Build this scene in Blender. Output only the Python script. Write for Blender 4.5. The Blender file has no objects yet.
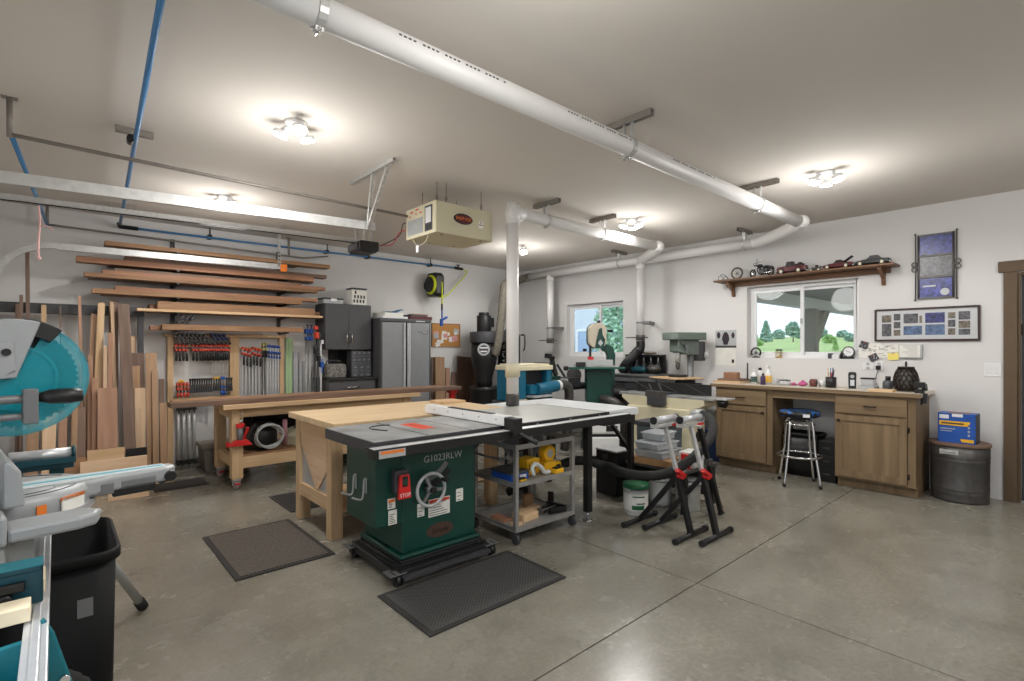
import bpy, bmesh, math, random
from mathutils import Vector, Matrix, Euler
random.seed(7)
SC = bpy.context.scene
COL = SC.collection
PI = math.pi
F = 512.0; H = 1.38; S_, C_ = 0.66436, 0.74740

def P(px, py, X=None, Y=None, z=None):
    """point of the room seen at a pixel of the photograph, at a known wall distance or height"""
    a = (px - 512) / F; b = (348.5 - py) / F
    u = S_ + a * C_; v = C_ - a * S_
    d = X / u if X is not None else (Y / v if Y is not None else (z - H) / b)
    return Vector((u * d, v * d, H + b * d))

# ------------------------------------------------------------------ mesh builder
class MB:
    def __init__(s):
        s.v = []; s.f = []; s.sm = []; s.mi = []; s.m = 0; s.M = Matrix.Identity(4)
    def add(s, vs, fs, smooth=False):
        o = len(s.v)
        s.v += [s.M @ Vector(p) for p in vs]
        for f in fs:
            s.f.append([i + o for i in f]); s.sm.append(smooth); s.mi.append(s.m)
        return s
    def box(s, x0, y0, z0, x1, y1, z1):
        x0, x1 = min(x0, x1), max(x0, x1); y0, y1 = min(y0, y1), max(y0, y1); z0, z1 = min(z0, z1), max(z0, z1)
        return s.add([(x0,y0,z0),(x1,y0,z0),(x1,y1,z0),(x0,y1,z0),(x0,y0,z1),(x1,y0,z1),(x1,y1,z1),(x0,y1,z1)],
              [(0,3,2,1),(4,5,6,7),(0,1,5,4),(1,2,6,5),(2,3,7,6),(3,0,4,7)])
    def cbox(s, cx, cy, cz, sx, sy, sz):
        return s.box(cx-sx/2, cy-sy/2, cz-sz/2, cx+sx/2, cy+sy/2, cz+sz/2)
    def bar(s, p0, p1, w, h, up=(0,0,1)):
        p0 = Vector(p0); p1 = Vector(p1); d = (p1-p0).normalized(); up = Vector(up)
        if abs(d.dot(up)) > .98: up = Vector((0,1,0)) if abs(d.y) < .9 else Vector((1,0,0))
        x = d.cross(up).normalized()*w/2; y = x.normalized().cross(d)*h/2
        vs = [p0-x-y, p0+x-y, p0+x+y, p0-x+y, p1-x-y, p1+x-y, p1+x+y, p1-x+y]
        return s.add(vs, [(0,1,2,3),(7,6,5,4),(4,5,1,0),(5,6,2,1),(6,7,3,2),(7,4,0,3)])
    def ring_frame(s, d):
        d = Vector(d).normalized(); up = Vector((0,0,1)) if abs(d.z) < .9 else Vector((1,0,0))
        x = d.cross(up).normalized(); return x, x.cross(d).normalized()
    def cyl(s, p0, p1, r, r2=None, n=16, caps=True):
        r2 = r if r2 is None else r2
        p0 = Vector(p0); p1 = Vector(p1); x, y = s.ring_frame(p1-p0)
        vs = []
        for p, q in ((p0, r), (p1, r2)):
            vs += [p + (x*math.cos(2*PI*i/n) + y*math.sin(2*PI*i/n))*q for i in range(n)]
        s.add(vs, [(i, i+n, (i+1) % n + n, (i+1) % n) for i in range(n)], True)
        if caps:
            s.add(vs[:n], [list(range(n))]); s.add(vs[n:], [list(range(n))[::-1]])
        return s
    def tube(s, pts, r, n=10, caps=True, closed=False):
        pts = [Vector(p) for p in pts]; m = len(pts); vs = []
        rr = r if isinstance(r, (list, tuple)) else [r]*m
        px = None
        for i, p in enumerate(pts):
            if closed: d = pts[(i+1) % m] - pts[i-1]
            else: d = pts[min(i+1, m-1)] - pts[max(i-1, 0)]
            d.normalize()
            if px is None: x, y = s.ring_frame(d)
            else:
                x = px - d*px.dot(d)
                x = x.normalized() if x.length > 1e-6 else s.ring_frame(d)[0]
                y = x.cross(d).normalized()
            px = x
            vs += [p + (x*math.cos(2*PI*k/n) + y*math.sin(2*PI*k/n))*rr[i] for k in range(n)]
        fs = []
        for i in range(m if closed else m-1):
            j = (i+1) % m
            for k in range(n):
                fs.append((i*n+k, j*n+k, j*n+(k+1) % n, i*n+(k+1) % n))
        s.add(vs, fs, True)
        if caps and not closed:
            s.add(vs[:n], [list(range(n))]); s.add(vs[-n:], [list(range(n))[::-1]])
        return s
    def lathe(s, prof, n=24, o=(0,0,0), axis='z', caps=True):
        vs = []
        for r, z in prof:
            for i in range(n):
                c, q = r*math.cos(2*PI*i/n), r*math.sin(2*PI*i/n)
                p = (c, q, z) if axis == 'z' else ((z, c, q) if axis == 'x' else (q, z, c))
                vs.append(Vector(p) + Vector(o))
        m = len(prof); fs = []
        for j in range(m-1):
            for i in range(n):
                fs.append((j*n+i, j*n+(i+1) % n, (j+1)*n+(i+1) % n, (j+1)*n+i))
        s.add(vs, fs, True)
        if caps:
            if prof[0][0] > 1e-5: s.add(vs[:n], [list(range(n))[::-1]])
            if prof[-1][0] > 1e-5: s.add(vs[-n:], [list(range(n))])
        return s
    def prism(s, poly, t0, t1, axis='z', smooth=False):
        """polygon extruded: axis z -> poly in (x,y); y -> (x,z); x -> (y,z)"""
        n = len(poly)
        def q(p, t): return (p[0], p[1], t) if axis == 'z' else ((p[0], t, p[1]) if axis == 'y' else (t, p[0], p[1]))
        vs = [q(p, t0) for p in poly] + [q(p, t1) for p in poly]
        s.add(vs, [list(range(n))[::-1], [i+n for i in range(n)]])
        s.add(vs, [(i, (i+1) % n, (i+1) % n + n, i+n) for i in range(n)], smooth)
        return s
    def ball(s, c, r, n=12, sc=(1,1,1)):
        m = n//2; vs = []; fs = []
        for j in range(m+1):
            t = PI*j/m
            for i in range(n):
                vs.append((c[0]+r*sc[0]*math.sin(t)*math.cos(2*PI*i/n), c[1]+r*sc[1]*math.sin(t)*math.sin(2*PI*i/n), c[2]-r*sc[2]*math.cos(t)))
        for j in range(m):
            for i in range(n): fs.append((j*n+i, j*n+(i+1) % n, (j+1)*n+(i+1) % n, (j+1)*n+i))
        return s.add(vs, fs, True)
    def torus(s, c, R, r, axis='z', n=24, k=8, a0=0, a1=2*PI):
        full = abs(a1-a0-2*PI) < 1e-6
        pts = []
        for i in range(n + (0 if full else 1)):
            a = a0 + (a1-a0)*i/n; q = (R*math.cos(a), R*math.sin(a))
            p = (q[0], q[1], 0) if axis == 'z' else ((q[0], 0, q[1]) if axis == 'y' else (0, q[0], q[1]))
            pts.append(Vector(p)+Vector(c))
        return s.tube(pts, r, k, closed=full)
    def mesh(s, name, mats):
        me = bpy.data.meshes.new(name)
        me.from_pydata(s.v, [], s.f)
        for m in (mats if isinstance(mats, (list, tuple)) else [mats]): me.materials.append(m)
        me.polygons.foreach_set('use_smooth', s.sm); me.polygons.foreach_set('material_index', s.mi)
        me.update()
        bm = bmesh.new(); bm.from_mesh(me)
        bmesh.ops.remove_doubles(bm, verts=bm.verts, dist=1e-5)
        bmesh.ops.recalc_face_normals(bm, faces=bm.faces)
        bm.to_mesh(me); bm.free()
        return me

def part(name, mb, mat, parent=None, bevel=0, label=None, loc=None, rot=None):
    me = mb.mesh(name, mat) if isinstance(mb, MB) else mb
    o = bpy.data.objects.new(name, me); COL.objects.link(o)
    if parent: o.parent = parent
    if loc is not None: o.location = loc
    if rot is not None: o.rotation_euler = rot
    if bevel:
        b = o.modifiers.new('bevel', 'BEVEL'); b.width = bevel; b.segments = 2; b.limit_method = 'ANGLE'; b.angle_limit = math.radians(50)
    if label: o['label'] = label
    return o
def tag(o, label, cat, group=None, kind=None):
    o['label'] = label; o['category'] = cat
    if group: o['group'] = group
    if kind: o['kind'] = kind
    return o
def thing(name, label, cat, loc=(0,0,0), rz=0, group=None):
    o = bpy.data.objects.new(name, None); COL.objects.link(o)
    o.empty_display_size = .05
    o.location = loc; o.rotation_euler = (0, 0, rz)
    return tag(o, label, cat, group)
def solo(name, mb, mat, label, cat, loc=(0,0,0), rz=0, group=None, bevel=0, rot=None):
    return tag(part(name, mb, mat, None, bevel, None, loc, rot if rot is not None else (0,0,rz)), label, cat, group)
def struct(name, mb, mat, bevel=0, parent=None):
    o = part(name, mb, mat, parent, bevel); o['kind'] = 'structure'; return o
def dup(root, label, loc=None, rot=None, group=None):
    r = root.copy(); COL.objects.link(r); r['label'] = label
    if loc is not None: r.location = loc
    if rot is not None: r.rotation_euler = rot
    if group: r['group'] = group
    for ch in list(root.children):
        c = ch.copy(); COL.objects.link(c); c.parent = r
        for g in list(ch.children):
            d = g.copy(); COL.objects.link(d); d.parent = c
    return r
def text(s, size, mat, parent, loc, rot, name='lettering', ext=.0006, align='CENTER', sx=1.0):
    cu = bpy.data.curves.new('t', 'FONT'); cu.body = s; cu.size = size; cu.extrude = ext; cu.align_x = align; cu.align_y = 'CENTER'
    cu.resolution_u = 2
    tmp = bpy.data.objects.new('t', cu); COL.objects.link(tmp)
    bpy.context.view_layer.update()
    me = bpy.data.meshes.new_from_object(tmp.evaluated_get(bpy.context.evaluated_depsgraph_get()))
    bpy.data.objects.remove(tmp); bpy.data.curves.remove(cu)
    me.materials.clear(); me.materials.append(mat)
    o = bpy.data.objects.new(name, me); COL.objects.link(o)
    o.parent = parent; o.location = loc; o.rotation_euler = rot; o.scale = (sx, 1, 1)
    return o

# ------------------------------------------------------------------ materials
def srgb(r, g=None, b=None):
    if g is None: g = b = r
    f = lambda c: (c/255/12.92) if c <= 10 else ((c/255+.055)/1.055)**2.4
    return (f(r), f(g), f(b), 1)
def mat(name, col, rough=.5, metal=0, var=.0, scale=8, bump=0, bscale=120, spec=.5, emit=None, es=1, alpha=1, trans=0, rvar=0):
    m = bpy.data.materials.new(name); m.use_nodes = True
    nt = m.node_tree; b = nt.nodes['Principled BSDF']
    b.inputs['Base Color'].default_value = col; b.inputs['Roughness'].default_value = rough
    b.inputs['Metallic'].default_value = metal; b.inputs['Specular IOR Level'].default_value = spec
    if trans: b.inputs['Transmission Weight'].default_value = trans
    if alpha < 1: b.inputs['Alpha'].default_value = alpha
    if emit: b.inputs['Emission Color'].default_value = emit; b.inputs['Emission Strength'].default_value = es
    tc = nt.nodes.new('ShaderNodeTexCoord')
    if var or rvar:
        n = nt.nodes.new('ShaderNodeTexNoise'); n.inputs['Scale'].default_value = scale; n.inputs['Detail'].default_value = 5
        nt.links.new(tc.outputs['Object'], n.inputs['Vector'])
        r = nt.nodes.new('ShaderNodeValToRGB'); e = r.color_ramp.elements
        e[0].position = .3; e[1].position = .7
        e[0].color = [c*(1-var) for c in col[:3]]+[1]; e[1].color = [min(1, c*(1+var)) for c in col[:3]]+[1]
        nt.links.new(n.outputs['Fac'], r.inputs['Fac'])
        if rvar:
            oi = nt.nodes.new('ShaderNodeObjectInfo'); mr = nt.nodes.new('ShaderNodeMapRange')
            mr.inputs['To Min'].default_value = 1-rvar; mr.inputs['To Max'].default_value = 1+rvar
            hs = nt.nodes.new('ShaderNodeHueSaturation')
            nt.links.new(oi.outputs['Random'], mr.inputs['Value']); nt.links.new(mr.outputs['Result'], hs.inputs['Value'])
            nt.links.new(r.outputs['Color'], hs.inputs['Color']); nt.links.new(hs.outputs['Color'], b.inputs['Base Color'])
        else: nt.links.new(r.outputs['Color'], b.inputs['Base Color'])
    if bump:
        n2 = nt.nodes.new('ShaderNodeTexNoise'); n2.inputs['Scale'].default_value = bscale; n2.inputs['Detail'].default_value = 3
        nt.links.new(tc.outputs['Object'], n2.inputs['Vector'])
        bp = nt.nodes.new('ShaderNodeBump'); bp.inputs['Strength'].default_value = bump; bp.inputs['Distance'].default_value = .01
        nt.links.new(n2.outputs['Fac'], bp.inputs['Height']); nt.links.new(bp.outputs['Normal'], b.inputs['Normal'])
    return m
def wood(name, c1, c2, axis='x', rough=.55, k=1.0, rvar=.15):
    m = bpy.data.materials.new(name); m.use_nodes = True
    nt = m.node_tree; b = nt.nodes['Principled BSDF']; b.inputs['Roughness'].default_value = rough; b.inputs['Specular IOR Level'].default_value = .3
    tc = nt.nodes.new('ShaderNodeTexCoord'); mp = nt.nodes.new('ShaderNodeMapping')
    sc = [22*k]*3; sc['xyz'.index(axis)] = 1.6*k; mp.inputs['Scale'].default_value = sc
    n = nt.nodes.new('ShaderNodeTexNoise'); n.inputs['Scale'].default_value = 1.0; n.inputs['Detail'].default_value = 6; n.inputs['Distortion'].default_value = .6
    oi = nt.nodes.new('ShaderNodeObjectInfo')
    ad = nt.nodes.new('ShaderNodeVectorMath'); ad.operation = 'ADD'
    cm = nt.nodes.new('ShaderNodeVectorMath'); cm.operation = 'SCALE'; cm.inputs['Scale'].default_value = 50
    nt.links.new(tc.outputs['Object'], mp.inputs['Vector'])
    cx = nt.nodes.new('ShaderNodeCombineXYZ')
    for i in range(3): nt.links.new(oi.outputs['Random'], cx.inputs[i])
    nt.links.new(cx.outputs['Vector'], cm.inputs[0]); nt.links.new(mp.outputs['Vector'], ad.inputs[0]); nt.links.new(cm.outputs['Vector'], ad.inputs[1])
    nt.links.new(ad.outputs['Vector'], n.inputs['Vector'])
    r = nt.nodes.new('ShaderNodeValToRGB'); e = r.color_ramp.elements; e[0].position = .32; e[1].position = .68
    e[0].color = c1; e[1].color = c2
    nt.links.new(n.outputs['Fac'], r.inputs['Fac'])
    mr = nt.nodes.new('ShaderNodeMapRange'); mr.inputs['To Min'].default_value = 1-rvar; mr.inputs['To Max'].default_value = 1+rvar
    hs = nt.nodes.new('ShaderNodeHueSaturation')
    nt.links.new(oi.outputs['Random'], mr.inputs['Value']); nt.links.new(mr.outputs['Result'], hs.inputs['Value'])
    nt.links.new(r.outputs['Color'], hs.inputs['Color']); nt.links.new(hs.outputs['Color'], b.inputs['Base Color'])
    return m

M = {}
M['wall'] = mat('painted_wall', srgb(214,212,210), .75, var=.02, scale=1.2, bump=.05, bscale=90, spec=.25)
M['ceiling'] = mat('painted_ceiling', srgb(206,200,192), .8, var=.02, scale=1, bump=.05, bscale=90, spec=.2)
M['white'] = mat('white_plastic', srgb(226,226,226), .35, var=.02, scale=3)
M['pvc'] = mat('pvc_white', srgb(222,220,218), .4, var=.02, scale=4)
M['white_lam'] = mat('white_laminate', srgb(214,216,217), .35, var=.03, scale=3)
M['black'] = mat('black_metal', srgb(24,24,25), .45, var=.2, scale=20)
M['blackpl'] = mat('black_plastic', srgb(20,20,21), .4, var=.15, scale=10)
M['rubber'] = mat('black_rubber', srgb(26,26,26), .8, var=.2, scale=40)
M['dgrey'] = mat('dark_grey_metal', srgb(62,62,65), .5, var=.1, scale=12)
M['grey'] = mat('grey_metal', srgb(118,119,120), .45, .3, var=.1, scale=14)
M['lgrey'] = mat('light_grey_casting', srgb(176,178,178), .45, .2, var=.06, scale=12)
M['alu'] = mat('aluminium', srgb(206,208,211), .34, .5, var=.06, scale=18)
M['chrome'] = mat('chrome', srgb(220,220,222), .12, 1)
M['galv'] = mat('galvanised_steel', srgb(190,190,188), .42, .4, var=.1, scale=25)
M['strut'] = mat('strut_steel', srgb(138,132,124), .5, .2, var=.1, scale=20)
M['steel'] = mat('dark_steel', srgb(92,90,88), .45, .6, var=.15, scale=20)
M['castiron'] = mat('cast_iron_top', srgb(158,159,158), .28, .2, var=.35, scale=5)
M['green'] = mat('dark_green_enamel', srgb(10,62,52), .38, var=.1, scale=5)
M['teal'] = mat('teal_plastic', srgb(20,112,124), .38, var=.06, scale=6)
M['tealdk'] = mat('dark_teal_plastic', srgb(12,66,78), .4, var=.06, scale=6)
M['blue'] = mat('blue_plastic', srgb(32,84,170), .4, var=.1, scale=10)
M['bluepipe'] = mat('blue_air_pipe', srgb(66,126,178), .4, var=.04, scale=10)
M['bluedk'] = mat('dark_blue_paint', srgb(26,62,120), .45, var=.1, scale=10)
M['red'] = mat('red_plastic', srgb(204,34,34), .4, var=.1, scale=10)
M['redor'] = mat('red_orange_clamp', srgb(200,62,40), .45, var=.12, scale=20)
M['orange'] = mat('orange_paint', srgb(224,120,40), .5, var=.1)
M['yellow'] = mat('yellow_plastic', srgb(238,182,30), .4, var=.06, scale=8)
M['yelgrn'] = mat('yellow_green_hose', srgb(204,214,40), .5)
M['cream'] = mat('cream_enamel', srgb(216,208,178), .4, var=.05, scale=5)
M['tan'] = mat('tan_paint', srgb(196,188,160), .5, var=.04, scale=4)
M['paper'] = mat('paper', srgb(228,226,218), .8, var=.05, scale=10)
M['card'] = mat('cardboard', srgb(168,128,88), .85, var=.08, scale=10)
M['cork'] = mat('cork', srgb(184,132,74), .9, var=.25, scale=90)
M['fabric'] = mat('grey_brown_hose_fabric', srgb(104,99,88), .9, var=.25, scale=30, bump=.3, bscale=60)
M['charcoal'] = mat('charcoal_cabinet', srgb(72,72,75), .5, var=.05, scale=6)
M['silverdoor'] = mat('silver_grey_door', srgb(138,140,143), .45, .25, var=.05, scale=8)
M['trim'] = mat('brown_painted_trim', srgb(92,73,52), .6, var=.08, scale=10)
M['bucketwhite'] = mat('bucket_white', srgb(206,208,204), .5, var=.04, scale=6)
M['brass'] = mat('brass', srgb(190,150,80), .3, .9)
M['bronze'] = mat('dark_bronze', srgb(46,36,30), .45, .5)
M['maroon'] = mat('maroon_enamel', srgb(84,16,26), .3, var=.05)
M['saw'] = mat('saw_grey_casting', srgb(158,161,162), .45, .15, var=.06, scale=10)
M['binblack'] = mat('matte_black_plastic', srgb(11,11,12), .6, spec=.25)
M['clear'] = mat('clear_plastic', srgb(200,204,206), .25, alpha=.55)
M['guard'] = mat('translucent_teal_guard', srgb(38,172,188), .2, alpha=.38)
M['glass'] = None
def glass():
    m = bpy.data.materials.new('window_glass'); m.use_nodes = True; nt = m.node_tree
    for n in list(nt.nodes): nt.nodes.remove(n)
    o = nt.nodes.new('ShaderNodeOutputMaterial'); mx = nt.nodes.new('ShaderNodeMixShader')
    t = nt.nodes.new('ShaderNodeBsdfTransparent'); g = nt.nodes.new('ShaderNodeBsdfGlossy'); g.inputs['Roughness'].default_value = .02
    t.inputs['Color'].default_value = (.93, .96, .95, 1)
    fr = nt.nodes.new('ShaderNodeFresnel'); fr.inputs['IOR'].default_value = 1.4
    nt.links.new(fr.outputs[0], mx.inputs[0]); nt.links.new(t.outputs[0], mx.inputs[1]); nt.links.new(g.outputs[0], mx.inputs[2])
    nt.links.new(mx.outputs[0], o.inputs[0]); return m
M['glass'] = glass()
M['picture_glass'] = glass(); M['picture_glass'].name = 'picture_glass'; M['picture_glass'].node_tree.nodes['Transparent BSDF'].inputs['Color'].default_value = (1,1,1,1)
# woods: a = along local x, z = along local z, y = along local y
PINE = (srgb(192,158,118), srgb(216,186,148))
OAK = (srgb(132,98,70), srgb(164,127,95))
WALN = (srgb(106,84,70), srgb(136,110,94))
MAPLE = (srgb(202,168,134), srgb(222,192,160))
CHERRY = (srgb(138,97,72), srgb(168,124,97))
CAB = (srgb(114,94,70), srgb(134,113,86))
for nm, (a, b) in dict(pine=PINE, oak=OAK, walnut=WALN, maple=MAPLE, cherry=CHERRY, cab=CAB).items():
    for ax in 'xyz': M[nm+'_'+ax] = wood(nm+'_wood_'+ax, a, b, ax, k=.8, rvar=.10 if nm in ('cab','pine') else .2)
M['benchtop'] = wood('bench_top_plywood', srgb(206,178,138), srgb(224,198,162), 'x', .5, k=.7, rvar=0)
M['darkshelf'] = wood('dark_stained_shelf', srgb(96,68,48), srgb(124,90,64), 'y', .45, rvar=0)

def concrete():
    m = bpy.data.materials.new('polished_concrete'); m.use_nodes = True; nt = m.node_tree; b = nt.nodes['Principled BSDF']
    tc = nt.nodes.new('ShaderNodeTexCoord')
    def noise(sc, det, dist=0):
        n = nt.nodes.new('ShaderNodeTexNoise'); n.inputs['Scale'].default_value = sc; n.inputs['Detail'].default_value = det; n.inputs['Distortion'].default_value = dist
        n.inputs['Roughness'].default_value = .65
        nt.links.new(tc.outputs['Object'], n.inputs['Vector']); return n
    def ramp(n, p0, c0, p1, c1):
        r = nt.nodes.new('ShaderNodeValToRGB'); e = r.color_ramp.elements; e[0].position = p0; e[1].position = p1; e[0].color = c0; e[1].color = c1
        nt.links.new(n.outputs['Fac'], r.inputs['Fac']); return r
    def mix(a, bb, fac, mode='MULTIPLY'):
        x = nt.nodes.new('ShaderNodeMix'); x.data_type = 'RGBA'; x.blend_type = mode; x.inputs[0].default_value = fac
        nt.links.new(a.outputs[0], x.inputs[6]); nt.links.new(bb.outputs[0], x.inputs[7])
        class O: outputs = [x.outputs[2]]
        return O
    r1 = ramp(noise(1.1, 9, .3), .3, srgb(122,118,108), .72, srgb(156,152,141))
    r2 = ramp(noise(4.5, 10, .4), .32, (.80,.79,.76,1), .7, (1.04,1.04,1.04,1))
    r3 = ramp(noise(38, 8), .32, (.74,.73,.70,1), .66, (1.06,1.06,1.06,1))
    c = mix(mix(r1, r2, .8), r3, .8)
    nt.links.new(c.outputs[0], b.inputs['Base Color'])
    rr = ramp(noise(3, 6), .3, (.14,)*3+(1,), .7, (.34,)*3+(1,))
    nt.links.new(rr.outputs[0], b.inputs['Roughness']); b.inputs['Specular IOR Level'].default_value = .5
    bp = nt.nodes.new('ShaderNodeBump'); bp.inputs['Strength'].default_value = .04; bp.inputs['Distance'].default_value = .01
    nt.links.new(noise(60, 4).outputs['Fac'], bp.inputs['Height']); nt.links.new(bp.outputs['Normal'], b.inputs['Normal'])
    return m
M['concrete'] = concrete()
def lattice_mat(name, c0, c1, sc, mort=.12):
    m = bpy.data.materials.new(name); m.use_nodes = True; nt = m.node_tree; b = nt.nodes['Principled BSDF']; b.inputs['Roughness'].default_value = .85
    tc = nt.nodes.new('ShaderNodeTexCoord'); br = nt.nodes.new('ShaderNodeTexBrick')
    br.inputs['Color1'].default_value = c0; br.inputs['Color2'].default_value = [c*.8 for c in c0[:3]]+[1]; br.inputs['Mortar'].default_value = c1
    br.inputs['Scale'].default_value = sc; br.inputs['Mortar Size'].default_value = mort*.1; br.offset = .5
    br.inputs['Brick Width'].default_value = .5; br.inputs['Row Height'].default_value = .25
    nt.links.new(tc.outputs['Object'], br.inputs['Vector']); nt.links.new(br.outputs['Color'], b.inputs['Base Color'])
    n = nt.nodes.new('ShaderNodeBump'); n.inputs['Strength'].default_value = .5; n.inputs['Distance'].default_value = .01
    nt.links.new(br.outputs['Fac'], n.inputs['Height']); nt.links.new(n.outputs['Normal'], b.inputs['Normal']); return m
M['mat_tex'] = lattice_mat('ribbed_mat', srgb(46,42,39), srgb(128,118,108), 20, .35)
M['mat_tex2'] = lattice_mat('waffle_mat', srgb(36,35,35), srgb(104,102,100), 22, .35)
M['mat_edge'] = mat('mat_edge_rubber', srgb(44,42,40), .8, var=.1, scale=30)

# ------------------------------------------------------------------ camera
cd = bpy.data.cameras.new('camera'); cam = bpy.data.objects.new('camera', cd); COL.objects.link(cam)
cam.location = (0, 0, H); cam.rotation_euler = (PI/2, 0, -math.atan2(S_, C_))
cd.sensor_width = 36; cd.lens = 18.0; cd.shift_y = 8.0/1024; cd.clip_start = .05; cd.clip_end = 500
SC.camera = cam
SC.view_settings.view_transform = 'Standard'; SC.view_settings.look = 'None'
SC.view_settings.gamma = 1; SC.view_settings.use_curve_mapping = False
SC.view_settings.exposure = 0.12
SC.cycles.use_denoising = True
SC.cycles.max_bounces = 6; SC.cycles.diffuse_bounces = 4; SC.cycles.transparent_max_bounces = 12
SC.cycles.sample_clamp_indirect = 6
# ------------------------------------------------------------------ room shell
XW, YW, ZC, XL, YF = 6.44, 6.96, 2.80, -.58, -3.4
# floor slabs with saw-cut joints (a real groove between the slabs)
JY, JX = 1.06, 2.90     # control joints run along x and y
fl = MB(); g = .004
j1a = P(811.7, 510.7, z=0); j1b = P(554.2, 676, z=0)
JY = (j1a.y + j1b.y)/2; JX = P(820, 628, z=0).x
for (x0, x1) in ((XL-.1, JX-g), (JX+g, XW+.1)):
    for (y0, y1) in ((YF-.1, JY-g), (JY+g, YW+.1)):
        fl.box(x0, y0, -.12, x1, y1, 0)
fl.box(XL-.1, YF-.1, -.2, XW+.1, YW+.1, -.012)
struct('floor', fl, M['concrete'])
struct('ceiling', MB().box(XL-.1, YF-.1, ZC, XW+.2, YW+.1, ZC+.15), M['ceiling'])
struct('wall_back', MB().box(XL-.1, YW, 0, XW+.16, YW+.15, ZC), M['wall'])
# right wall with two window openings and a door opening
W1 = (1.64, 2.83, 1.265, 2.14); W2 = (4.70, 5.85, 1.25, 2.11); DR = (-.52, .42, 0, 2.06)
def wall_with_holes(holes, y0, y1):
    mb = MB(); ys = sorted(set([y0, y1] + [h[0] for h in holes] + [h[1] for h in holes]))
    for a, b in zip(ys, ys[1:]):
        hs = [h for h in holes if h[0] <= a and h[1] >= b]
        zs = 0
        for h in sorted(hs, key=lambda q: q[2]):
            if h[2] > zs: mb.box(XW, a, zs, XW+.16, b, h[2])
            zs = h[3]
        mb.box(XW, a, zs, XW+.16, b, ZC)
    return mb
struct('wall_right', wall_with_holes([W1, W2, DR], YF, YW), M['wall'])
# wall with the garage doors on the left (outside the frame): one bay added open to let in daylight
lw = MB()
lw.box(XL-.15, 1.15, 0, XL, 3.85, ZC); lw.box(XL-.15, 6.45, 0, XL, YW, ZC)
lw.box(XL-.15, 3.85, 2.2, XL, 6.45, ZC); lw.box(XL-.15, -1.6, 2.2, XL, 1.15, ZC); lw.box(XL-.15, YF, 0, XL, -1.6, ZC)
struct('wall_left', lw, M['wall'])
gd = MB()
for k in range(4):
    gd.box(XL-.12, 3.86, .01+k*.547, XL-.075, 6.44, .545+k*.547)
    for q in range(4): gd.box(XL-.075, 3.98+q*.63, .09+k*.547, XL-.068, 4.46+q*.63, .46+k*.547)
struct('door_2', gd, M['white'], .004)
fw = MB(); fw.box(XL-.15, YF-.15, 0, XW+.16, YF, ZC)
struct('wall_front', fw, M['wall'])
struct('baseboard_back', MB().box(4.2, YW-.012, 0, XW, YW, .09), M['wall'])

def slider(n, w, mid):
    y0, y1, z0, z1 = w; xo = XW+.085
    fr = MB(); t = .04
    fr.box(xo, y0, z0, xo+.07, y0+t, z1); fr.box(xo, y1-t, z0, xo+.07, y1, z1)
    fr.box(xo, y0+t, z0, xo+.07, y1-t, z0+t); fr.box(xo, y0+t, z1-t, xo+.07, y1-t, z1)
    root = struct('window_%d' % n, fr, M['white'], .004)
    for k, (a, b, dx) in enumerate(((y0+t, mid+.025, .036), (mid-.025, y1-t, .006))):
        s = MB(); q = .036; X0 = xo+dx
        s.box(X0, a, z0+t, X0+.028, a+q, z1-t); s.box(X0, b-q, z0+t, X0+.028, b, z1-t)
        s.box(X0, a+q, z0+t, X0+.028, b-q, z0+t+q); s.box(X0, a+q, z1-t-q, X0+.028, b-q, z1-t)
        sash = part('sash', s, M['white'], root, .003)
        part('pane', MB().box(X0+.012, a+q, z0+t+q, X0+.016, b-q, z1-t-q), M['glass'], sash)
    part('latch', MB().box(xo-.008, mid-.012, (z0+z1)/2-.03, xo+.008, mid+.012, (z0+z1)/2+.03), M['lgrey'], root, .003)
    return root
slider(1, W1, 2.235); slider(2, W2, 5.22)
# entrance door and its brown casing at the right edge of the frame
tr = MB(); tr.box(XW-.022, .42, 0, XW, .51, 2.07); tr.box(XW-.030, -.66, 2.07, XW, .545, 2.17); tr.box(XW-.022, -.61, 0, XW, -.52, 2.07)
tr.box(XW, .40, 0, XW+.16, .42, 2.06); tr.box(XW, -.52, 0, XW+.16, -.50, 2.06); tr.box(XW, -.5, 2.04, XW+.16, .40, 2.06)
struct('trim_1', tr, M['trim'], .002)
dr = MB(); dr.box(XW+.05, -.495, .01, XW+.09, .395, 2.035)
for z0, z1 in ((.2, .9), (1.1, 1.9)):
    for y0, y1 in ((-.38, -.1), (.0, .28)): dr.box(XW+.043, y0, z0, XW+.05, y1, z1)
d = struct('door_1', dr, M['dgrey'], .003)
part('door_handle', MB().cyl((XW+.05, -.42, 1), (XW+.0, -.42, 1), .012).ball((XW-.01, -.42, 1), .028), M['bronze'], d)
part('hinge', MB().box(XW+.02, .385, 1.5, XW+.05, .4, 1.6), M['bronze'], d)
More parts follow.
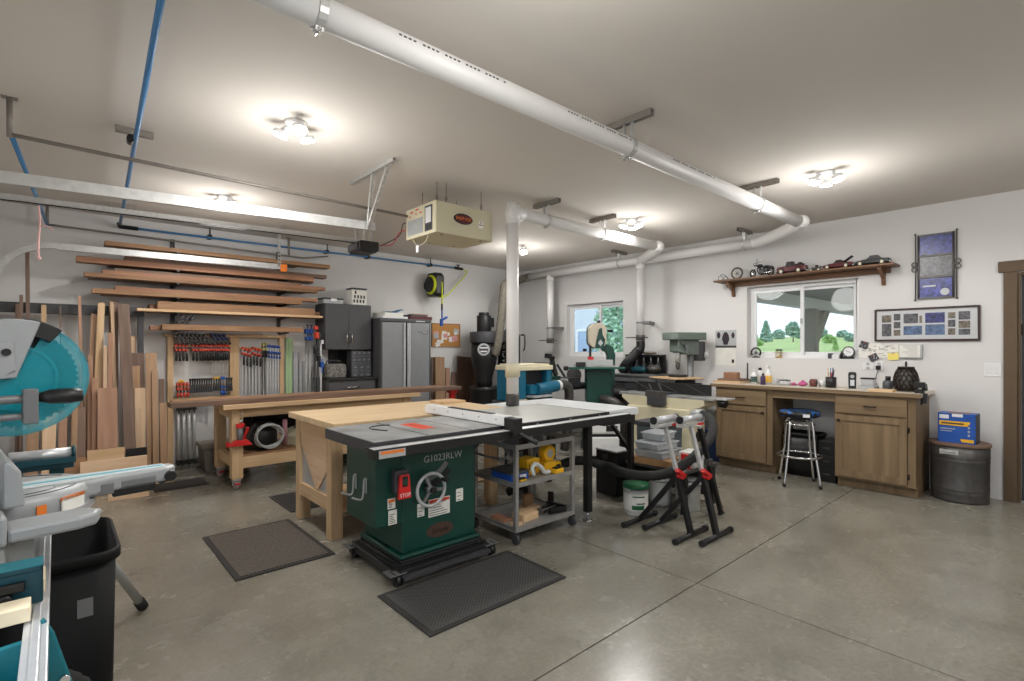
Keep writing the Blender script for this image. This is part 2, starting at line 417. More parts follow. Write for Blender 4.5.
# ------------------------------------------------------------------ ceiling lamps
bulb = mat('lamp_lens', (1,1,1,1), .3, emit=(1,.97,.91,1), es=40)
def lamp(lbl, x, y, rz, power=40):
    t = thing('ceiling_lamp', lbl, 'lamp', (x, y, ZC), rz, 'three headed ceiling lamps')
    part('base', MB().lathe([(.0,0),(.065,0),(.065,-.018),(.045,-.03),(0,-.03)], 20), M['white'], t)
    for k in range(3):
        a = k*2*PI/3; d = Vector((math.cos(a), math.sin(a), 0))
        c = d*.088 + Vector((0,0,-.06)); ax = (d*.35 + Vector((0,0,-1))).normalized()
        part('arm', MB().tube([(d*.03)+Vector((0,0,-.025)), d*.06+Vector((0,0,-.035)), c+Vector((0,0,.012))], .011, 8), M['white'], t)
        h = part('head', MB().cyl(c, c+ax*.028, .042, .048, 20), M['white'], t)
        part('lens', MB().cyl(c+ax*.0285, c+ax*.033, .044, n=20), bulb, h)
    for kind, e, dz in (('SPOT', power, -.115), ('POINT', power*.46, -.42)):  # spot sits at the heads; point is an added fill brightening the ceiling
        l = bpy.data.lights.new('lamp_and_fill_light', kind); l.energy = e; l.shadow_soft_size = .07 if kind == 'SPOT' else .24; l.color = (1, .985, .965)
        if kind == 'SPOT': l.spot_size = math.radians(172); l.spot_blend = .35
        lo = bpy.data.objects.new('lamp_and_fill_light', l); COL.objects.link(lo); lo.location = (x, y, ZC+dz)
    return t
LX1, LX2 = 1.12, 4.72
lamp('three headed ceiling lamp above the near end of the workbenches, nearest camera on the left', LX1, 3.30, .4)
lamp('three headed ceiling lamp nearest the lumber rack, partly behind the door rails', LX1+.05, 5.35, .9)
lamp('three headed ceiling lamp alone beside the end of the long white duct', LX2-.1, 1.40, .3)
lamp('three headed ceiling lamp just behind the shorter white duct', LX2, 3.33, .5)
lamp('farthest three headed ceiling lamp, right of the white vertical pipe', LX2+.1, 5.25, .2)
lamp('added unseen three headed ceiling lamp behind the viewer on the garage door side', LX1, 1.0, .4)  # this and the next two are unseen lamps added for more light
lamp('added unseen three headed ceiling lamp behind the viewer on the window side', LX2, -.75, .4)
lamp('added unseen three headed ceiling lamp behind the viewer in the near corner', LX1, -1.6, .4)
# ------------------------------------------------------------------ outdoors
w = bpy.data.worlds.new('sky'); SC.world = w; w.use_nodes = True; nt = w.node_tree
bg = nt.nodes['Background']
tc = nt.nodes.new('ShaderNodeTexCoord'); sx = nt.nodes.new('ShaderNodeSeparateXYZ'); rp = nt.nodes.new('ShaderNodeValToRGB')
nt.links.new(tc.outputs['Generated'], sx.inputs[0]); nt.links.new(sx.outputs['Z'], rp.inputs['Fac']); nt.links.new(rp.outputs['Color'], bg.inputs['Color'])
e = rp.color_ramp.elements; e[0].position = .0; e[1].position = .6; e[0].color = (.84,.91,1,1); e[1].color = (.55,.72,1,1)
bg.inputs['Strength'].default_value = 1.5
sn = bpy.data.lights.new('sun', 'SUN'); sn.energy = 2.6; sn.angle = .05; so = bpy.data.objects.new('sun', sn); COL.objects.link(so); so.rotation_euler = (math.radians(14), math.radians(-28), 0)
grass = mat('meadow_grass', srgb(150,166,102), .9, var=.2, scale=.25)
def gz(x): return -.25 if x < 24 else (-.25+(x-24)*.35 if x < 27 else .8+(x-27)*.037)
struct('ground', MB().prism([(24, -3), (24, -.25), (27, .8), (100, gz(100)), (100, -3)], -60, 60, axis='y'), grass)
struct('patio', MB().box(XW+.16, -30, -.4, 24.1, 40, -.25), mat('gravel_drive', srgb(176,170,160), .9, var=.1, scale=6))
struct('driveway', MB().box(XL-14, -12, -.3, XL-.15, 14, -.1), mat('driveway_concrete', srgb(186,182,174), .8, var=.05, scale=2))  # bright paving added out of view, bounces daylight up to the ceiling
leafA = mat('hazy_foliage', srgb(136,168,150), .9, var=.3, scale=3); leafB = mat('bright_foliage', srgb(146,182,108), .9, var=.3, scale=3)  # leafA has distance haze mixed into its colour
leafC = mat('pale_green_foliage', srgb(172,208,178), .9, var=.25, scale=2.5)
bark = mat('bark', srgb(98,80,62), .9, var=.3, scale=10)
def tree(name, lbl, loc, h, r, leaf, seed, n=520, conic=False, low=.25, ls=.16):
    rnd = random.Random(seed); t = thing(name, lbl, 'tree', loc, rnd.random()*6, 'trees and shrubs outdoors')
    part('trunk', MB().tube([(0,0,-.2),(.02*h,0,h*.4),(0,.01*h,h*.85)], [r*.09, r*.07, r*.02], 8), bark, t)
    f = MB()
    for _ in range(n):
        u = rnd.random(); z = low + (1-low)*u
        rr = r*((1-u)*.95+.08 if conic else math.sin(PI*min(.96, .12+u*.86))**.6) * (rnd.random()**.45)
        a = rnd.random()*2*PI; c = Vector((rr*math.cos(a), rr*math.sin(a), z*h))
        d = Vector((rnd.uniform(-1,1), rnd.uniform(-1,1), rnd.uniform(-.6,1))).normalized(); x, y = f.ring_frame(d); q = ls*r*rnd.uniform(.7,1.4)
        f.add([c-x*q-y*q*.5, c+x*q*.2-y*q*.7+d*q*.2, c+x*q+y*q*.4, c-x*q*.3+y*q*.7+d*q*.25], [(0,1,2,3)])
    part('crown', f, leaf, t)
    return t
def outp(px, d, z=None):
    a = (px-512)/F; q = (S_+a*C_)*d; return (q, (C_-a*S_)*d, gz(q) if z is None else z)
tree('conifer_tree', 'bluish conifer seen through the left pane of the counter window', outp(766, 60), 2.5, .85, leafA, 1, conic=True, low=.05)
tree('deciduous_tree', 'round tree on the meadow at the right of the left window pane', outp(793, 58), 2.25, .8, leafA, 2, low=.3)
tree('deciduous_tree', 'small tree on the meadow in the middle of the right window pane', outp(835.5, 34), .85, .22, leafB, 3, conic=True, low=.05)
tree('meadow_shrub', 'low shrub at far left of the meadow in the counter window', outp(758, 48), .6, .5, leafB, 4, low=0)
tree('meadow_shrub', 'wide green shrub on the meadow right of the porch post', outp(829, 50), .8, .6, leafB, 5, low=0)
tree('meadow_shrub', 'dark shrub at right edge of the meadow in the counter window', outp(851, 54), .8, .6, leafA, 6, low=0)
for k, px in enumerate((751, 779, 801, 822, 843, 866)):
    tree('distant_tree', ['hazy far tree at left end of the distant row', 'hazy far tree second from left in the distant row', 'hazy far tree third from left in the distant row', 'hazy far tree third from right, just right of the porch post', 'hazy far tree second from right in the distant row', 'hazy far tree at right end of the distant row'][k], outp(px, 76), 1.0+.4*(k % 2), .95, leafA, 20+k, low=0, n=320)
hz = MB()
for i in range(24):
    y0 = -70+i*8; hz.prism([(y0, -1), (y0+8, -1), (y0+8, 2.6+1.2*math.sin((i+1)*.8)), (y0, 2.6+1.2*math.sin(i*.8))], 128, 134, axis='x')
struct('hills', hz, mat('far_hills', srgb(150,176,196), 1))  # haze of the distance is put into the bluish hill colour
tree('garden_tree', 'pale green leafy tree filling the right half of the far window', outp(618, 12.2), 3.4, .62, leafC, 8, n=3200, low=.06, ls=.085)
tree('garden_shrub', 'small green shrub low in the left pane of the far window', outp(578, 13.4), 1.15, .4, leafC, 9, low=0, ls=.1)
# porch outside the counter window: post, brace, beam, soffit and its lamp
pm = mat('porch_post_paint', srgb(150,142,128), .7, var=.05); sf = mat('porch_soffit', srgb(150,146,136), .8, var=.03); pbm = mat('porch_beam_paint', srgb(206,204,196), .8, var=.03)
PY = 4.3; pX = P(811, 330, Y=PY).x
pr = thing('porch', 'covered porch with post, knee brace, beam and soffit outside the counter window', 'porch', (pX, PY, -.15))
part('post', MB().box(-.13, -.13, 0, .13, .13, 2.45), pm, pr, .006)
part('brace', MB().prism([(.13, 1.45), (.13, 1.85), (.75, 2.45), (1.15, 2.45)], -.06, .06, axis='y'), pm, pr)
part('beam', MB().box(-6.4, -.12, 2.45, 9, .12, 2.68), pbm, pr)
part('soffit', MB().box(-6.4, -4.2, 2.68, 9, .5, 2.76), sf, pr)
# neighbouring house seen through the far window
nb = thing('neighbor_house', 'pale grey neighbouring house with gable roof beyond the far window', 'house', (13.5, 12.2, -.25))
part('house_wall', MB().prism([(-2.2,0),(2.2,0),(2.2,3.4),(0,4.6),(-2.2,3.4)], 0, 3, axis='x'), mat('house_siding', srgb(196,206,214), .8, var=.04), nb)
part('house_roof', MB().prism([(-2.5,3.2),(0,4.62),(2.5,3.2),(2.5,3.42),(0,4.86),(-2.5,3.42)], -.3, 3.3, axis='x'), M['dgrey'], nb)
hw = part('house_window', MB().box(-.03, -1.4, 1.2, 0, -.4, 2.3), M['white'], nb)
part('house_pane', MB().box(-.045, -1.32, 1.28, -.03, -.48, 2.22), mat('house_pane', srgb(150,172,196), .2), hw)
ORD = ['first','second','third','fourth','fifth','sixth','seventh','eighth','ninth','tenth','eleventh','twelfth','thirteenth','fourteenth','fifteenth','sixteenth','seventeenth','eighteenth','nineteenth','twentieth','twenty-first','twenty-second','twenty-third','twenty-fourth']
def arc(c, r, a0, a1, n, plane='xy'):
    out = []
    for i in range(n+1):
        a = a0+(a1-a0)*i/n; q = (r*math.cos(a), r*math.sin(a))
        p = {'xy': (q[0], q[1], 0), 'xz': (q[0], 0, q[1]), 'yz': (0, q[0], q[1])}[plane]
        out.append(Vector(c)+Vector(p))
    return out
def smooth(pts, k=6):
    pts = [Vector(p) for p in pts]; out = []
    for i in range(len(pts)-1):
        p0 = pts[max(i-1, 0)]; p1 = pts[i]; p2 = pts[i+1]; p3 = pts[min(i+2, len(pts)-1)]
        for j in range(k):
            t = j/k
            out.append(.5*((2*p1)+(p2-p0)*t+(2*p0-5*p1+4*p2-p3)*t*t+(3*p1-p0-3*p2+p3)*t**3))
    return out+[pts[-1]]
# ------------------------------------------------------------------ white dust duct
ZD, RD, XD = 2.62, .056, 6.13
YM, YB = 1.88, 3.48
duct = thing('dust_duct', 'white plastic dust collection duct running under the ceiling with drops to the machines', 'duct')
part('pipe', MB().tube([(-.5,YM,ZD),(5.45,YM,ZD)], RD, 24), M['pvc'], duct)
part('elbow', MB().tube(smooth([(5.4,YM,ZD),(5.52,YM+.02,ZD),(6.06,YM+.60,ZD),(XD,YM+.74,ZD)], 5), RD+.006, 24), M['pvc'], duct)
part('pipe', MB().tube([(XD,YM+.72,ZD),(XD,6.43,ZD)], RD, 24), M['pvc'], duct, label='stretch of white duct along the window wall')
part('pipe', MB().tube([(3.10,YB,ZD),(5.45,YB,ZD)], RD, 24), M['pvc'], duct, label='shorter white duct crossing the ceiling')
part('elbow', MB().tube(smooth([(5.4,YB,ZD),(5.52,YB+.02,ZD),(6.06,YB+.60,ZD),(XD,YB+.70,ZD)], 5), RD+.006, 24), M['pvc'], duct)
pn = MB()
for k0 in (1.02, 2.02, 3.05):
    for k in range(26):
        if k % 5 != 4: pn.bar((k0+k*.022, YM-RD*.97-.0006, ZD+RD*.26), (k0+k*.022+.013, YM-RD*.97-.0006, ZD+RD*.26), .001, .007, (0,0,1))
part('print', pn, M['dgrey'], duct)
t_ = MB().tube([(3.10,YB,ZD+.02),(3.10,YB,.955)], RD, 24)
dp = part('drop_pipe', t_, M['pvc'], duct, label='white vertical pipe standing over the tables')
part('tee', MB().cyl((3.10,YB,ZD+.075),(3.10,YB,ZD-.11), RD+.008, n=24).cyl((3.06,YB,ZD),(3.22,YB,ZD), RD+.008, n=24), M['pvc'], duct)
part('coupling', MB().cyl((3.10,YB,1.24),(3.10,YB,1.12), RD+.012, n=24), M['tan'], dp)
cf = MB()
for k in range(9): cf.cyl((3.10,YB,.868+k*.0105),(3.10,YB,.868+k*.0105+.007), RD+.006, n=24)
part('hose_end', cf.cyl((3.10,YB,.862),(3.10,YB,.97), RD+.001, n=24), M['steel'], dp)
for nm, y, z1 in (('near', 4.18, 1.54), ('far', 5.94, 1.52)):
    d_ = part('drop_pipe', MB().cyl((XD,y,ZD),(XD,y,z1), RD, n=24), M['pvc'], duct)
    part('collar', MB().cyl((XD,y,ZD-.05),(XD,y,ZD-.13), RD+.008, n=24), M['pvc'], d_)
    g_ = part('blast_gate', MB().cyl((XD,y,z1+.03),(XD,y,z1-.05), RD+.007, n=24).box(XD-.075,y-.075,z1-.012,XD+.075,y+.20,z1+.002), M['steel'], duct, .001)
    part('strap', MB().cyl((XD,y,z1+.19),(XD,y,z1+.215), RD+.004, n=24).box(XD-.02,y-.16,z1+.185,XD+.02,y-.05,z1+.22).box(XD,y-.03,z1+.18,XW-.002,y+.03,z1+.225), M['grey'], duct, .002)
# hangers (strut channel on the ceiling + clamp round the pipe)
def hanger(lbl, x, y, along):
    t = thing('duct_hanger', lbl, 'hanger', (x, y, ZD), 0 if along == 'x' else PI/2, 'strut hangers of the white duct')
    s = MB(); s.box(-.02, -.17, ZC-ZD-.04, -.014, .17, ZC-ZD-.001).box(.014, -.17, ZC-ZD-.04, .02, .17, ZC-ZD-.001).box(-.014, -.17, ZC-ZD-.006, .014, .17, ZC-ZD-.001)
    part('strut', s, M['strut'], t)
    c = MB(); pts = [(0, -.03, ZC-ZD-.02)] + [(0, -RD*1.08*math.sin(a), RD*1.08*math.cos(a)) for a in [PI*.12+i*PI*.88/8 for i in range(9)]] + [(0, .012, -RD*1.12), (0, .02, -RD*1.3)]
    for p, q in zip(pts, pts[1:]): c.bar(p, q, .032, .004, (0, .3, .8))
    pts2 = [(0, .03, ZC-ZD-.02)] + [(0, RD*1.08*math.sin(a), RD*1.08*math.cos(a)) for a in [PI*.12+i*PI*.88/8 for i in range(9)]] + [(0, -.012, -RD*1.12), (0, -.006, -RD*1.3)]
    for p, q in zip(pts2, pts2[1:]): c.bar(p, q, .032, .004, (0, .3, .8))
    part('clamp', c, M['galv'], t)
    part('bolt', MB().cyl((0, -.02, -RD*1.24), (0, .034, -RD*1.24), .006, n=8), M['chrome'], t)
hanger('galvanised pipe clamp on the long white duct, nearest the top of the photo', .72, YM, 'x')
hanger('middle clamp and ceiling strut of the long white duct', 2.63, YM, 'x')
hanger('clamp and ceiling strut of the long white duct next to its elbow', 4.49, YM, 'x')
hanger('clamp and strut on the shorter duct, next to the vertical pipe', 3.54, YB, 'x')
hanger('clamp and strut on the shorter duct, next to the ceiling lamp', 4.40, YB, 'x')
hanger('clamp and strut on the wall duct above the model shelf', XD, 2.72, 'y')
hanger('clamp and strut on the wall duct above the far window', XD, 4.54, 'y')
# black flexible hose from the duct end toward the corner dust collector, looped over a hook
hz_ = smooth([(XD,6.436,ZD),(XD-.01,6.52,2.615),(6.02,6.58,2.57),(5.85,6.53,2.47),(5.72,6.40,2.36),(5.56,6.3,2.26),(5.46,6.24,2.34),(5.40,6.2,2.42),(5.33,6.18,2.38),(5.29,6.16,2.2),(5.22,6.14,1.8),(5.13,6.1,1.45),(5.10,6.14,1.28)], 7)
rh = [.062+.0035*(i % 2) for i in range(len(hz_))]
t = thing('dust_hose', 'grey brown flexible dust hose looped up beside the dust collector', 'hose', (0,0,0))
part('hose', MB().tube(hz_, rh, 14), M['fabric'], t)
h2 = smooth([(5.42,6.1,2.4),(5.46,6.08,2.2),(5.44,6.05,1.75),(5.36,6.02,1.5)], 8)
part('hose_tail', MB().tube(h2, [.055+.0035*(i % 2) for i in range(len(h2))], 14), M['fabric'], t)
part('hook_wire', MB().tube([(5.38,6.2,ZC-.002),(5.38,6.2,2.49),(5.33,6.2,2.46)], .004, 6), M['steel'], t)
# ------------------------------------------------------------------ blue compressed air line
t = thing('air_pipe', 'blue compressed air pipe crossing the ceiling and running along the lumber wall', 'pipe')
part('pipe', MB().tube([(.22,.6,2.735),(.50,6.86,2.68)], .0135, 12), M['bluepipe'], t)
part('pipe', MB().tube([(.50,6.86,2.68),(4.93,6.88,2.70)], .0125, 12), M['bluepipe'], t)
part('elbow', MB().tube([(.485,6.72,2.68),(.50,6.86,2.68),(.66,6.86,2.68)], .021, 10), M['blackpl'], t)
part('coupling', MB().cyl((.345,3.99,2.705),(.352,4.09,2.705), .02, n=12), M['blackpl'], t)
part('coupling', MB().cyl((.462,6.1,2.686),(.466,6.2,2.686), .02, n=12), M['blackpl'], t)
part('end_valve', MB().cyl((4.86,6.88,2.70),(5.02,6.88,2.695), .022, n=12).cyl((4.93,6.88,2.70),(4.93,6.88,2.75), .013, n=10).box(4.9,6.865,2.745,4.96,6.895,2.757), M['blackpl'], t)
for x in (1.35, 2.75, 3.35, 4.4):
    part('clip', MB().box(x-.02,6.86,2.675,x+.02,YW-.001,2.72).cyl((x,6.88,2.70),(x,6.88,ZC-.001), .008, n=8), M['blackpl'], t)
for y, nm in ((4.1, 'near'), (6.3, 'far')):
    x = .22+.28*(y-.6)/6.26
    s = MB(); s.box(-.10,-.016,0,.10,-.012,.04).box(-.10,.012,0,.10,.016,.04).box(-.10,-.012,.034,.10,.012,.04)
    s.cyl((0,0,.03),(0,0,-.036), .01, n=8)
    solo('strut_bracket', s, M['strut'], 'short strut channel on the ceiling holding the blue pipe at its '+nm+' coupling', 'bracket', (x, y, ZC-.041), 0, 'strut brackets of the air pipe')
# ------------------------------------------------------------------ thin dark rail frame hung under the ceiling
t = thing('hanging_rail', 'thin grey rail loop hung below the ceiling on posts around the garage door tracks', 'rail')
part('rail', MB().tube([(-.2,4.05,2.59),(2.33,4.02,2.555)], .012, 10), M['strut'], t)
part('rail', MB().tube([(-.07,6.80,2.60),(2.40,6.80,2.56),(2.75,6.85,2.63)], .011, 10), M['strut'], t)
part('side_rail', MB().tube([(-.2,4.05,2.61),(-.07,6.80,2.60)], .014, 10), M['bluepipe'], t, label='blue side rail')
for x, y in ((-.2,4.05), (-.07,6.80), (2.22,6.80)):
    part('post', MB().cyl((x,y,2.575),(x,y,ZC-.006), .014, n=10).box(x-.035,y-.02,ZC-.008,x+.035,y+.02,ZC-.001), M['strut'], t)
# ------------------------------------------------------------------ garage door tracks and opener
def perf(mb, p0, p1, w=.032):
    """perforated angle bar: two thin strips broken by slots"""
    p0 = Vector(p0); p1 = Vector(p1); L = (p1-p0).length; d = (p1-p0)/L; n = max(3, int(L/.045))
    side = Vector((1,0,0)) if abs(d.x) < .7 else Vector((0,1,0))
    side = (side - d*side.dot(d)).normalized()
    for s in (-1, 1): mb.bar(p0+side*s*w*.40, p1+side*s*w*.40, .002 if False else w*.22, .003, side.cross(d))
    for i in range(n+1):
        c = p0 + d*(L*i/n); q = d*(L/n*.24)
        a = c-q if i else c; b = c+q if i < n else c
        mb.bar(a, b, w, .0028, side.cross(d))
    o = side.cross(d)*.5
    mb.bar(p0-side*w*.5+o*w*.5, p1-side*w*.5+o*w*.5, .003, w*.7, side.cross(d))
def channel(mb, p0, p1, hgt=.062, dep=.03, s=1):
    p0 = Vector(p0); p1 = Vector(p1); up = Vector((0,0,hgt/2)); o = Vector((0, s*dep/2, 0))
    mb.bar(p0, p1, .003, hgt)
    mb.bar(p0+up+o, p1+up+o, dep, .003); mb.bar(p0-up+o, p1-up+o, dep, .003)
t = thing('door_track', 'galvanised garage door track nearer to the camera with its perforated hanger', 'track')
mb = MB(); channel(mb, (-.35,3.98,2.325), (2.0,3.98,2.405), .066); part('rail', mb, M['galv'], t)
mb = MB(); perf(mb, (1.88,3.42,ZC-.026), (1.88,4.18,ZC-.026), .04); part('ceiling_angle', mb, M['galv'], t)
mb = MB(); perf(mb, (1.93,3.97,2.37), (1.89,3.80,ZC-.026)); perf(mb, (1.93,3.97,2.37), (1.89,3.55,ZC-.026)); part('hanger', mb, M['galv'], t)
t = thing('door_track', 'galvanised garage door track beside the lumber rack with its curved end', 'track')
mb = MB(); channel(mb, (.0,6.39,2.335), (1.99,6.39,2.355), .06)
cv = arc((-.0,6.39,2.335-.42), .42, PI/2, PI, 10, 'xz')
for p, q in zip(cv, cv[1:]): mb.bar(p, q, .03, .05, (0,0,1) if abs((q-p).z) < abs((q-p).x) else (1,0,0))
mb.bar(cv[-1], (cv[-1].x,6.39,.06), .03, .05, (1,0,0))
part('rail', mb, M['galv'], t)
mb = MB(); perf(mb, (1.97,6.37,2.36), (1.97,6.37,ZC-.022)); perf(mb, (1.97,6.15,ZC-.02), (1.97,6.6,ZC-.02)); part('hanger', mb, M['galv'], t)
part('end_block', MB().box(1.99,6.365,2.30,2.06,6.415,2.385), M['orange'], t, .003, label='orange block')
t = thing('garage_door_opener', 'black garage door opener motor hung on a long rail between the tracks', 'opener', (2.46,5.15,2.455)); t.scale = (.72, 1, 1.12)
part('motor_housing', MB().prism([(-.15,-.055),(.10,-.055),(.15,-.03),(.15,.05),(-.13,.05),(-.16,.02)], -.13, .13, axis='y'), M['blackpl'], t, .008)
part('lamp_cover', MB().prism([(-.151,-.05),(-.151,.035),(-.19,.02),(-.19,-.035)], -.11, .11, axis='y'), M['dgrey'], t, .004)
mb = MB(); channel(mb, (-3.95,0,.012), (-.05,0,.065), .034, .026); r = part('rail', mb, M['galv'], t)
part('belt', MB().bar((-3.95,.012,-.010), (-.1,.012,.04), .012, .006), M['black'], r)
mb = MB(); perf(mb, (-.06,-.1,.05), (-.06,-.1,.303)); perf(mb, (-.06,.1,.05), (-.06,.1,.303)); perf(mb, (.11,0,.05), (.11,0,.303)); part('hanger', mb, M['galv'], t)
solo('emergency_cord', MB().tube(smooth([(0,0,0),(.005,0,-.14),(-.003,.0,-.3),(0,0,-.39)], 5), .007, 8).tube(smooth([(0,0,-.16),(.03,0,-.145),(.06,.0,-.155),(.075,0,-.175)], 5), .005, 8).ball((0,0,-.39), .014),
     mat('pink_cord', srgb(236,190,186), .7), 'pinkish release cord dangling from the garage door opener rail', 'cord', (-.10,5.16,2.44))
t = thing('power_cable', 'red and black wires looping from the opener to the air cleaner', 'cable')
part('wire', MB().tube(smooth([(2.62,5.1,2.50),(2.6,4.8,2.46),(2.52,4.5,2.52),(2.47,4.25,2.50),(2.42,4.12,2.46)], 6), .005, 6), M['red'], t)
part('wire', MB().tube(smooth([(2.62,5.1,2.49),(2.62,4.7,2.53),(2.5,4.4,2.58),(2.44,4.2,2.55),(2.40,4.12,2.55)], 6), .005, 6), M['black'], t)
# ------------------------------------------------------------------ ceiling air cleaner
t = thing('air_cleaner', 'tan box shaped air cleaner hanging from the ceiling on hooks', 'air cleaner', (2.37,3.61,2.354))
part('case', MB().box(0,0,0,.60,.48,.266), M['tan'], t, .006)
fr = part('front_panel', MB().box(-.012,.0,.0,.0,.48,.266), M['cream'], t, .003)
gr = MB()
for k in range(14): gr.box(-.016,.20,.035+k*.009,-.012,.45,.040+k*.009)
part('grille', gr.box(-.013,.195,.03,-.0115,.455,.165), M['lgrey'], fr)
ct = part('control_panel', MB().box(-.016,.05,.028,-.012,.165,.242), M['dgrey'], fr, .001)
part('display', MB().box(-.018,.065,.095,-.016,.15,.225), M['white'], ct)
part('buttons', MB().box(-.019,.068,.04,-.016,.102,.078).box(-.019,.112,.04,-.016,.146,.078), M['black'], ct, .001)
wl = MB()
for a, b, c in ((.22,.20,.03), (.27,.235,.05), (.30,.2,.02), (.36,.225,.05), (.40,.19,.02)): wl.box(-.0135,a,b,-.0118,a+c,b+.012)
part('warning_marks', wl, M['red'], fr)
ov = MB(); ov.prism([(.27+.10*math.cos(a*PI/16), .15+.046*math.sin(a*PI/16)) for a in range(32)], -.006, .001, axis='y')
lg = part('badge', ov, M['black'], t)
ov = MB(); ov.prism([(.27+.088*math.cos(a*PI/16), .15+.036*math.sin(a*PI/16)) for a in range(32)], -.0075, -.005, axis='y')
part('badge_field', ov, M['maroon'], lg)
text('SHOP FOX', .040, M['orange'], lg, (.27,-.0085,.15), (PI/2,0,0), sx=.86)
part('rating_label', MB().box(.44,-.002,.10,.49,.001,.16), M['paper'], t)
part('rating_marks', MB().box(.445,-.003,.125,.485,-.0015,.133).box(.45,-.003,.145,.475,-.0015,.152), M['dgrey'], t)
for x, y in ((.04,.06), (.12,.04), (.5,.04), (.12,.42), (.5,.42)):
    part('hook', MB().tube([(x,y,.262),(x,y,.30)], .004, 6).torus((x,y,.312), .012, .003, 'y', 12, 6).tube([(x,y,.324),(x,y,ZC-2.354-.001)], .0025, 6), M['maroon'] if x > .1 else M['black'], t)
for x, y in ((.08,.05), (.5,.05), (.2,.43), (.45,.4)):
    part('foot_bolt', MB().cyl((x,y,-.006),(x,y,.002), .009, n=10), M['steel'], t)
part('pull_cord', MB().tube(smooth([(-.005,.12,.01),(-.02,.14,-.06),(-.02,.22,-.08),(-.01,.30,-.07),(-.0,.36,-.03),(-.004,.40,.01)], 5), .003, 6), M['cream'], t)
part('tag', MB().box(-.035,.235,-.14,-.031,.275,-.08), M['white'], t)
# ------------------------------------------------------------------ counter, base cabinets and what stands on them
CT = .968; CFX = 5.84
def cabinet(lbl, y0, y1, hinge_right, stile):
    """front at local x=0, y along the wall, back at x=.6"""
    t = thing('base_cabinet', lbl, 'cabinet', (CFX, y0, 0), 0, 'base cabinets under the counter')
    w = y1-y0; Z = CT-.04
    b = MB(); b.box(.02,0,.10,.595,.018,Z).box(.02,w-.018,.10,.595,w,Z).box(.02,.018,.10,.595,w-.018,.118).box(.575,.018,.118,.595,w-.018,Z).box(.02,.018,Z-.018,.595,w-.018,Z).box(.09,0,0,.105,w,.10).box(.105,.0,0,.595,.018,.1).box(.105,w-.018,0,.595,w,.1)
    part('carcass', b, M['cab_z'], t)
    f = MB(); f.box(0,0,.10,.02,.06,Z); f.box(0,w-.03,.10,.02,w,Z); f.box(0,.06,Z-.03,.02,w-.03,Z); f.box(0,.06,Z-.2,.02,w-.03,Z-.17); f.box(0,.06,.10,.02,w-.03,.13)
    part('face_frame', f, M['cab_z'], t, .001)
    ya, yb = (.012+stile[0], w-.012-stile[1])
    d = part('drawer', MB().box(-.02,ya,Z-.185,0,yb,Z-.022), M['cab_y'], t, .004)
    yc = (ya+yb)/2; zc = Z-.105
    part('pull', MB().tube([(-.02,yc-.045,zc),(-.038,yc-.04,zc),(-.042,yc,zc),(-.038,yc+.04,zc),(-.02,yc+.045,zc)], [.008,.006,.008,.006,.008], 8), M['bronze'], d)
    z0, z1 = .12, Z-.2; q = .06
    dm = MB(); dm.box(-.02,ya,z0,0,ya+q,z1).box(-.02,yb-q,z0,0,yb,z1).box(-.02,ya+q,z0,0,yb-q,z0+q).box(-.02,ya+q,z1-q,0,yb-q,z1)
    d2 = part('door', dm, M['cab_z'], t, .002)
    part('door_panel', MB().box(-.009,ya+q-.004,z0+q-.004,-.003,yb-q+.004,z1-q+.004), M['cab_z'], d2)
    ky = yb-.03 if hinge_right else ya+.03
    part('knob', MB().cyl((-.02,ky,z1-.06),(-.03,ky,z1-.06),.006,n=10).cbox(-.038,ky,z1-.06,.014,.028,.028), M['bronze'], d2, .002)
    hy = ya-.006 if hinge_right else yb+.006
    for z in (z0+.08, z1-.1): part('hinge', MB().cyl((-.012,hy,z-.025),(-.012,hy,z+.025),.006,n=10).box(-.004,hy-.012,z-.022,.0,hy+.012,z+.022), M['bronze'], d2)
    return t
cabinet('light brown base cabinet at the far end of the counter, left of the stool', 2.29, 2.93, False, (.05, 0))
cabinet('light brown base cabinet at the near end of the counter, beside the round metal bin', 1.04, 1.69, True, (.05, 0))
t = thing('countertop', 'pale laminate worktop with wooden edge across both base cabinets', 'countertop', (5.80, 1.0, CT))
part('top', MB().box(.02,.0,-.036,.635,1.985,0), mat('pale_worktop', srgb(202,192,176), .4, var=.06, scale=8), t, .002)
part('edge', MB().box(-.0,-.0,-.038,.02,1.985,-.001), M['cab_y'], t, .003)
part('apron', MB().box(.045,.692,-.125,.065,1.288,-.038), M['cab_y'], t, .002)
Xc = 6.12
def cp(px, py=394, dx=0):
    v = P(px, py, X=Xc+dx); return (v.x, v.y, CT)
# boards stacked at the far end
def plank(lbl, x0, y0, z0, x1, y1, z1, m, name='wood_block', cat='wood block', rz=0, group=None):
    cx, cy = (x0+x1)/2, (y0+y1)/2
    return solo(name, MB().box(x0-cx,y0-cy,0,x1-cx,y1-cy,z1-z0), m, lbl, cat, (cx,cy,z0), rz, group, .002)
y_ = cp(735)[1]
plank('thin pale board lowest of the little stack at the far end of the counter', 5.95, y_-.12, CT, 6.28, y_+.2, CT+.025, M['pine_y'], rz=.1)
plank('thin grey board lying on the pale board at the far end of the counter', 6.0, y_-.11, CT+.025, 6.24, y_+.16, CT+.05, M['walnut_y'], rz=-.05)
plank('brown wood block standing on the board stack under the calendar', 6.05, y_-.05, CT+.05, 6.15, y_+.11, CT+.125, M['cherry_y'], rz=.05)
t = thing('desk_tool', 'thin dark upright rod with a square foot on the counter beside the board stack', 'tool', cp(747.5, dx=.24))
part('foot', MB().box(-.03,-.03,0,.03,.03,.035), M['blackpl'], t, .003); part('rod', MB().cyl((0,0,.03),(0,0,.235),.009,n=10), M['dgrey'], t)
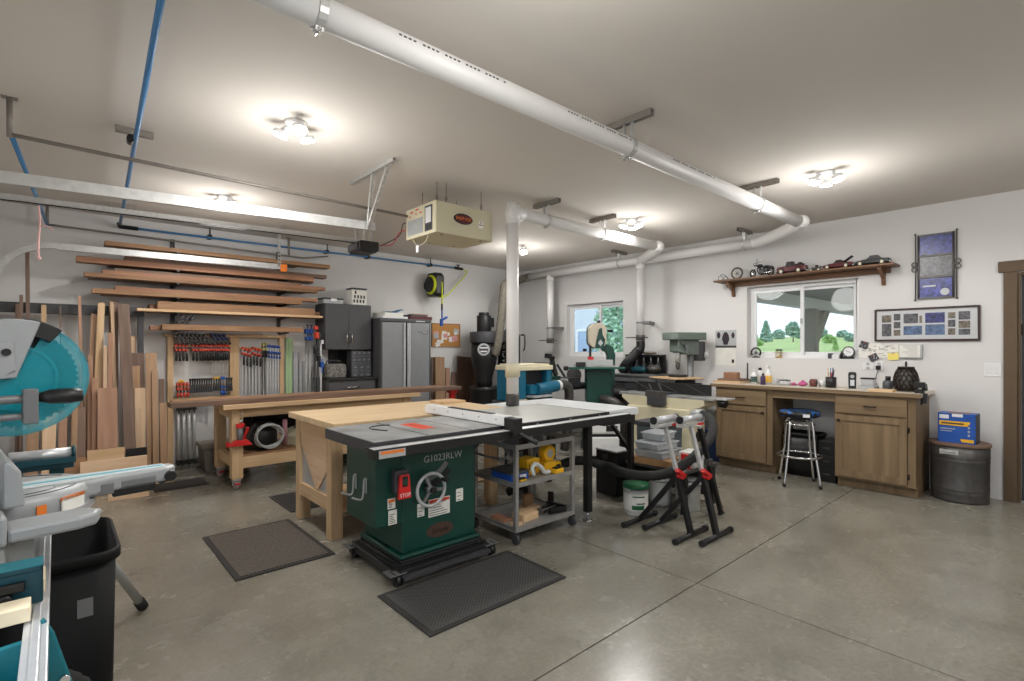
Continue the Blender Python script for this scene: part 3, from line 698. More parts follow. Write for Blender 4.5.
def bottle(name, lbl, pos, r, h, body, cap, band=None, trig=False):
    t = thing(name, lbl, 'bottle', pos, 0, 'bottles on the counter')
    part('body', MB().lathe([(0,0),(r,0),(r,h*.62),(r*.85,h*.72),(r*.4,h*.82),(r*.4,h*.86)], 18), body, t, .0)
    part('cap', MB().cyl((0,0,h*.85),(0,0,h), r*.48, r*.42, 14), cap, t)
    if band: part('label', MB().cyl((0,0,h*.12),(0,0,h*.5), r*1.012, n=18, caps=False), band, t)
    if trig: part('trigger', MB().box(-.05,-.012,h*.97,.02,.012,h*1.06).bar((-.04,0,h),(-.055,0,h*.86),.012,.01), cap, t)
    return t
bottle('bottle', 'white bottle with green band at the left of the bottle group', cp(754), .035, .17, M['white'], M['white'], M['green'])
bottle('bottle', 'squat white bottle with black cap second in the bottle group', cp(760, dx=.09), .042, .185, M['white'], M['black'], M['paper'])
bottle('bottle', 'small dark purple bottle at the front of the bottle group', cp(763, dx=-.1), .028, .13, mat('purple_plastic', srgb(70,50,90), .4), M['black'])
bottle('spray_bottle', 'white spray bottle with yellow base band at the right of the bottle group', cp(768.5), .037, .205, M['white'], M['white'], M['yellow'], True)
solo('jar', MB().lathe([(0,0),(.02,0),(.022,.05),(.016,.06),(.016,.075),(0,.075)],14), M['clear'], 'tiny clear jar on the counter right of the spray bottle', 'jar', cp(776))
t = thing('glass_dish', 'low clear domed dish with a dark rim on the counter', 'dish', cp(784.5)); t.scale = (.85,.85,.9)
part('bowl', MB().lathe([(0,0),(.07,0),(.078,.03),(.066,.06),(.03,.078),(0,.08)],20), M['clear'], t)
part('rim', MB().torus((0,0,.062),.066,.006,n=20), M['dgrey'], t)
pk = mat('pink_cloth', srgb(186,86,134), .8, var=.25, scale=40)
for k, (px, s, lb) in enumerate(((793.6, .028, 'small pink crumpled cloth at the left of the pink pair on the counter'), (802.6, .043, 'larger pink crumpled cloth with a raised peak on the counter'))):
    rnd = random.Random(k); mb = MB()
    mb.ball((0,0,s*.52), s, 14, (1.1,1.2,.52)); mb.ball((.01,.0,s*.9), s*.5, 10, (1,1,.8+.4*k))
    mb.v = [v+Vector((rnd.uniform(-1,1)*s*.09, rnd.uniform(-1,1)*s*.09, abs(rnd.uniform(-1,1))*s*.06)) for v in mb.v]
    solo('cloth', mb, pk, lb, 'cloth', cp(px))
t = thing('tape_dispenser', 'small dark reddish tape roll standing on the counter next to the pink cloths', 'tape', cp(813.5, dx=.0)); t.scale = (.9,.85,.9)
part('roll', MB().cyl((0,-.035,.045),(0,.035,.045),.045,n=20), mat('brown_tape', srgb(110,60,54), .5), t); part('core', MB().cyl((0,-.037,.045),(0,.037,.045),.026,n=18), M['black'], t)
solo('cup', MB().lathe([(0,0),(.034,0),(.04,.075),(.036,.075),(.031,.006),(0,.006)],20), M['white'], 'white cup on the counter left of the pencil holder', 'cup', cp(822.5, dx=.05))
t = thing('pencil_holder', 'dark mesh pencil holder filled with pens and brushes', 'pen holder', cp(831))
part('cup', MB().lathe([(0,0),(.048,0),(.05,.11),(.046,.11),(.044,.005),(0,.005)],20), M['black'], t)
rnd = random.Random(4)
for k in range(11):
    a = k*2.4; r = .012+.022*rnd.random(); h = rnd.uniform(.15,.215)
    part('pen', MB().cyl((r*math.cos(a)*.6, r*math.sin(a)*.6, .01),(r*1.5*math.cos(a), r*1.5*math.sin(a), h),.0045,n=8), [M['red'], M['black'], M['blue'], M['pine_z'], M['dgrey'], M['white']][k % 6], t)
t = thing('handset', 'black upright phone handset with silver face on the counter', 'phone', cp(852.3), .25)
part('case', MB().prism([(-.033,0),(.033,0),(.036,.15),(.028,.17),(-.028,.17),(-.036,.15)], -.022,.022, axis='x'), M['blackpl'], t, .006)
part('face', MB().box(-.0255,-.018,.03,-.0225,.018,.09), M['alu'], t, .002); part('screen', MB().cyl((-.026,0,.125),(-.022,0,.125),.018,n=16), M['lgrey'], t)
t = thing('glass_box', 'low clear jar with a dark lid standing on stacked cards', 'jar', cp(868.5, dx=.05))
part('card_stack', MB().box(-.085,-.075,0,.085,.075,.022).box(-.08,-.07,.022,.075,.07,.036), M['lgrey'], t, .001)
part('jar', MB().box(-.05,-.055,.036,.05,.055,.10), M['clear'], t, .004); part('lid', MB().box(-.054,-.06,.10,.054,.06,.115), M['blackpl'], t, .003)
solo('wooden_tray', MB().box(-.075,-.1,0,.075,.1,.022), M['pine_y'], 'flat yellowish wooden box lid on the counter by the lantern', 'tray', cp(882, dx=-.2), 0, bevel=.003)
t = thing('bottle', 'dark grey bottle with a black cap next to the woven lantern', 'bottle', cp(888, dx=.08), 0, 'bottles on the counter')
part('body', MB().lathe([(0,0),(.045,0),(.045,.07),(.035,.09),(.022,.095)],18), mat('grey_glass', srgb(84,88,92), .25), t); part('cap', MB().cyl((0,0,.094),(0,0,.135),.022,n=14), M['black'], t)
# lattice lantern
t = thing('woven_lantern', 'dark woven diamond lattice lantern with a ring handle at the near end of the counter', 'lantern', cp(906, dx=.02))
prof = [(.085,.01),(.10,.06),(.098,.12),(.082,.18),(.062,.222)]
def pr_r(z):
    for (r0,z0),(r1,z1) in zip(prof, prof[1:]):
        if z0 <= z <= z1: return r0+(r1-r0)*(z-z0)/(z1-z0)
    return prof[-1][0]
lt = MB()
for s in (-1, 1):
    for k in range(14):
        a0 = 2*PI*k/14
        lt.tube([(pr_r(z)*math.cos(a0+s*z*5.2), pr_r(z)*math.sin(a0+s*z*5.2), z) for z in [.012+.0207*i for i in range(11)]], .0058, 6)
part('lattice', lt, M['bronze'], t)
part('liner', MB().lathe([(.0,.012),(.078,.012),(.09,.06),(.088,.12),(.072,.18),(.052,.222)], 18), M['steel'], t)
part('base', MB().cyl((0,0,0),(0,0,.014),.09,n=24), M['bronze'], t)
part('collar', MB().cyl((0,0,.216),(0,0,.236),.066,n=24), M['bronze'], t)
part('ring', MB().torus((0,0,.262),.024,.005,'y',18), M['bronze'], t)
# small vise clamped on the counter corner
v = cp(917, dx=-.18)
t = thing('bench_vise', 'small black vise clamped on the near corner of the counter', 'vise', (v[0], 1.031, CT+.001))
part('body', MB().box(-.05,-.035,0,.05,.03,.035).box(-.03,-.05,.035,.02,-.02,.09).box(.025,-.05,.035,.05,-.02,.085), M['blackpl'], t, .006)
part('jaw', MB().box(-.07,-.052,.05,-.045,.03,.105).tube([(.05,-.03,.06),(.09,-.03,.075),(.105,-.03,.045),(.1,-.03,.018)], .013, 8), M['blackpl'], t, .004)
part('clamp_screw', MB().box(-.05,-.06,-.09,.0,-.035,.0).cyl((-.025,-.02,-.10),(-.025,-.02,-.045),.009,n=10).cyl((-.06,-.02,-.10),(.01,-.02,-.10),.005,n=8), M['black'], t)
# ------------------------------------------------------------------ wall outlet with cables, papers and notes
def onwall(px, py): v = P(px, py, X=XW-.002); return v
def plate(lbl, px, py, w=.075, h=.12, name='wall_outlet', sw=False):
    v = onwall(px, py); t = thing(name, lbl, 'switch' if sw else 'outlet', (XW, v.y, v.z))
    part('cover', MB().box(-.007,-w/2,-h/2,0,w/2,h/2), M['white'], t, .002)
    if sw:
        for y in (-.025, .025): part('rocker', MB().box(-.011,y-.017,-.033,-.006,y+.017,.033), M['pvc'], t, .002)
    else:
        for z in (-.022, .022): part('socket', MB().cyl((-.009,0,z),(-.006,0,z),.017,n=16), M['lgrey'], t)
    return t
plate('white double light switch plate beside the entrance door', 992.6, 370, .118, .12, 'light_switch', True)
plate('white wall outlet above the glass jar with the dark lid', 868, 366, .10, .075)
plate('white wall outlet with a plugged in cable left of the woven lantern', 879, 366, .075, .115)
t = thing('charger_cable', 'black adapter plugged in the outlet with its cable hanging to the counter', 'cable', (XW-.009, onwall(879,366).y, onwall(879,366).z-.02))
part('plug', MB().box(-.04,-.02,-.02,0,.02,.025), M['blackpl'], t, .004)
part('cord', MB().tube(smooth([(-.03,0,-.02),(-.05,.01,-.08),(-.06,.015,-.14),(-.09,-.02,.045-(1.213-CT))], 6), .004, 6), M['black'], t)
def note(name, lbl, cat, px0, py0, px1, py1, m, rot=0, marks=0, seed=1, mk=None, off=.003):
    a = onwall(px0, py0); b = onwall(px1, py1); w = abs(a.y-b.y); h = abs(a.z-b.z)
    t = part(name, MB().box(-.002,-w/2,-h/2,0,w/2,h/2), m, None, 0, None, (XW-off,(a.y+b.y)/2,(a.z+b.z)/2), (rot,0,0))
    tag(t, lbl, cat, 'papers pinned on the wall')
    rnd = random.Random(seed)
    if off > .008: part('pin', MB().cyl((-.006,0,h*.38),(off+.0015,0,h*.38),.003,n=8).cyl((-.010,0,h*.38),(-.004,0,h*.38),.006,n=10), M['red'], t)
    if marks:
        mb = MB()
        for _ in range(marks):
            y = rnd.uniform(-.4,.4)*w; z = rnd.uniform(-.4,.4)*h; q = rnd.uniform(.03,.14)*w
            if rnd.random() < .5: mb.box(-.003,y-q,z,-.0019,y+q,z+.004)
            else: mb.bar((-.0025,y,z),(-.0025,y+rnd.uniform(-.02,.02),z+rnd.uniform(-.02,.02)),.0025,.004,(1,0,0))
        part('scribbles', mb, mk or M['dgrey'], t)
    return t
note('paper_sheet', 'white sketch sheet pinned to the wall right of the round clock', 'paper', 859, 343, 880.5, 358, M['paper'], .06, 26, 1, off=.003)
note('paper_sheet', 'white sheet with scribbles pinned behind the yellow note', 'paper', 877, 345, 899, 357.5, M['paper'], -.08, 24, 2, off=.0062)
note('photo_print', 'small tilted dark photo pinned next to the round clock', 'photo', 860, 341.5, 868.5, 348.5, M['dgrey'], .35, 5, 3, M['white'], off=.0098)
note('photo_print', 'tilted dark snapshot pinned in the middle of the sketch sheets', 'photo', 869.5, 354, 878.5, 361, M['dgrey'], -.5, 5, 4, M['white'], off=.0128)
note('sticky_note', 'yellow note pinned below the long picture frame', 'note', 888, 353, 899, 360, mat('yellow_paper', srgb(236,220,120), .8), -.05, 0, off=.0128)
a = onwall(900, 345); b = onwall(922, 357.5)
t = thing('paper_pad', 'white paper pad holder mounted below the long picture frame', 'paper', (XW, (a.y+b.y)/2, (a.z+b.z)/2))
w_, h_ = abs(a.y-b.y)/2, abs(a.z-b.z)/2
part('sheets', MB().box(-.03,-w_+.01,-h_,-.02,w_,h_), M['paper'], t); part('holder', MB().box(-.02,-w_,-h_-.01,.001,w_+.003,h_+.004).box(-.034,-w_-.006,-h_-.01,0,-w_+.006,h_), M['lgrey'], t)
mb = MB()
for k in range(7): mb.box(-.031,-w_+.03,h_*.8-k*.02,-.0299,w_-.03-.02*(k % 3),h_*.8-k*.02+.003)
part('print', mb, M['dgrey'], t)
# wall calendar
a = onwall(715.5, 330.5); b = onwall(736.3, 365.5); w_, h_ = abs(a.y-b.y)/2, abs(a.z-b.z)/2
t = thing('wall_calendar', 'wall calendar with a dark figure picture above a blank white page', 'calendar', (XW, (a.y+b.y)/2, (a.z+b.z)/2))
part('picture_page', MB().box(-.004,-w_,.0,-.001,w_,h_), M['lgrey'], t)
part('date_page', MB().box(-.005,-w_*.98,-h_,-.001,w_*.98,0), M['paper'], t)
dk = mat('dark_print', srgb(44,34,44), .7)
pp = MB()
for y, s in ((0,1),(w_*.68,.5),(-w_*.70,.45)):
    z0 = h_*.12; hh = h_*.72*s; ww = w_*.36*s
    zc = z0 + (h_*.42 if s < 1 else h_*.05)*1.0
    pp.prism([(y-ww*.5,zc),(y+ww*.5,zc),(y+ww,zc+hh*.45),(y+ww*.8,zc+hh*.75),(y+ww*.35,zc+hh),(y-ww*.35,zc+hh),(y-ww*.8,zc+hh*.75),(y-ww,zc+hh*.45)], -.0052,-.0038, axis='x')
part('figures', pp, dk, t); part('frame_mark', MB().box(-.0055,-w_*.8,-h_*.86,-.0049,-w_*.58,-h_*.66), dk, t)
part('base_band', MB().box(-.0048,-w_,.0,-.0038,w_,h_*.12), M['dgrey'], t)
# ------------------------------------------------------------------ framed pictures
phA = mat('blue_photo', srgb(58,64,134), .3, var=.8, scale=34); phB = mat('black_white_photo', srgb(92,92,96), .3, var=.8, scale=40)
phC = mat('landscape_photo', srgb(96,122,160), .3, var=.6, scale=40); phD = mat('warm_photo', srgb(128,116,100), .3, var=.6, scale=45)
Y0, Y1, Z0, Z1 = .845, 1.135, 1.87, 2.505
t = thing('picture', 'tall black iron frame holding three photos one above the other', 'picture', (XW, (Y0+Y1)/2, (Z0+Z1)/2), 0, 'framed photos on the wall')
w_, h_ = (Y1-Y0)/2, (Z1-Z0)/2
fm = MB()
for s in (-1, 1):
    fm.cyl((-.02,s*(w_-.012),-h_),(-.02,s*(w_-.012),h_),.0085,n=10); fm.cyl((-.02,s*(w_+.012),-h_-.005),(-.02,s*(w_+.012),h_+.01),.005,n=8)
    fm.ball((-.02,s*(w_+.014),h_+.012),.010,10); fm.ball((-.02,s*(w_+.014),-h_-.008),.010,10)
    fm.torus((-.02,s*(w_+.02),.03),.022,.005,'x',14,6); fm.torus((-.02,s*(w_+.02),-.02),.022,.005,'x',14,6)
for z in (-h_+.008,-h_/3,h_/3,h_-.008): fm.box(-.028,-w_+.01,z-.008,-.008,w_-.01,z+.008)
part('frame', fm, M['steel'], t)
part('backing', MB().box(-.014,-w_+.015,-h_+.01,-.001,w_-.015,h_-.01), M['black'], t)
for k, m in enumerate((phA, phB, phA)):
    zc = -h_*2/3+k*h_*2/3
    p_ = part('photo', MB().box(-.017,-w_+.02,zc-h_/3+.012,-.0135,w_-.02,zc+h_/3-.012), m, t)
part('photo_detail', MB().box(-.019,-.05,.015,-.0165,-.01,.0+.12).box(-.019,-.09,-.07,-.0165,.08,-.03), phB, t)
part('photo_detail', MB().cyl((-.019,-.07,-.255),(-.0165,-.07,-.255),.035,n=18).box(-.019,-.0,-.20,-.0165,.1,-.185), M['lgrey'], t)
Y0, Y1, Z0, Z1 = .665, 1.49, 1.455, 1.785
t = thing('picture', 'long black frame with white mat and many small photos', 'picture', (XW, (Y0+Y1)/2, (Z0+Z1)/2), 0, 'framed photos on the wall')
w_, h_ = (Y1-Y0)/2, (Z1-Z0)/2
part('frame', MB().box(-.025,-w_,-h_,-.001,-w_+.018,h_).box(-.025,w_-.018,-h_,-.001,w_,h_).box(-.025,-w_+.018,-h_,-.001,w_-.018,-h_+.018).box(-.025,-w_+.018,h_-.018,-.001,w_-.018,h_), mat('dark_cherry_frame', srgb(52,30,28), .4), t, .002)
part('mat_board', MB().box(-.012,-w_+.016,-h_+.016,-.002,w_-.016,h_-.016), M['white'], t)
def ph(px0, py0, px1, py1, m):     # photo positions measured on the mat, 824..1024 crop
    a = onwall(824+px0/3.785, 220+py0/3.785); b = onwall(824+px1/3.785, 220+py1/3.785)
    cy = (Y0+Y1)/2; cz = (Z0+Z1)/2
    part('photo', MB().box(-.014, b.y-cy, b.z-cz, -.0115, a.y-cy, a.z-cz), m, t)
for q in ((220,362,256,388,'D'),(220,394,256,440,'B'),(265,356,290,380,'B'),(265,386,290,410,'B'),(265,416,290,438,'D'),(302,356,357,390,'B'),(302,402,372,434,'C'),(362,362,372,390,'D'),
          (384,352,458,388,'A'),(384,396,458,434,'C'),(470,350,498,372,'D'),(470,378,498,404,'B'),(470,410,498,434,'D'),(510,346,554,376,'B'),(510,382,554,408,'D'),(510,412,554,434,'B')):
    ph(*q[:4], {'A':phA,'B':phB,'C':phC,'D':phD}[q[4]])
part('glass', MB().box(-.018,-w_+.018,-h_+.018,-.0165,w_-.018,h_-.018), M['picture_glass'], t)
# ------------------------------------------------------------------ shelf with models
SZ = 2.236
t = thing('wall_shelf', 'long dark wooden wall shelf above the window on two brackets', 'shelf', (XW, 2.21, SZ))
part('board', MB().box(-.25,-.935,-.022,-.001,.935,0), M['darkshelf'], t, .004)
part('ledger', MB().box(-.045,-.86,-.075,-.001,.86,-.022), M['darkshelf'], t, .002)
for y in (-.80, .78): part('bracket', MB().prism([(-.20,-.022),(-.001,-.022),(-.001,-.20),(-.035,-.20),(-.055,-.13),(-.2,-.05)], y-.016, y+.016, axis='y'), M['darkshelf'], t, .002)
def sp(px, X=6.3): return (X, P(px, 270, X=X).y, SZ)
t = thing('wire_sculpture', 'little bent wire figure at the far end of the model shelf', 'ornament', sp(724))
part('wire', MB().torus((0,.045,.036),.03,.004,'x',14,6).torus((0,-.02,.03),.024,.004,'x',14,6).tube([(0,.09,.006),(0,-.07,.006)],.004,6).tube(smooth([(0,.05,.06),(0,.02,.085),(0,-.03,.05),(0,-.06,.008)],5),.004,6), M['steel'], t)
t = thing('wheel_model', 'small bicycle like wheel leaning on the model shelf', 'wheel', sp(737), 0)
part('tire', MB().torus((0,0,.075),.065,.011,'x',28,10), M['dgrey'], t)
part('rim', MB().torus((0,0,.075),.053,.004,'x',24,6), M['cream'], t)
sk = MB()
for k in range(8): sk.cyl((0,0,.075),(0,.053*math.cos(k*PI/4),.075+.053*math.sin(k*PI/4)),.0022,n=6)
part('spokes', sk.cyl((-.01,0,.075),(.01,0,.075),.008,n=10), M['steel'], t)
# motorcycle: y axis is its length (front at +y is left in the photo)
t = thing('model_motorcycle', 'black model motorcycle on the shelf beside the wheel', 'model motorcycle', sp(762)); t.scale = (1, .82, 1.12)
for y in (.13,-.12):
    w = part('wheel', MB().torus((0,y,.045),.037,.010,'x',22,8), M['black'], t); hb = MB()
    for k in range(6): hb.cyl((0,y,.045),(0,y+.03*math.cos(k*PI/3),.045+.03*math.sin(k*PI/3)),.002,n=6)
    part('hub', hb.cyl((-.012,y,.045),(.012,y,.045),.008,n=10), M['chrome'], w)
part('frame', MB().tube(smooth([(0,-.12,.045),(0,-.05,.03),(0,.04,.035),(0,.06,.10),(0,-.04,.10),(0,-.12,.045)],4),.007,8), M['black'], t)
part('engine', MB().box(-.022,-.04,.03,.022,.035,.075).cyl((-.0,.01,.06),(.0,.035,.10),.016,n=10).cyl((0,-.01,.06),(0,-.035,.10),.016,n=10), M['dgrey'], t, .004)
part('tank', MB().ball((0,.03,.118),.034,12,(.75,1.35,.62)), M['blackpl'], t)
part('seat', MB().ball((0,-.06,.105),.034,12,(.8,1.6,.4)), M['blackpl'], t)
part('rear_fender', MB().torus((0,-.12,.045),.052,.014,'x',14,8,.2,2.6), M['blackpl'], t)
part('fork', MB().cyl((-.014,-.0+.13,.045),(-.014,.07,.155),.005,n=8).cyl((.014,.13,.045),(.014,.07,.155),.005,n=8), M['chrome'], t)
part('handlebar', MB().tube(smooth([(-.075,.02,.185),(-.05,.055,.175),(0,.07,.158),(.05,.055,.175),(.075,.02,.185)],4),.005,8), M['chrome'], t)
part('headlamp', MB().cyl((0,.085,.142),(0,.11,.138),.017,.02,n=12), M['chrome'], t)
part('exhaust', MB().cyl((-.028,.0,.035),(-.028,-.16,.045),.008,.011,n=10), M['chrome'], t)
def model_car(name, lbl, pos, L, prof, cabin, wheels, r, wd, body, glassm, extra=None, roof=None):
    """profile in (y,z), car along y with its nose to +y"""
    t = thing(name, lbl, 'model car', pos, 0, 'model vehicles on the shelf'); t.scale = (.86, .84, .95)
    part('body', MB().prism(prof, -wd/2, wd/2, axis='x'), body, t, .006)
    if cabin:
        part('cabin', MB().prism(cabin, -wd*.42, wd*.42, axis='x'), glassm, t, .004)
        ys = [c[0] for c in cabin]; zs = [c[1] for c in cabin]; zt = max(zs); top = [c for c in cabin if c[1] > zt-.004]
        part('roof', MB().box(-wd*.41, min(c[0] for c in top)-.004, zt-.003, wd*.41, max(c[0] for c in top)+.004, zt+.004), roof or body, t, .002)
    for y in wheels:
        for s in (-1, 1):
            w = part('wheel', MB().cyl((s*(wd/2-.012),y,r),(s*(wd/2+.006),y,r),r,n=18), M['black'], t)
            part('hubcap', MB().cyl((s*(wd/2+.004),y,r),(s*(wd/2+.009),y,r),r*.6,n=14), M['cream'], w)
    part('bumper', MB().box(-wd*.48,max(p[0] for p in prof)-.002,.022,wd*.48,max(p[0] for p in prof)+.008,.032).box(-wd*.48,min(p[0] for p in prof)-.008,.022,wd*.48,min(p[0] for p in prof)+.002,.032), M['chrome'], t)
    if extra: extra(t)
    return t
def truck_extra(t):
    part('bed_rail', MB().box(-.058,-.17,.088,-.052,-.025,.096).box(.052,-.17,.088,.058,-.025,.096), M['bronze'], t)
    part('cargo', MB().box(-.045,-.15,.085,.045,-.05,.112).ball((0,-.1,.115),.035,10,(1,1,.5)), M['bronze'], t, .004)
    for y, s in ((.12,1),(-.10,1)):
        part('fender', MB().torus((-.055,y,.032),.040,.010,'x',12,8,0,PI).torus((.055,y,.032),.040,.010,'x',12,8,0,PI), M['maroon'], t)
    part('headlamp', MB().ball((-.04,.185,.072),.012).ball((.04,.185,.072),.012), M['chrome'], t)
model_car('model_truck', 'dark red vintage model pickup truck on the shelf', sp(792), .36, [(-.185,.026),(.18,.026),(.185,.07),(.17,.088),(.06,.094),(.05,.09),(-.02,.09),(-.185,.086)], [(-.025,.09),(.07,.09),(.055,.142),(-.018,.142)], (.12,-.10), .033, .115, M['maroon'], M['black'], truck_extra)
def trailer_extra(t): part('seat', MB().box(-.02,-.03,.045,.02,.0,.07), M['bronze'], t, .003)
model_car('model_racer', 'tiny open model roadster between the red truck and the maroon car', sp(815.5), .14, [(-.07,.018),(.07,.018),(.075,.035),(.02,.048),(-.03,.045),(-.07,.055)], None, (.045,-.045), .019, .06, M['dgrey'], M['black'], trailer_extra)
def hood_extra(t):
    part('open_lid', MB().bar((0,-.07,.072),(0,-.15,.135),.10,.008,(1,0,0)) if False else MB().prism([(-.06,.072),(-.066,.078),(-.155,.135),(-.15,.126)], -.05,.05, axis='x'), M['black'], t, .001, 'open dark lid')
model_car('model_car', 'maroon model sports car with its lid standing open on the shelf', sp(838.5), .34, [(-.17,.022),(.17,.022),(.172,.045),(.10,.06),(.04,.066),(-.10,.068),(-.17,.06)], [(-.06,.066),(.05,.064),(.015,.092),(-.04,.094)], (.11,-.10), .028, .13, M['maroon'], M['black'], hood_extra)
model_car('model_car', 'black model sedan at the near end of the shelf', sp(872.5), .36, [(-.18,.022),(.18,.022),(.182,.05),(.09,.066),(-.10,.07),(-.18,.062)], [(-.11,.068),(.06,.066),(.015,.10),(-.06,.102)], (.115,-.11), .028, .13, M['blackpl'], M['dgrey'])
# ------------------------------------------------------------------ things on the window sill (in the recess of the counter window)
SI = 1.2668
def sl(px): return (XW+.045, P(px, 357, X=XW+.045).y, SI)
t = thing('horseshoe_ornament', 'dark horseshoe ornament on the sill at the left of the counter window', 'ornament', sl(756))
part('shoe', MB().torus((0,0,.065),.055,.010,'x',22,8,PI*.78-PI*1.0,PI*1.22), M['bronze'], t); part('foot', MB().box(-.025,-.04,0,.025,.04,.012).cyl((0,.0,.01),(0,0,.02),.02,n=12), M['bronze'], t)
part('star', MB().prism([(.03*math.cos(PI/2+k*PI/5)*(1 if k % 2 == 0 else .42), .06+.03*math.sin(PI/2+k*PI/5)*(1 if k % 2 == 0 else .42)) for k in range(10)], -.004,.004, axis='x'), M['steel'], t)
t = thing('candle_lantern', 'small brass candle lantern on the sill below the left pane', 'lantern', sl(779))
for a in (-.024,.024):
    for b in (-.024,.024): part('post', MB().box(a-.003,b-.003,.01,a+.003,b+.003,.085), M['brass'], t)
part('base', MB().box(-.03,-.03,0,.03,.03,.012), M['brass'], t, .002); part('roof', MB().prism([(-.032,.085),(.032,.085),(.0,.105)], -.032,.032, axis='y'), M['bronze'], t)
part('candle', MB().cyl((0,0,.012),(0,0,.05),.013,n=12), M['cream'], t)
t = thing('sill_box', 'small white and black boxed gadget on the sill below the right pane', 'box', sl(834.6))
part('case', MB().box(-.03,-.05,0,.03,.02,.045), M['white'], t, .003); part('top_case', MB().box(-.028,.022,0,.028,.06,.06), M['dgrey'], t, .003)
t = thing('sill_bottle', 'tiny dark bottle on the sill beside the clock', 'bottle', sl(841.4))
part('body', MB().lathe([(0,0),(.015,0),(.015,.05),(.006,.065)],14), M['black'], t); part('neck', MB().cyl((0,0,.064),(0,0,.085),.006,n=10), M['black'], t)
t = thing('desk_clock', 'round black alarm clock with a white dial at the right end of the sill', 'clock', sl(848.6), .2); t.scale = (.85, .85, .9)
part('case', MB().cyl((-.02,0,.085),(.025,0,.085),.068,n=28), M['blackpl'], t, .004)
d_ = part('dial', MB().cyl((-.024,0,.085),(-.019,0,.085),.055,n=26), M['white'], t)
part('hand', MB().bar((-.026,0,.085),(-.026,.035,.105),.004,.002,(1,0,0)).bar((-.026,0,.085),(-.026,-.022,.078),.005,.002,(1,0,0)), M['black'], d_)
tk = MB()
for k in range(12): tk.bar((-.0255,.045*math.cos(k*PI/6),.085+.045*math.sin(k*PI/6)),(-.0255,.052*math.cos(k*PI/6),.085+.052*math.sin(k*PI/6)),.004,.002,(1,0,0))
part('ticks', tk, M['black'], d_)
part('foot', MB().box(-.02,-.06,0,.03,.06,.03), M['blackpl'], t, .004)
# ------------------------------------------------------------------ stool, bins, barrel
def blotch(name, c0, c1, sc, pos=.52):
    m = mat(name, c0, .35); nt = m.node_tree; b = nt.nodes['Principled BSDF']
    n = nt.nodes.new('ShaderNodeTexNoise'); n.inputs['Scale'].default_value = sc; n.inputs['Detail'].default_value = 2; n.inputs['Distortion'].default_value = 1.2
    r = nt.nodes.new('ShaderNodeValToRGB'); e = r.color_ramp.elements; e[0].position = pos; e[1].position = pos+.03; e[0].color = c0; e[1].color = c1
    tc = [q for q in nt.nodes if q.type == 'TEX_COORD'][0]
    nt.links.new(tc.outputs['Object'], n.inputs['Vector']); nt.links.new(n.outputs['Fac'], r.inputs['Fac']); nt.links.new(r.outputs['Color'], b.inputs['Base Color']); return m
M['stoolvinyl'] = blotch('blue_black_vinyl', srgb(16,17,20), srgb(28,86,150), 11)
t = thing('bar_stool', 'chrome bar stool with a padded blue and black seat in the kneehole', 'stool', (5.64, 1.95, 0), .5)
part('seat', MB().lathe([(0,.685),(.155,.685),(.178,.70),(.18,.735),(.165,.752),(0,.756)], 30), M['stoolvinyl'], t)
part('seat_band', MB().lathe([(.174,.695),(.184,.70),(.186,.735),(.172,.749),(.15,.757)], 30, caps=False), M['stoolvinyl'], t)
part('badge', MB().box(-.190,-.06,.702,-.184,-.0,.732), M['white'], t)
part('swivel', MB().cyl((0,0,.64),(0,0,.69),.05,.09,n=20), M['dgrey'], t)
for k in range(4):
    a = k*PI/2+PI/4; c, s = math.cos(a), math.sin(a)
    l = part('leg', MB().tube(smooth([(.09*c,.09*s,.665),(.125*c,.125*s,.655),(.145*c,.145*s,.6),(.165*c,.165*s,.36),(.18*c,.18*s,.28),(.225*c,.225*s,.022)], 5), .0125, 10), M['chrome'], t)
    part('foot_cap', MB().cyl((.223*c,.223*s,.036),(.226*c,.226*s,.006),.016,n=10), M['blackpl'], l)
part('foot_ring', MB().torus((0,0,.30),.198,.012,n=36,k=10).torus((0,0,.62),.137,.009,n=30), M['chrome'], t)
def rrect(w, d, r, n=5):
    o = []
    for (sx, sy, a0) in ((1,-1,-PI/2),(1,1,0),(-1,1,PI/2),(-1,-1,PI)):
        for i in range(n+1):
            a = a0+PI/2*i/n; o.append((sx*(w/2-r)+r*math.cos(a), sy*(d/2-r)+r*math.sin(a)))
    return o
def loft(mb, rings, caps=True):
    n = len(rings[0][0]); vs = [(x, y, z) for ring, z in rings for x, y in ring]
    fs = [(k*n+i, k*n+(i+1) % n, (k+1)*n+(i+1) % n, (k+1)*n+i) for k in range(len(rings)-1) for i in range(n)]
    mb.add(vs, fs, True)
    if not caps: return mb
    mb.add(vs[:n], [list(range(n))[::-1]]); mb.add(vs[-n:], [list(range(n))]); return mb
def bin_(name, lbl, x, y, w, d, h, m, taper=.85, rz=0):
    t = thing(name, lbl, 'bin', (x, y, 0), rz); r = .05; q = .008
    part('body', loft(MB(), [(rrect(w*taper, d*taper, r), 0), (rrect(w, d, r), h), (rrect(w-q, d-q, r-q/2), h), (rrect(w*taper-q, d*taper-q, r-q/2), .012)]), m, t)
    e = .024
    part('rim', loft(MB(), [(rrect(w+q*.2, d+q*.2, r), h-.028), (rrect(w+e, d+e, r+e/2), h-.026), (rrect(w+e, d+e, r+e/2), h-.002), (rrect(w+e*.6, d+e*.6, r+e*.3), h+.006), (rrect(w-.001, d-.001, r), h+.004), (rrect(w-.001, d-.001, r), h-.02)], False), m, t)
    return t
bin_('wastebasket', 'black wastebasket in the kneehole behind the stool', 6.13, 2.07, .27, .36, .46, M['blackpl'])
t = thing('drawer_unit', 'low black stacked drawer box in the kneehole against the right cabinet', 'drawer unit', (6.1, 1.79, 0))
part('case', MB().box(-.16,-.08,0,.16,.08,.42), M['black'], t, .006)
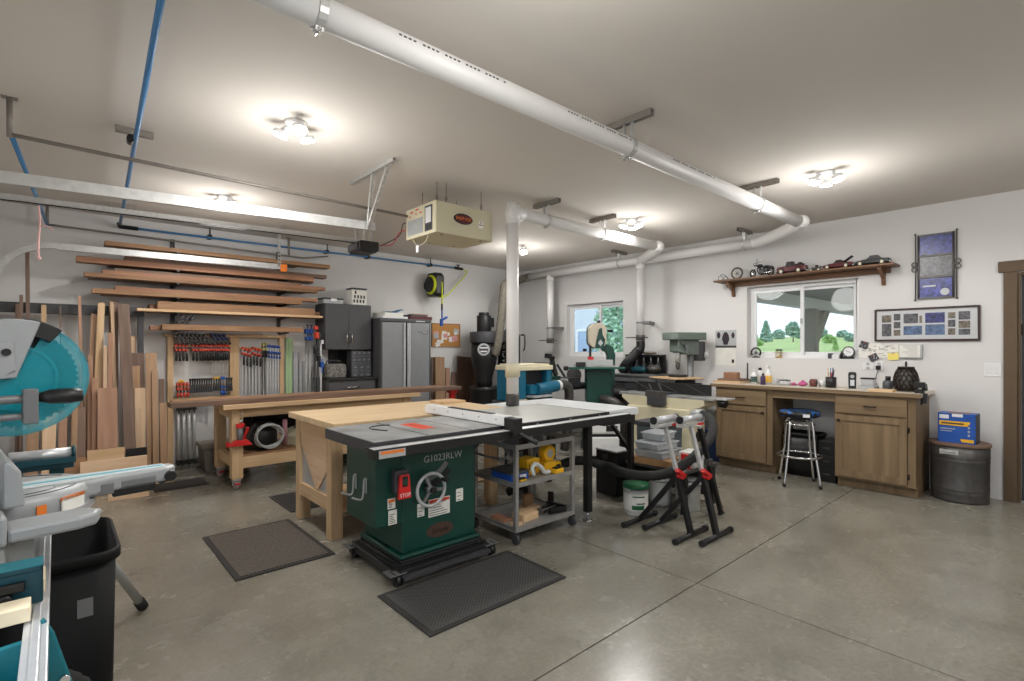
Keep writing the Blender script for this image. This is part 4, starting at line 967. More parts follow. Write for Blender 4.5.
for k in range(3):
    d_ = part('drawer', MB().box(-.172,-.072,.02+k*.135,-.16,.072,.145+k*.135), M['blackpl'], t, .004)
    part('pull', MB().box(-.182,-.03,.075+k*.135,-.172,.03,.09+k*.135), M['dgrey'], d_, .002)
t = thing('storage_tub', 'dark blue plastic tub on the floor at the far side of the left cabinet', 'tub', (6.16, 3.07, 0))
part('body', MB().box(-.17,-.11,0,.17,.11,.36), mat('navy_plastic', srgb(28,44,76), .45), t, .02); part('lid', MB().box(-.18,-.12,.36,.18,.12,.385), mat('navy_lid', srgb(34,52,86), .45), t, .006)
t = thing('steel_drum', 'round dark galvanised metal bin with a wooden lid beside the cabinet', 'metal bin', (6.20, .785, 0))
R = .212
part('body', MB().lathe([(0,.0),(R*.97,.0),(R*.975,.02),(R*.965,.07),(R*.98,.08),(R*.965,.09),(R*.975,.105),(R*.985,.115),(R*.972,.125),(R*.985,.36),(R,.37),(R*.985,.38),(R*.99,.395),(R*1.005,.405),(R*.99,.415),(R*.995,.50),(0,.50)], 40), M['steel'], t)
part('handle', MB().tube([(-.213,-.0,.45),(-.236,.03,.455),(-.236,.09,.455),(-.19,.11,.45)], .006, 8).box(-.218,-.02,.43,-.185,.11,.47), M['galv'], t)
part('lid', MB().cyl((0,0,.50),(0,0,.525),R*1.04,n=44), M['walnut_y'], t, .003)
v = Vector((6.16, .795, .5255))
t = thing('product_box', 'blue printed cardboard carton with yellow stripe on the round metal bin', 'box', v, -.05); t.scale = (.8, .75, 1)
part('carton', MB().box(-.10,-.185,0,.13,.165,.265), M['blue'], t, .002)
part('side_panel', MB().box(-.095,-.187,.002,.126,-.1845,.263), M['dgrey'], t)
fp = part('front_print', MB().prism([(.15,.155),(-.11,.155),(-.14,.195),(.15,.195)], -.103,-.0995, axis='x'), M['yellow'], t)
part('lettering_bars', MB().box(-.1045,-.08,.168,-.1028,.13,.182), M['dgrey'], fp)
part('corner_print', MB().prism([(-.06,.012),(-.17,.012),(-.17,.04),(-.045,.04)], -.1025,-.0998, axis='x'), M['yellow'], t)
part('logo_patch', MB().box(-.1025,.06,.215,-.0998,.15,.25).box(-.1025,-.07,.235,-.0998,.03,.262), M['white'], t)
for k in range(4): part('icon', MB().cyl((-.1025,-.125,.075+k*.035),(-.0998,-.125,.075+k*.035),.011,n=12), M['lgrey'], t)
part('print_line', MB().box(-.1025,-.0,.12,-.0998,.14,.13), M['lgrey'], t); part('print_line', MB().box(-.1025,.03,.1,-.0998,.14,.107), M['lgrey'], t)
part('top_opening', MB().box(-.06,-.12,.264,.05,.08,.268), M['card'], t)
# ------------------------------------------------------------------ lumber rack on the back wall
YA = 6.955
uX = (.985, 2.135)
LV = [2.425, 2.235, 2.095, 1.935, 1.775, 1.585]
lvn = ['top', 'second', 'third', 'fourth', 'fifth', 'lowest']
for k, x in enumerate(uX):
    t = thing('lumber_rack', ['black steel lumber rack upright nearer the garage doors', 'black steel lumber rack upright nearer the grey cabinets'][k], 'rack', (x, YA, 0), 0, 'lumber rack uprights')
    part('upright', MB().box(-.02,-.045,1.58,.02,-.002,2.62), M['black'], t, .003)
    for z in LV: part('arm', MB().prism([(-.045,z-.004),(-.40,z-.004),(-.40,z-.02),(-.045,z-.029)], -.014, .014, axis='x'), M['black'], t, .002)
def board(lbl, x0, x1, y0, y1, z0, th, m, group=None, name='board', rz=0):
    return solo(name, MB().box(-(x1-x0)/2, 0, 0, (x1-x0)/2, y1-y0, th), m, lbl, 'board', ((x0+x1)/2, y0, z0), rz, group, .002)
O, W, PN, MP, CH = 'oak_x', 'walnut_x', 'pine_x', 'maple_x', 'cherry_x'
rack = {
 0: [(.36,2.66,6.56,6.72,0,.045,O,'long light board at the front'), (.50,1.0,6.73,6.90,0,.045,W,'short dark board at the back'), (1.02,2.3,6.73,6.88,0,.03,O,'shorter light board at the back')],
 1: [(.14,2.45,6.56,6.70,0,.055,CH,'reddish board lowest at the front'), (.52,2.62,6.57,6.69,.055,.045,W,'dark board lying on the reddish one'), (.40,2.5,6.71,6.90,0,.06,W,'wide dark board at the back')],
 2: [(.20,2.5,6.55,6.68,0,.042,O,'light board lowest at the front'), (.34,2.60,6.56,6.67,.042,.036,CH,'reddish board on the light one'), (.44,2.3,6.57,6.67,.078,.030,W,'dark strip topmost of the front stack'), (.24,2.4,6.69,6.88,0,.055,W,'dark board at the back')],
 3: [(.26,2.30,6.55,6.70,0,.045,O,'brown board lowest at the front'), (.44,2.50,6.56,6.70,.045,.040,CH,'upper brown board at the front'), (.34,2.2,6.71,6.89,0,.065,CH,'thick reddish board at the back')],
 4: [(.62,2.56,6.55,6.68,0,.028,PN,'pale thin board lowest at the front'), (.80,2.46,6.56,6.68,.028,.085,O,'brown board standing on the pale thin one'), (.745,2.58,6.70,6.9,0,.085,CH,'thick reddish beam at the back')],
 5: [(.84,2.32,6.57,6.68,0,.060,O,'thick brown board at the front'), (.75,1.9,6.70,6.82,0,.045,CH,'reddish board at the back')],
}
for k, bl in rack.items():
    for (x0,x1,y0,y1,dz,th,m,what) in bl:
        board(what+' of the '+lvn[k]+' lumber rack level', x0, x1, y0, y1, LV[k]+dz-.003, th, M[m], 'boards on the lumber rack')
# ------------------------------------------------------------------ leaning boards and their steel bin
PZ = .10
solo('lumber_platform', MB().box(-.56,-.30,0,.66,.30,PZ), M['pine_x'], 'low wooden platform under the leaning boards', 'platform', (.24,6.58,0), 0, bevel=.004)
t = thing('lumber_stop_rail', 'dark steel rail frame that the leaning boards rest against', 'frame')
part('rail', MB().bar((-.50,6.75,1.77),(.70,6.75,1.77),.05,.10), M['dgrey'], t, .004)
part('post', MB().bar((.67,6.75,PZ+.001),(.67,6.75,1.72),.05,.06), M['dgrey'], t, .004)
part('post', MB().bar((-.48,6.75,0),(-.48,6.75,1.72),.05,.06), M['dgrey'], t, .004)
for x in (-.48, .67): part('wall_tie', MB().bar((x,6.77,1.77),(x,6.958,1.77),.04,.06), M['dgrey'], t)
def lean(lbl, pb, pt, w, yt, m, Yb=6.5, Yt=6.66, th=.022, yb=None, zb=PZ+.002, name='leaning_board', group='leaning boards by the lumber bin'):
    if yb: zb = P(pb, yb, Y=Yb).z
    B = P(pb, 400, Y=Yb); B.z = zb; T = P(pt, yt, Y=Yt)
    a_ = (pb-512)/F; W_ = w*(Yb/(C_-a_*S_))/F/(C_-a_*S_)*1.06
    x = (T-B).normalized(); y = Vector((1,0,0)); y = (y - x*x.dot(y)).normalized(); z = x.cross(y)
    L = (T-B).length
    o = solo(name, MB().box(0,-W_/2,-th/2,L,W_/2,th/2), m, lbl, 'board', (0,0,0), 0, group, .002)
    o.matrix_world = Matrix.Translation(B) @ Matrix((x,y,z)).transposed().to_4x4()
    return o
for n_, c_ in dict(oak=(srgb(158,126,97), srgb(186,152,121)), cherry=(srgb(166,126,102), srgb(192,153,128)), walnut=(srgb(116,94,82), srgb(146,122,108)), maple=MAPLE, pine=PINE).items():
    M['lean_'+n_] = wood('leaning_'+n_+'_wood', c_[0], c_[1], 'x', k=.8)
wx = lambda n: M['lean_'+n]
# (label, px bottom, px top, width px, py top, wood, Y base, Y top)
LB = [
 ('wide dark brown panel at the back of the leaning boards', 139, 138, 12, 353, 'walnut', 6.66, 6.70),
 ('dark narrow board reaching high behind the tall walnut plank', 113.5, 113.5, 9, 300, 'walnut', 6.60, 6.69),
 ('tall thin stick leaning nearest the saw guard', 83, 79.5, 3.2, 296, 'cherry', 6.50, 6.64),
 ('brown narrow board leaning left of the tall pale one', 87, 94, 5.5, 314, 'oak', 6.56, 6.66),
 ('tall pale board tilted to the right', 93, 101.5, 7, 303, 'pine', 6.46, 6.62),
 ('thin pale strip leaning left of the tall walnut plank', 118, 111.8, 3.4, 302, 'maple', 6.50, 6.60),
 ('tallest walnut plank leaning across the others', 131.5, 123.5, 11, 304, 'walnut', 6.34, 6.56),
 ('reddish board with a sawn top left of the walnut plank', 109.5, 110.5, 4.5, 333, 'cherry', 6.43, 6.51),
 ('short pale block high behind the wide dark panel', 133, 133, 6.5, 336, 'maple', 6.755, 6.80),
 ('light brown board standing at the right end of the leaning boards', 152.5, 151, 11, 353, 'oak', 6.50, 6.70),
 ('thin brown board on the front of the right end panel', 156, 154.5, 6, 371, 'oak', 6.46, 6.64),
 ('slim dark upright offcut by the clamp rack', 162.5, 161.5, 5.5, 379, 'walnut', 6.68, 6.76),
 ('short brown offcut in front of the slim dark one', 164, 162.8, 7, 403, 'oak', 6.58, 6.68),
 ('medium brown board right of the walnut plank', 135, 135.5, 8, 366, 'oak', 6.54, 6.62),
 ('pale board behind the shortest maple piece', 139.5, 140, 10.5, 388, 'maple', 6.46, 6.56),
 ('shortest maple piece leaning at the front', 138, 138.5, 6.5, 408, 'maple', 6.40, 6.48),
 ('wide short reddish panel at the front of the leaning boards', 107.5, 107.5, 19, 388, 'cherry', 6.30, 6.40),
 ('narrow pinkish board left of the reddish panel', 94, 94.5, 5, 378, 'cherry', 6.38, 6.46),
 ('slim brown board behind the pinkish one', 89.5, 90.5, 5, 355, 'cherry', 6.42, 6.54),
 ('brown board seen above the reddish panel', 101, 103, 9, 357, 'cherry', 6.60, 6.645),
 ('pale brown board with a stepped top above the reddish panel', 104.5, 105.5, 4, 346, 'maple', 6.42, 6.52),
 ('dark board half hidden by the saw guard', 80.5, 81, 9, 407, 'walnut', 6.40, 6.48),
 ('narrow light board beside the saw guard', 86, 87, 4, 379, 'oak', 6.46, 6.56),
 ('brown board behind the saw guard near its lower edge', 73, 75.5, 6, 392, 'oak', 6.36, 6.46),
 ('reddish board whose foot shows below the saw guard', 62, 63, 8, 411, 'cherry', 6.32, 6.42),
 ('pale wide board low behind the miter saw', 48, 50, 13, 398, 'maple', 6.34, 6.44),
 ('brown board low behind the miter saw fence', 31, 33, 12, 420, 'oak', 6.36, 6.44),
 ('dark short board topping out left above the saw', 17.5, 18.2, 5.5, 304, 'walnut', 6.58, 6.70),
 ('dark brown board second from left above the saw', 20.8, 21.2, 3.5, 295, 'walnut', 6.48, 6.64),
 ('tall dark upright board left above the saw', 29.5, 27.3, 4.2, 252, 'walnut', 6.60, 6.73),
 ('pale pair board topping out above the saw guard', 43.5, 43.8, 5, 305, 'pine', 6.56, 6.70),
 ('thin dark stick between the saw guard and the tall boards', 61, 60.3, 1.5, 306, 'walnut', 6.50, 6.68),
]
for l, pb, pt, w, yt, m, yb_, yt_ in LB: lean(l, pb, pt, w, yt, wx(m), yb_, yt_)
# boards standing on edge in front of the bin
def edge_board(lbl, px0, px1, py_top, h, Y, m, rz=0, z0=.002, th=.024, name='board'):
    a = P(px0, py_top, Y=Y); b = P(px1, py_top, Y=Y); L = b.x-a.x; z = z0 if z0 is not None else a.z-h
    return solo(name, MB().box(-L/2,-th/2,0,L/2,th/2,h), m, lbl, 'board', ((a.x+b.x)/2, Y, z), rz, 'boards on the floor by the lumber bin', .002)
h1 = P(115, 455, Y=6.19).z
edge_board('long pale board standing on edge in front of the leaning boards', 80, 147, 459, P(110, 459, Y=6.16).z-.002, 6.16, M['maple_x'])
edge_board('yellowish board on edge behind the long pale one', 87, 124.5, 449, P(105, 449, Y=6.22).z-.002, 6.22, M['pine_x'])
edge_board('pale offcut standing on edge under the miter saw arm', 108, 149, 484, P(128, 484, Y=5.85).z-.002, 5.85, M['maple_x'], -.03)
edge_board('short brown block on edge behind the saw roller support', 60, 86, 458, P(75, 458, Y=6.20).z-.002, 6.20, M['oak_x'])
edge_board('black edged dark board on edge by the foot of the walnut plank', 126, 147, 448, P(136, 448, Y=6.262).z-.002, 6.262, M['black'])
# ------------------------------------------------------------------ clamp rack (wooden frame) and clamps
YR = 6.90
t = thing('clamp_rack', 'pine frame on the wall that holds rows of clamps', 'rack', (0, YR, 0))
for x0, x1, z0 in ((.93,.985,0), (1.56,1.66,0), (2.13,2.185,0)): part('post', MB().box(x0,-.03,z0,x1,.05,1.515), M['pine_z'], t, .003)
part('top_rail', MB().box(.90,-.05,1.515,2.21,.05,1.55), M['pine_x'], t, .003)
part('rail', MB().box(.985,-.045,1.395,1.56,-.015,1.42), M['pine_x'], t, .002)
part('shelf', MB().box(.985,-.09,.78,1.56,.05,.815), M['pine_x'], t, .002); part('rail', MB().box(.985,-.08,.94,1.56,-.05,.965), M['pine_x'], t, .002)
part('rail', MB().box(1.66,-.045,1.375,2.13,-.015,1.40), M['pine_x'], t, .002)
#part('red_edge', MB().box(.93,-.034,.80,.985,-.031,1.5), M['redor'], t)
def clamp(name, lbl, loc, L, jaw, handle, barm, jh=.05, hl=.085, group='', roll=0, up=.03, bw=.008):
    """bar clamp hung upright: bar, fixed jaw, sliding jaw and handle"""
    t = thing(name, lbl, 'clamp', loc, 0, group)
    part('bar', MB().box(-bw/2,-.009,-L,bw/2,.009,up), barm, t)
    part('fixed_jaw', MB().prism([(.009,.0),(-.06,-.004),(-.06,.018),(.009,.034)], -.011, .011, axis='x'), jaw, t, .003)
    j = part('sliding_jaw', MB().prism([(.011,-jh-.012),(-.055,-jh),(-.075,-jh),(-.075,-jh+.022),(.011,-jh+.026)], -.012, .012, axis='x'), jaw, t, .003)
    part('screw', MB().cyl((0,-.062,-jh+.03),(0,-.062,-jh-.03), .005, n=8), M['steel'], j)
    part('handle', MB().lathe([(0,-jh-.03-hl),(.011,-jh-.03-hl),(.0135,-jh-.03-hl*.5),(.010,-jh-.03),(0,-jh-.03)], 10, (0,-.062,0)), handle, j)
    t.rotation_euler = (0, roll, 0)
    return t
xs = [1.0+.0335*k for k in range(4)] + [1.165, 1.20] + [1.235+.0262*k for k in range(12)]
proto = None
for k, x in enumerate(xs):
    L = .13 if k < 4 else (.16 if k < 11 else .32)
    lbl = ORD[k]+' red jawed clamp from the left in the upper row of the clamp rack'
    key = round(L, 2)
    if k in (0, 4, 11): proto = clamp('bar_clamp', lbl, (x, YR-.06, 1.405), L, M['redor'], M['black'], M['galv'], group='red clamps in the upper row')
    else: dup(proto, lbl, (x, YR-.06, 1.405-.004*(k % 2)), (0,0,0))
# slanted steel clamps above and blue quick clamps
for k in range(8):
    lbl = ORD[k]+' slanted steel clamp from the left hung on top of the clamp rack'
    p_ = (.99+.042*k, YR-.085, 1.522)
    if k == 0: proto = clamp('steel_clamp', lbl, p_, .10, M['steel'], M['dgrey'], M['galv'], jh=.04, hl=.05, group='steel clamps on top of the clamp rack', roll=-.75, up=.06)
    else: dup(proto, lbl, p_)
for k in range(4):
    lbl = ORD[k]+' small blue clamp from the left on top of the clamp rack'
    p_ = (1.36+.042*k, YR-.085, 1.522)
    if k == 0: proto = clamp('quick_clamp', lbl, p_, .09, M['bluedk'], M['blackpl'], M['dgrey'], jh=.045, hl=.03, group='blue clamps on top of the clamp rack', roll=-.55, up=.04)
    else: dup(proto, lbl, p_)
# lower shelf: small red clamps, spring clamps, blue clamps
for k in range(4):
    lbl = ORD[k]+' small red clamp from the left on the lower shelf of the clamp rack'
    p_ = (1.01+.032*k, YR-.0925, .965)
    if k == 0: proto = clamp('bar_clamp', lbl, p_, .12, M['redor'], M['redor'], M['dgrey'], jh=.05, hl=.05, group='red clamps on the lower shelf')
    else: dup(proto, lbl, p_)
def spring(name, lbl, loc, body, tip, group):
    t = thing(name, lbl, 'clamp', loc, 0, group)
    part('arm', MB().bar((0,-.02,-.10),(0,.004,.0),.018,.012,(0,1,0)).bar((0,.004,0),(0,-.008,.045),.015,.012,(0,1,0)), body, t, .003)
    part('arm', MB().bar((0,.028,-.10),(0,.006,.0),.018,.012,(0,1,0)).bar((0,.006,0),(0,.016,.045),.015,.012,(0,1,0)), body, t, .003)
    part('tip', MB().ball((0,-.008,.05),.013,10), tip, t); part('tip', MB().ball((0,.016,.05),.013,10), tip, t)
    part('spring', MB().torus((0,.005,0),.012,.004,'x',12,6), M['steel'], t)
    return t
for k in range(10):
    lbl = ORD[k]+' black spring clamp from the left on the lower rail of the clamp rack'
    p_ = (1.135+.0235*k, YR-.1155, .975)
    if k == 0: proto = spring('spring_clamp', lbl, p_, M['blackpl'], M['blackpl'], 'black spring clamps')
    else: dup(proto, lbl, p_)
for k in range(3):
    lbl = ORD[k]+' orange tipped spring clamp from the left in the clamp rack'
    p_ = (1.374+.025*k, YR-.1155, .985)
    if k == 0: proto = spring('spring_clamp', lbl, p_, M['black'], M['yellow'], 'orange tipped spring clamps')
    else: dup(proto, lbl, p_)
for k in range(2):
    lbl = ['left', 'right'][k]+' one of the two tall blue clamps on the lower shelf of the clamp rack'
    p_ = (1.444+.026*k, YR-.105, 1.02)
    if k == 0: proto = clamp('quick_clamp', lbl, p_, .19, M['blue'], M['blue'], M['dgrey'], jh=.10, hl=.05, group='tall blue clamps on the lower shelf', up=.03)
    else: dup(proto, lbl, p_)
for k in range(3):
    lbl = ORD[k]+' dark clamp from the left at the right end of the lower rail'
    p_ = (1.507+.0245*k, YR-.1155, .975)
    if k == 0: proto = spring('spring_clamp', lbl, p_, M['black'], M['dgrey'], 'dark clamps at the right end of the lower rail')
    else: dup(proto, lbl, p_)
t = thing('tape_roll', 'yellow tape roll on the lower rail of the clamp rack', 'tape', (1.055, YR-.060, .9655))
part('roll', MB().cyl((0,-.014,.03),(0,.014,.03),.03,n=18), M['yellow'], t); part('core', MB().cyl((0,-.016,.03),(0,.016,.03),.015,n=14), M['card'], t)
# right bay: long bar clamps
for k in range(6):
    lbl = ORD[k]+' red headed long bar clamp from the left in the right rack bay'
    p_ = (1.69+.037*k, YR-.058, 1.37-.012*(k % 3))
    if k == 0: proto = clamp('bar_clamp', lbl, p_, .62, M['redor'], M['black'], M['alu'], jh=.06, hl=.10, group='long red bar clamps', bw=.014)
    else: dup(proto, lbl, p_)
for k in range(2):
    lbl = ['left', 'right'][k]+' one of the two pale green headed bar clamps in the right bay'
    p_ = (1.914+.032*k, YR-.058, 1.42)
    if k == 0: proto = clamp('bar_clamp', lbl, p_, .65, mat('pale_yellow_green', srgb(196,190,110), .5), M['black'], M['dgrey'], jh=.06, hl=.06, group='pale green bar clamps', bw=.010)
    else: dup(proto, lbl, p_)
for k in range(5):
    lbl = ORD[k]+' blue headed long bar clamp from the left in the right bay'
    p_ = (1.975+.032*k, YR-.058, 1.40-.004*k)
    if k == 0: proto = clamp('bar_clamp', lbl, p_, .75, M['blue'], M['blue'], M['alu'], jh=.075, hl=.03, group='blue headed bar clamps', bw=.018)
    else: dup(proto, lbl, p_)
for k in range(3):
    lbl = ORD[k]+' small dark clamp from the left hung below the fifth lumber level'
    p_ = (1.03+.05*k, 6.63, 1.722)
    if k == 0: proto = clamp('steel_clamp', lbl, p_, .07, M['dgrey'], M['black'], M['galv'], jh=.03, hl=.03, group='small clamps below the lumber boards', roll=.8, up=.02)
    else: dup(proto, lbl, p_)
# pipe clamps standing below the clamp rack
for k in range(4):
    x = 1.03+.052*k
    lbl = ORD[k]+' grey pipe clamp from the left standing below the clamp rack'
    if k == 0:
        proto = thing('pipe_clamp', lbl, 'clamp', (x, 6.86, 0), 0, 'pipe clamps below the clamp rack')
        part('pipe', MB().cyl((0,0,0),(0,0,.775),.016,n=12), M['galv'], proto); part('foot', MB().box(-.022,-.04,.06,.022,.02,.11), M['blackpl'], proto, .003)
        part('head', MB().box(-.02,-.05,.68,.02,.02,.72).cyl((0,-.035,.64),(0,-.035,.74),.006,n=8), M['blackpl'], proto, .003)
    else: dup(proto, lbl, (x, 6.86, 0))
for k, (px, ln) in enumerate(((196, .25), (201, .25), (207, .28))):
    x = P(px, 410, Y=6.93).x
    solo('hanging_square', MB().box(-.018,-.003,-ln,.018,.003,0).box(-.03,-.004,-.02,.03,.004,.005), M['alu'], ['left', 'middle', 'right'][k]+' one of three short metal rules hung low on the wall behind the workbench', 'rule', (x, 6.95, .772), 0, 'metal rules hung low on the wall', .001)
t = thing('storage_chest', 'taupe storage chest on the floor below the clamp rack', 'chest', (1.46, 6.66, 0))
part('body', MB().prism([(-.22,0),(.22,0),(.25,.26),(-.25,.26)], -.16, .16, axis='y'), mat('taupe_plastic', srgb(120,112,104), .6, var=.05), t, .01)
part('lid', MB().box(-.265,-.18,.26,.265,.18,.31), mat('taupe_lid', srgb(134,126,116), .6, var=.05), t, .012); part('latch', MB().box(-.03,-.19,.22,.03,-.175,.28), M['dgrey'], t, .003)
# rails and clamps leaning on the wall between the rack and the grey cabinet
RL = [('pale green edged guide rail leaning right of the clamp rack', 287.4, 338, 6.5, 'gr'), ('white guide rail beside the green edged one', 294.2, 352, 4.5, 'alu'), ('slim aluminium rail third from the clamp rack', 299, 361, 3.2, 'alu'),
      ('short aluminium track with slots leaning on the wall', 302.5, 361, 3, 'galv'), ('aluminium rail with a slotted end near the blue clamps', 309.5, 345, 4, 'alu')]
gm = mat('pale_green_strip', srgb(176,206,160), .5)
for k, (l, px, yt, w, m) in enumerate(RL):
    T = P(px, yt, Y=6.93); t = thing('guide_rail', l, 'rail', (T.x+.012, 6.92, 0), 0, 'rails leaning by the clamp rack'); W_ = w*.0125/2
    part('extrusion', MB().box(-W_,-.006,0,W_,.006,T.z).box(-W_,-.014,0,-W_+.006,-.006,T.z).box(W_-.006,-.014,0,W_,-.006,T.z).box(-.004,-.012,0,.004,-.006,T.z), gm if m == 'gr' else M[m], t)
    part('strip', MB().box(W_,-.005,0,W_+.006,.001,T.z), gm if k < 1 else M['black'], t)
for k, px in enumerate((306, 309.8)):
    T = P(px, 329, Y=6.87)
    lbl = ['left', 'right'][k]+' one of two blue headed pipe clamps above the leaning rails'
    if k == 0:
        proto = thing('pipe_clamp', lbl, 'clamp', (T.x, 6.86, 0), 0, 'blue headed pipe clamps')
        part('pipe', MB().cyl((0,0,0),(0,0,T.z),.012,n=12), M['galv'], proto); part('head', MB().box(-.022,-.06,T.z-.06,.022,.02,T.z), M['blue'], proto, .004); part('sliding_jaw', MB().box(-.018,-.06,T.z-.15,.018,.02,T.z-.1), M['blue'], proto, .004)
        part('screw', MB().cyl((0,-.045,T.z-.12),(0,-.045,T.z+.05),.006,n=8).cyl((-.02,-.045,T.z+.05),(.02,-.045,T.z+.05),.005,n=8), M['bluedk'], proto)
    else: dup(proto, lbl, (T.x, 6.86, 0))
for k, (px, yt, col) in enumerate(((315, 326, 'redor'), (317.8, 334, 'black'), (320.8, 340, 'alu'))):
    T = P(px, yt, Y=6.55)
    t = thing('pipe_clamp', ['long red headed clamp leaning by the grey wall cabinet', 'long black headed clamp leaning by the grey wall cabinet', 'long bright aluminium clamp leaning closest to the grey wall cabinet'][k], 'clamp', (T.x, 6.55, 0), 0, 'long clamps leaning by the grey cabinet')
    part('bar', MB().box(-.011,-.008,0,.011,.008,T.z), M['dgrey'] if k < 2 else M['alu'], t, .001)
    part('head', MB().box(-.018,-.06,T.z-.05,.018,.012,T.z), M[col], t, .003)
    part('sliding_jaw', MB().box(-.018,-.06,T.z-.35,.018,.012,T.z-.28).cyl((0,-.045,T.z-.42),(0,-.045,T.z-.24),.008,n=8), M['blue'] if k == 2 else M['black'], t, .003)
    if k == 0: part('trigger', MB().box(-.015,-.10,T.z-.16,.015,-.01,T.z-.08), M['redor'], t, .003)
# ------------------------------------------------------------------ grey cabinets
def doorhandle(mb, x, y, z0, z1, r=.009):
    mb.cyl((x,y,z0),(x,y,z1),r,n=10); mb.cyl((x,y,z0+.02),(x,y+.03,z0+.02),r*.7,n=8); mb.cyl((x,y,z1-.02),(x,y+.03,z1-.02),r*.7,n=8); return mb
FY = 6.60; X0, X1, Z0, Z1 = 2.615, 3.255, 1.365, 1.975
t = thing('wall_cabinet', 'dark grey two door wall cabinet between the lumber rack and the tall locker', 'cabinet', ((X0+X1)/2, FY, Z0))
w_ = (X1-X0)/2; h_ = Z1-Z0
part('carcass', MB().box(-w_,.02,0,w_,.355,h_), M['charcoal'], t, .004)
for s in (-1, 1):
    d_ = part('door', MB().box(min(s*.002,s*w_),0,0.004,max(s*.002,s*w_),.019,h_-.004), M['charcoal'], t, .003)
    part('handle', doorhandle(MB(), s*.035, -.025, .09, .235, .008), M['chrome'], d_)
t = thing('storage_box', 'flat clear box with a dark lid on top of the wall cabinet', 'box', (2.74, 6.74, Z1))
part('body', MB().box(-.13,-.10,0,.13,.10,.055), M['lgrey'], t, .005); part('lid', MB().box(-.14,-.11,.055,.14,.11,.075), M['dgrey'], t, .004); part('clip', MB().box(-.04,-.115,.03,.04,-.105,.068), M['white'], t, .002)
t = thing('printed_tin', 'white tin with dark print on top of the wall cabinet', 'tin', (P(357, 302, Y=6.72).x, 6.73, Z1))
part('can', MB().box(-.11,-.09,0,.11,.09,.21), M['paper'], t, .012); part('lid', MB().box(-.113,-.093,.21,.113,.093,.235), M['dgrey'], t, .008)
pm_ = MB(); rnd = random.Random(8)
for k in range(9): 
    x = -.09+.045*(k % 4)+.01*(k//4); z = .03+.06*(k//4); pm_.box(x,-.0915,z,x+.026,-.0895,z+.045)
part('print', pm_, M['dgrey'], t)
solo('white_tray', MB().box(-.12,-.1,0,.12,.1,.018), M['paper'], 'thin white tray under nothing but beside the printed tin on the wall cabinet' if False else 'thin pale tray on the wall cabinet, left of the printed tin', 'tray', (2.98, 6.73, Z1), bevel=.004) if False else None
# base cabinet with worktop below the wall cabinet
BX0, BX1 = 2.60, 3.27
t = thing('base_cabinet', 'dark grey base cabinet below the wall cabinet', 'cabinet', ((BX0+BX1)/2, 6.48, 0)); w_ = (BX1-BX0)/2
part('carcass', MB().box(-w_,.02,.06,w_,.475,.96), M['charcoal'], t, .004); part('worktop', MB().box(-w_-.01,-.02,.96,w_+.01,.475,.99), M['black'], t, .004)
part('plinth', MB().box(-w_+.02,.05,0,w_-.02,.45,.06), M['black'], t)
d_ = part('drawer', MB().box(-w_+.01,0,.79,w_-.01,.02,.95), M['charcoal'], t, .003); part('handle', MB().cyl((-.09,-.025,.87),(.09,-.025,.87),.008,n=10).cyl((-.08,-.025,.87),(-.08,.0,.87),.006,n=8).cyl((.08,-.025,.87),(.08,0,.87),.006,n=8), M['chrome'], d_)
for s in (-1, 1):
    d_ = part('door', MB().box(min(s*.003,s*(w_-.01)),0,.07,max(s*.003,s*(w_-.01)),.02,.78), M['charcoal'], t, .003); part('handle', doorhandle(MB(), s*.04, -.025, .55, .70), M['chrome'], d_)
part('back_panel', MB().box(-w_,.45,.99,w_,.47,1.365), M['black'], t) if False else None
solo('perforated_tool_holder', MB().box(-.16,0,0,.16,.015,.375).box(-.14,-.03,.20,-.12,0,.34).box(-.07,-.03,.22,-.05,0,.34), M['black'], 'black tool panel on the wall below the wall cabinet', 'panel', (2.95, 6.94, .99))
t = thing('tote_bag', 'grey patterned fabric tote on the dark base cabinet', 'bag', (P(334, 378, Y=6.68).x, 6.70, .99))
tm = mat('patterned_fabric', srgb(120,118,114), .9, var=.6, scale=38)
bm_ = MB(); bm_.prism([(-.14,0),(.14,0),(.15,.10),(.135,.185),(-.135,.185),(-.15,.10)], -.09, .09, axis='y'); part('bag', bm_, tm, t, .02)
part('handle', MB().tube(smooth([(-.08,-.05,.18),(-.06,-.05,.225),(.06,-.05,.225),(.08,-.05,.18)],5),.008,8).tube(smooth([(-.08,.05,.18),(-.06,.05,.225),(.06,.05,.225),(.08,.05,.18)],5),.008,8), M['dgrey'], t)
xo = P(359.5, 378, Y=6.68).x
t = thing('parts_organizer', 'grey organizer of small clear drawers on the dark base cabinet', 'organizer', (xo, 6.69, .99))
part('case', MB().box(-.145,-.07,0,.145,.09,.355), M['dgrey'], t, .004)
dm_ = mat('smoky_drawer', srgb(92,95,100), .3, var=.1, scale=20)
for r_ in range(7):
    n = 4 if r_ > 2 else 3; hh = .044 if r_ > 2 else .053; z = .012+(r_*.053 if r_ < 3 else .159+(r_-3)*.047)
    for c_ in range(n):
        ww = .28/n; x = -.14+ww*c_
        d_ = part('drawer', MB().box(x+.003,-.078,z,x+ww-.003,-.06,z+hh-.005), dm_, t, .002)
        if r_ % 2 == 0: part('pull', MB().box(x+ww*.35,-.085,z+.012,x+ww*.65,-.078,z+.02), M['lgrey'], d_)
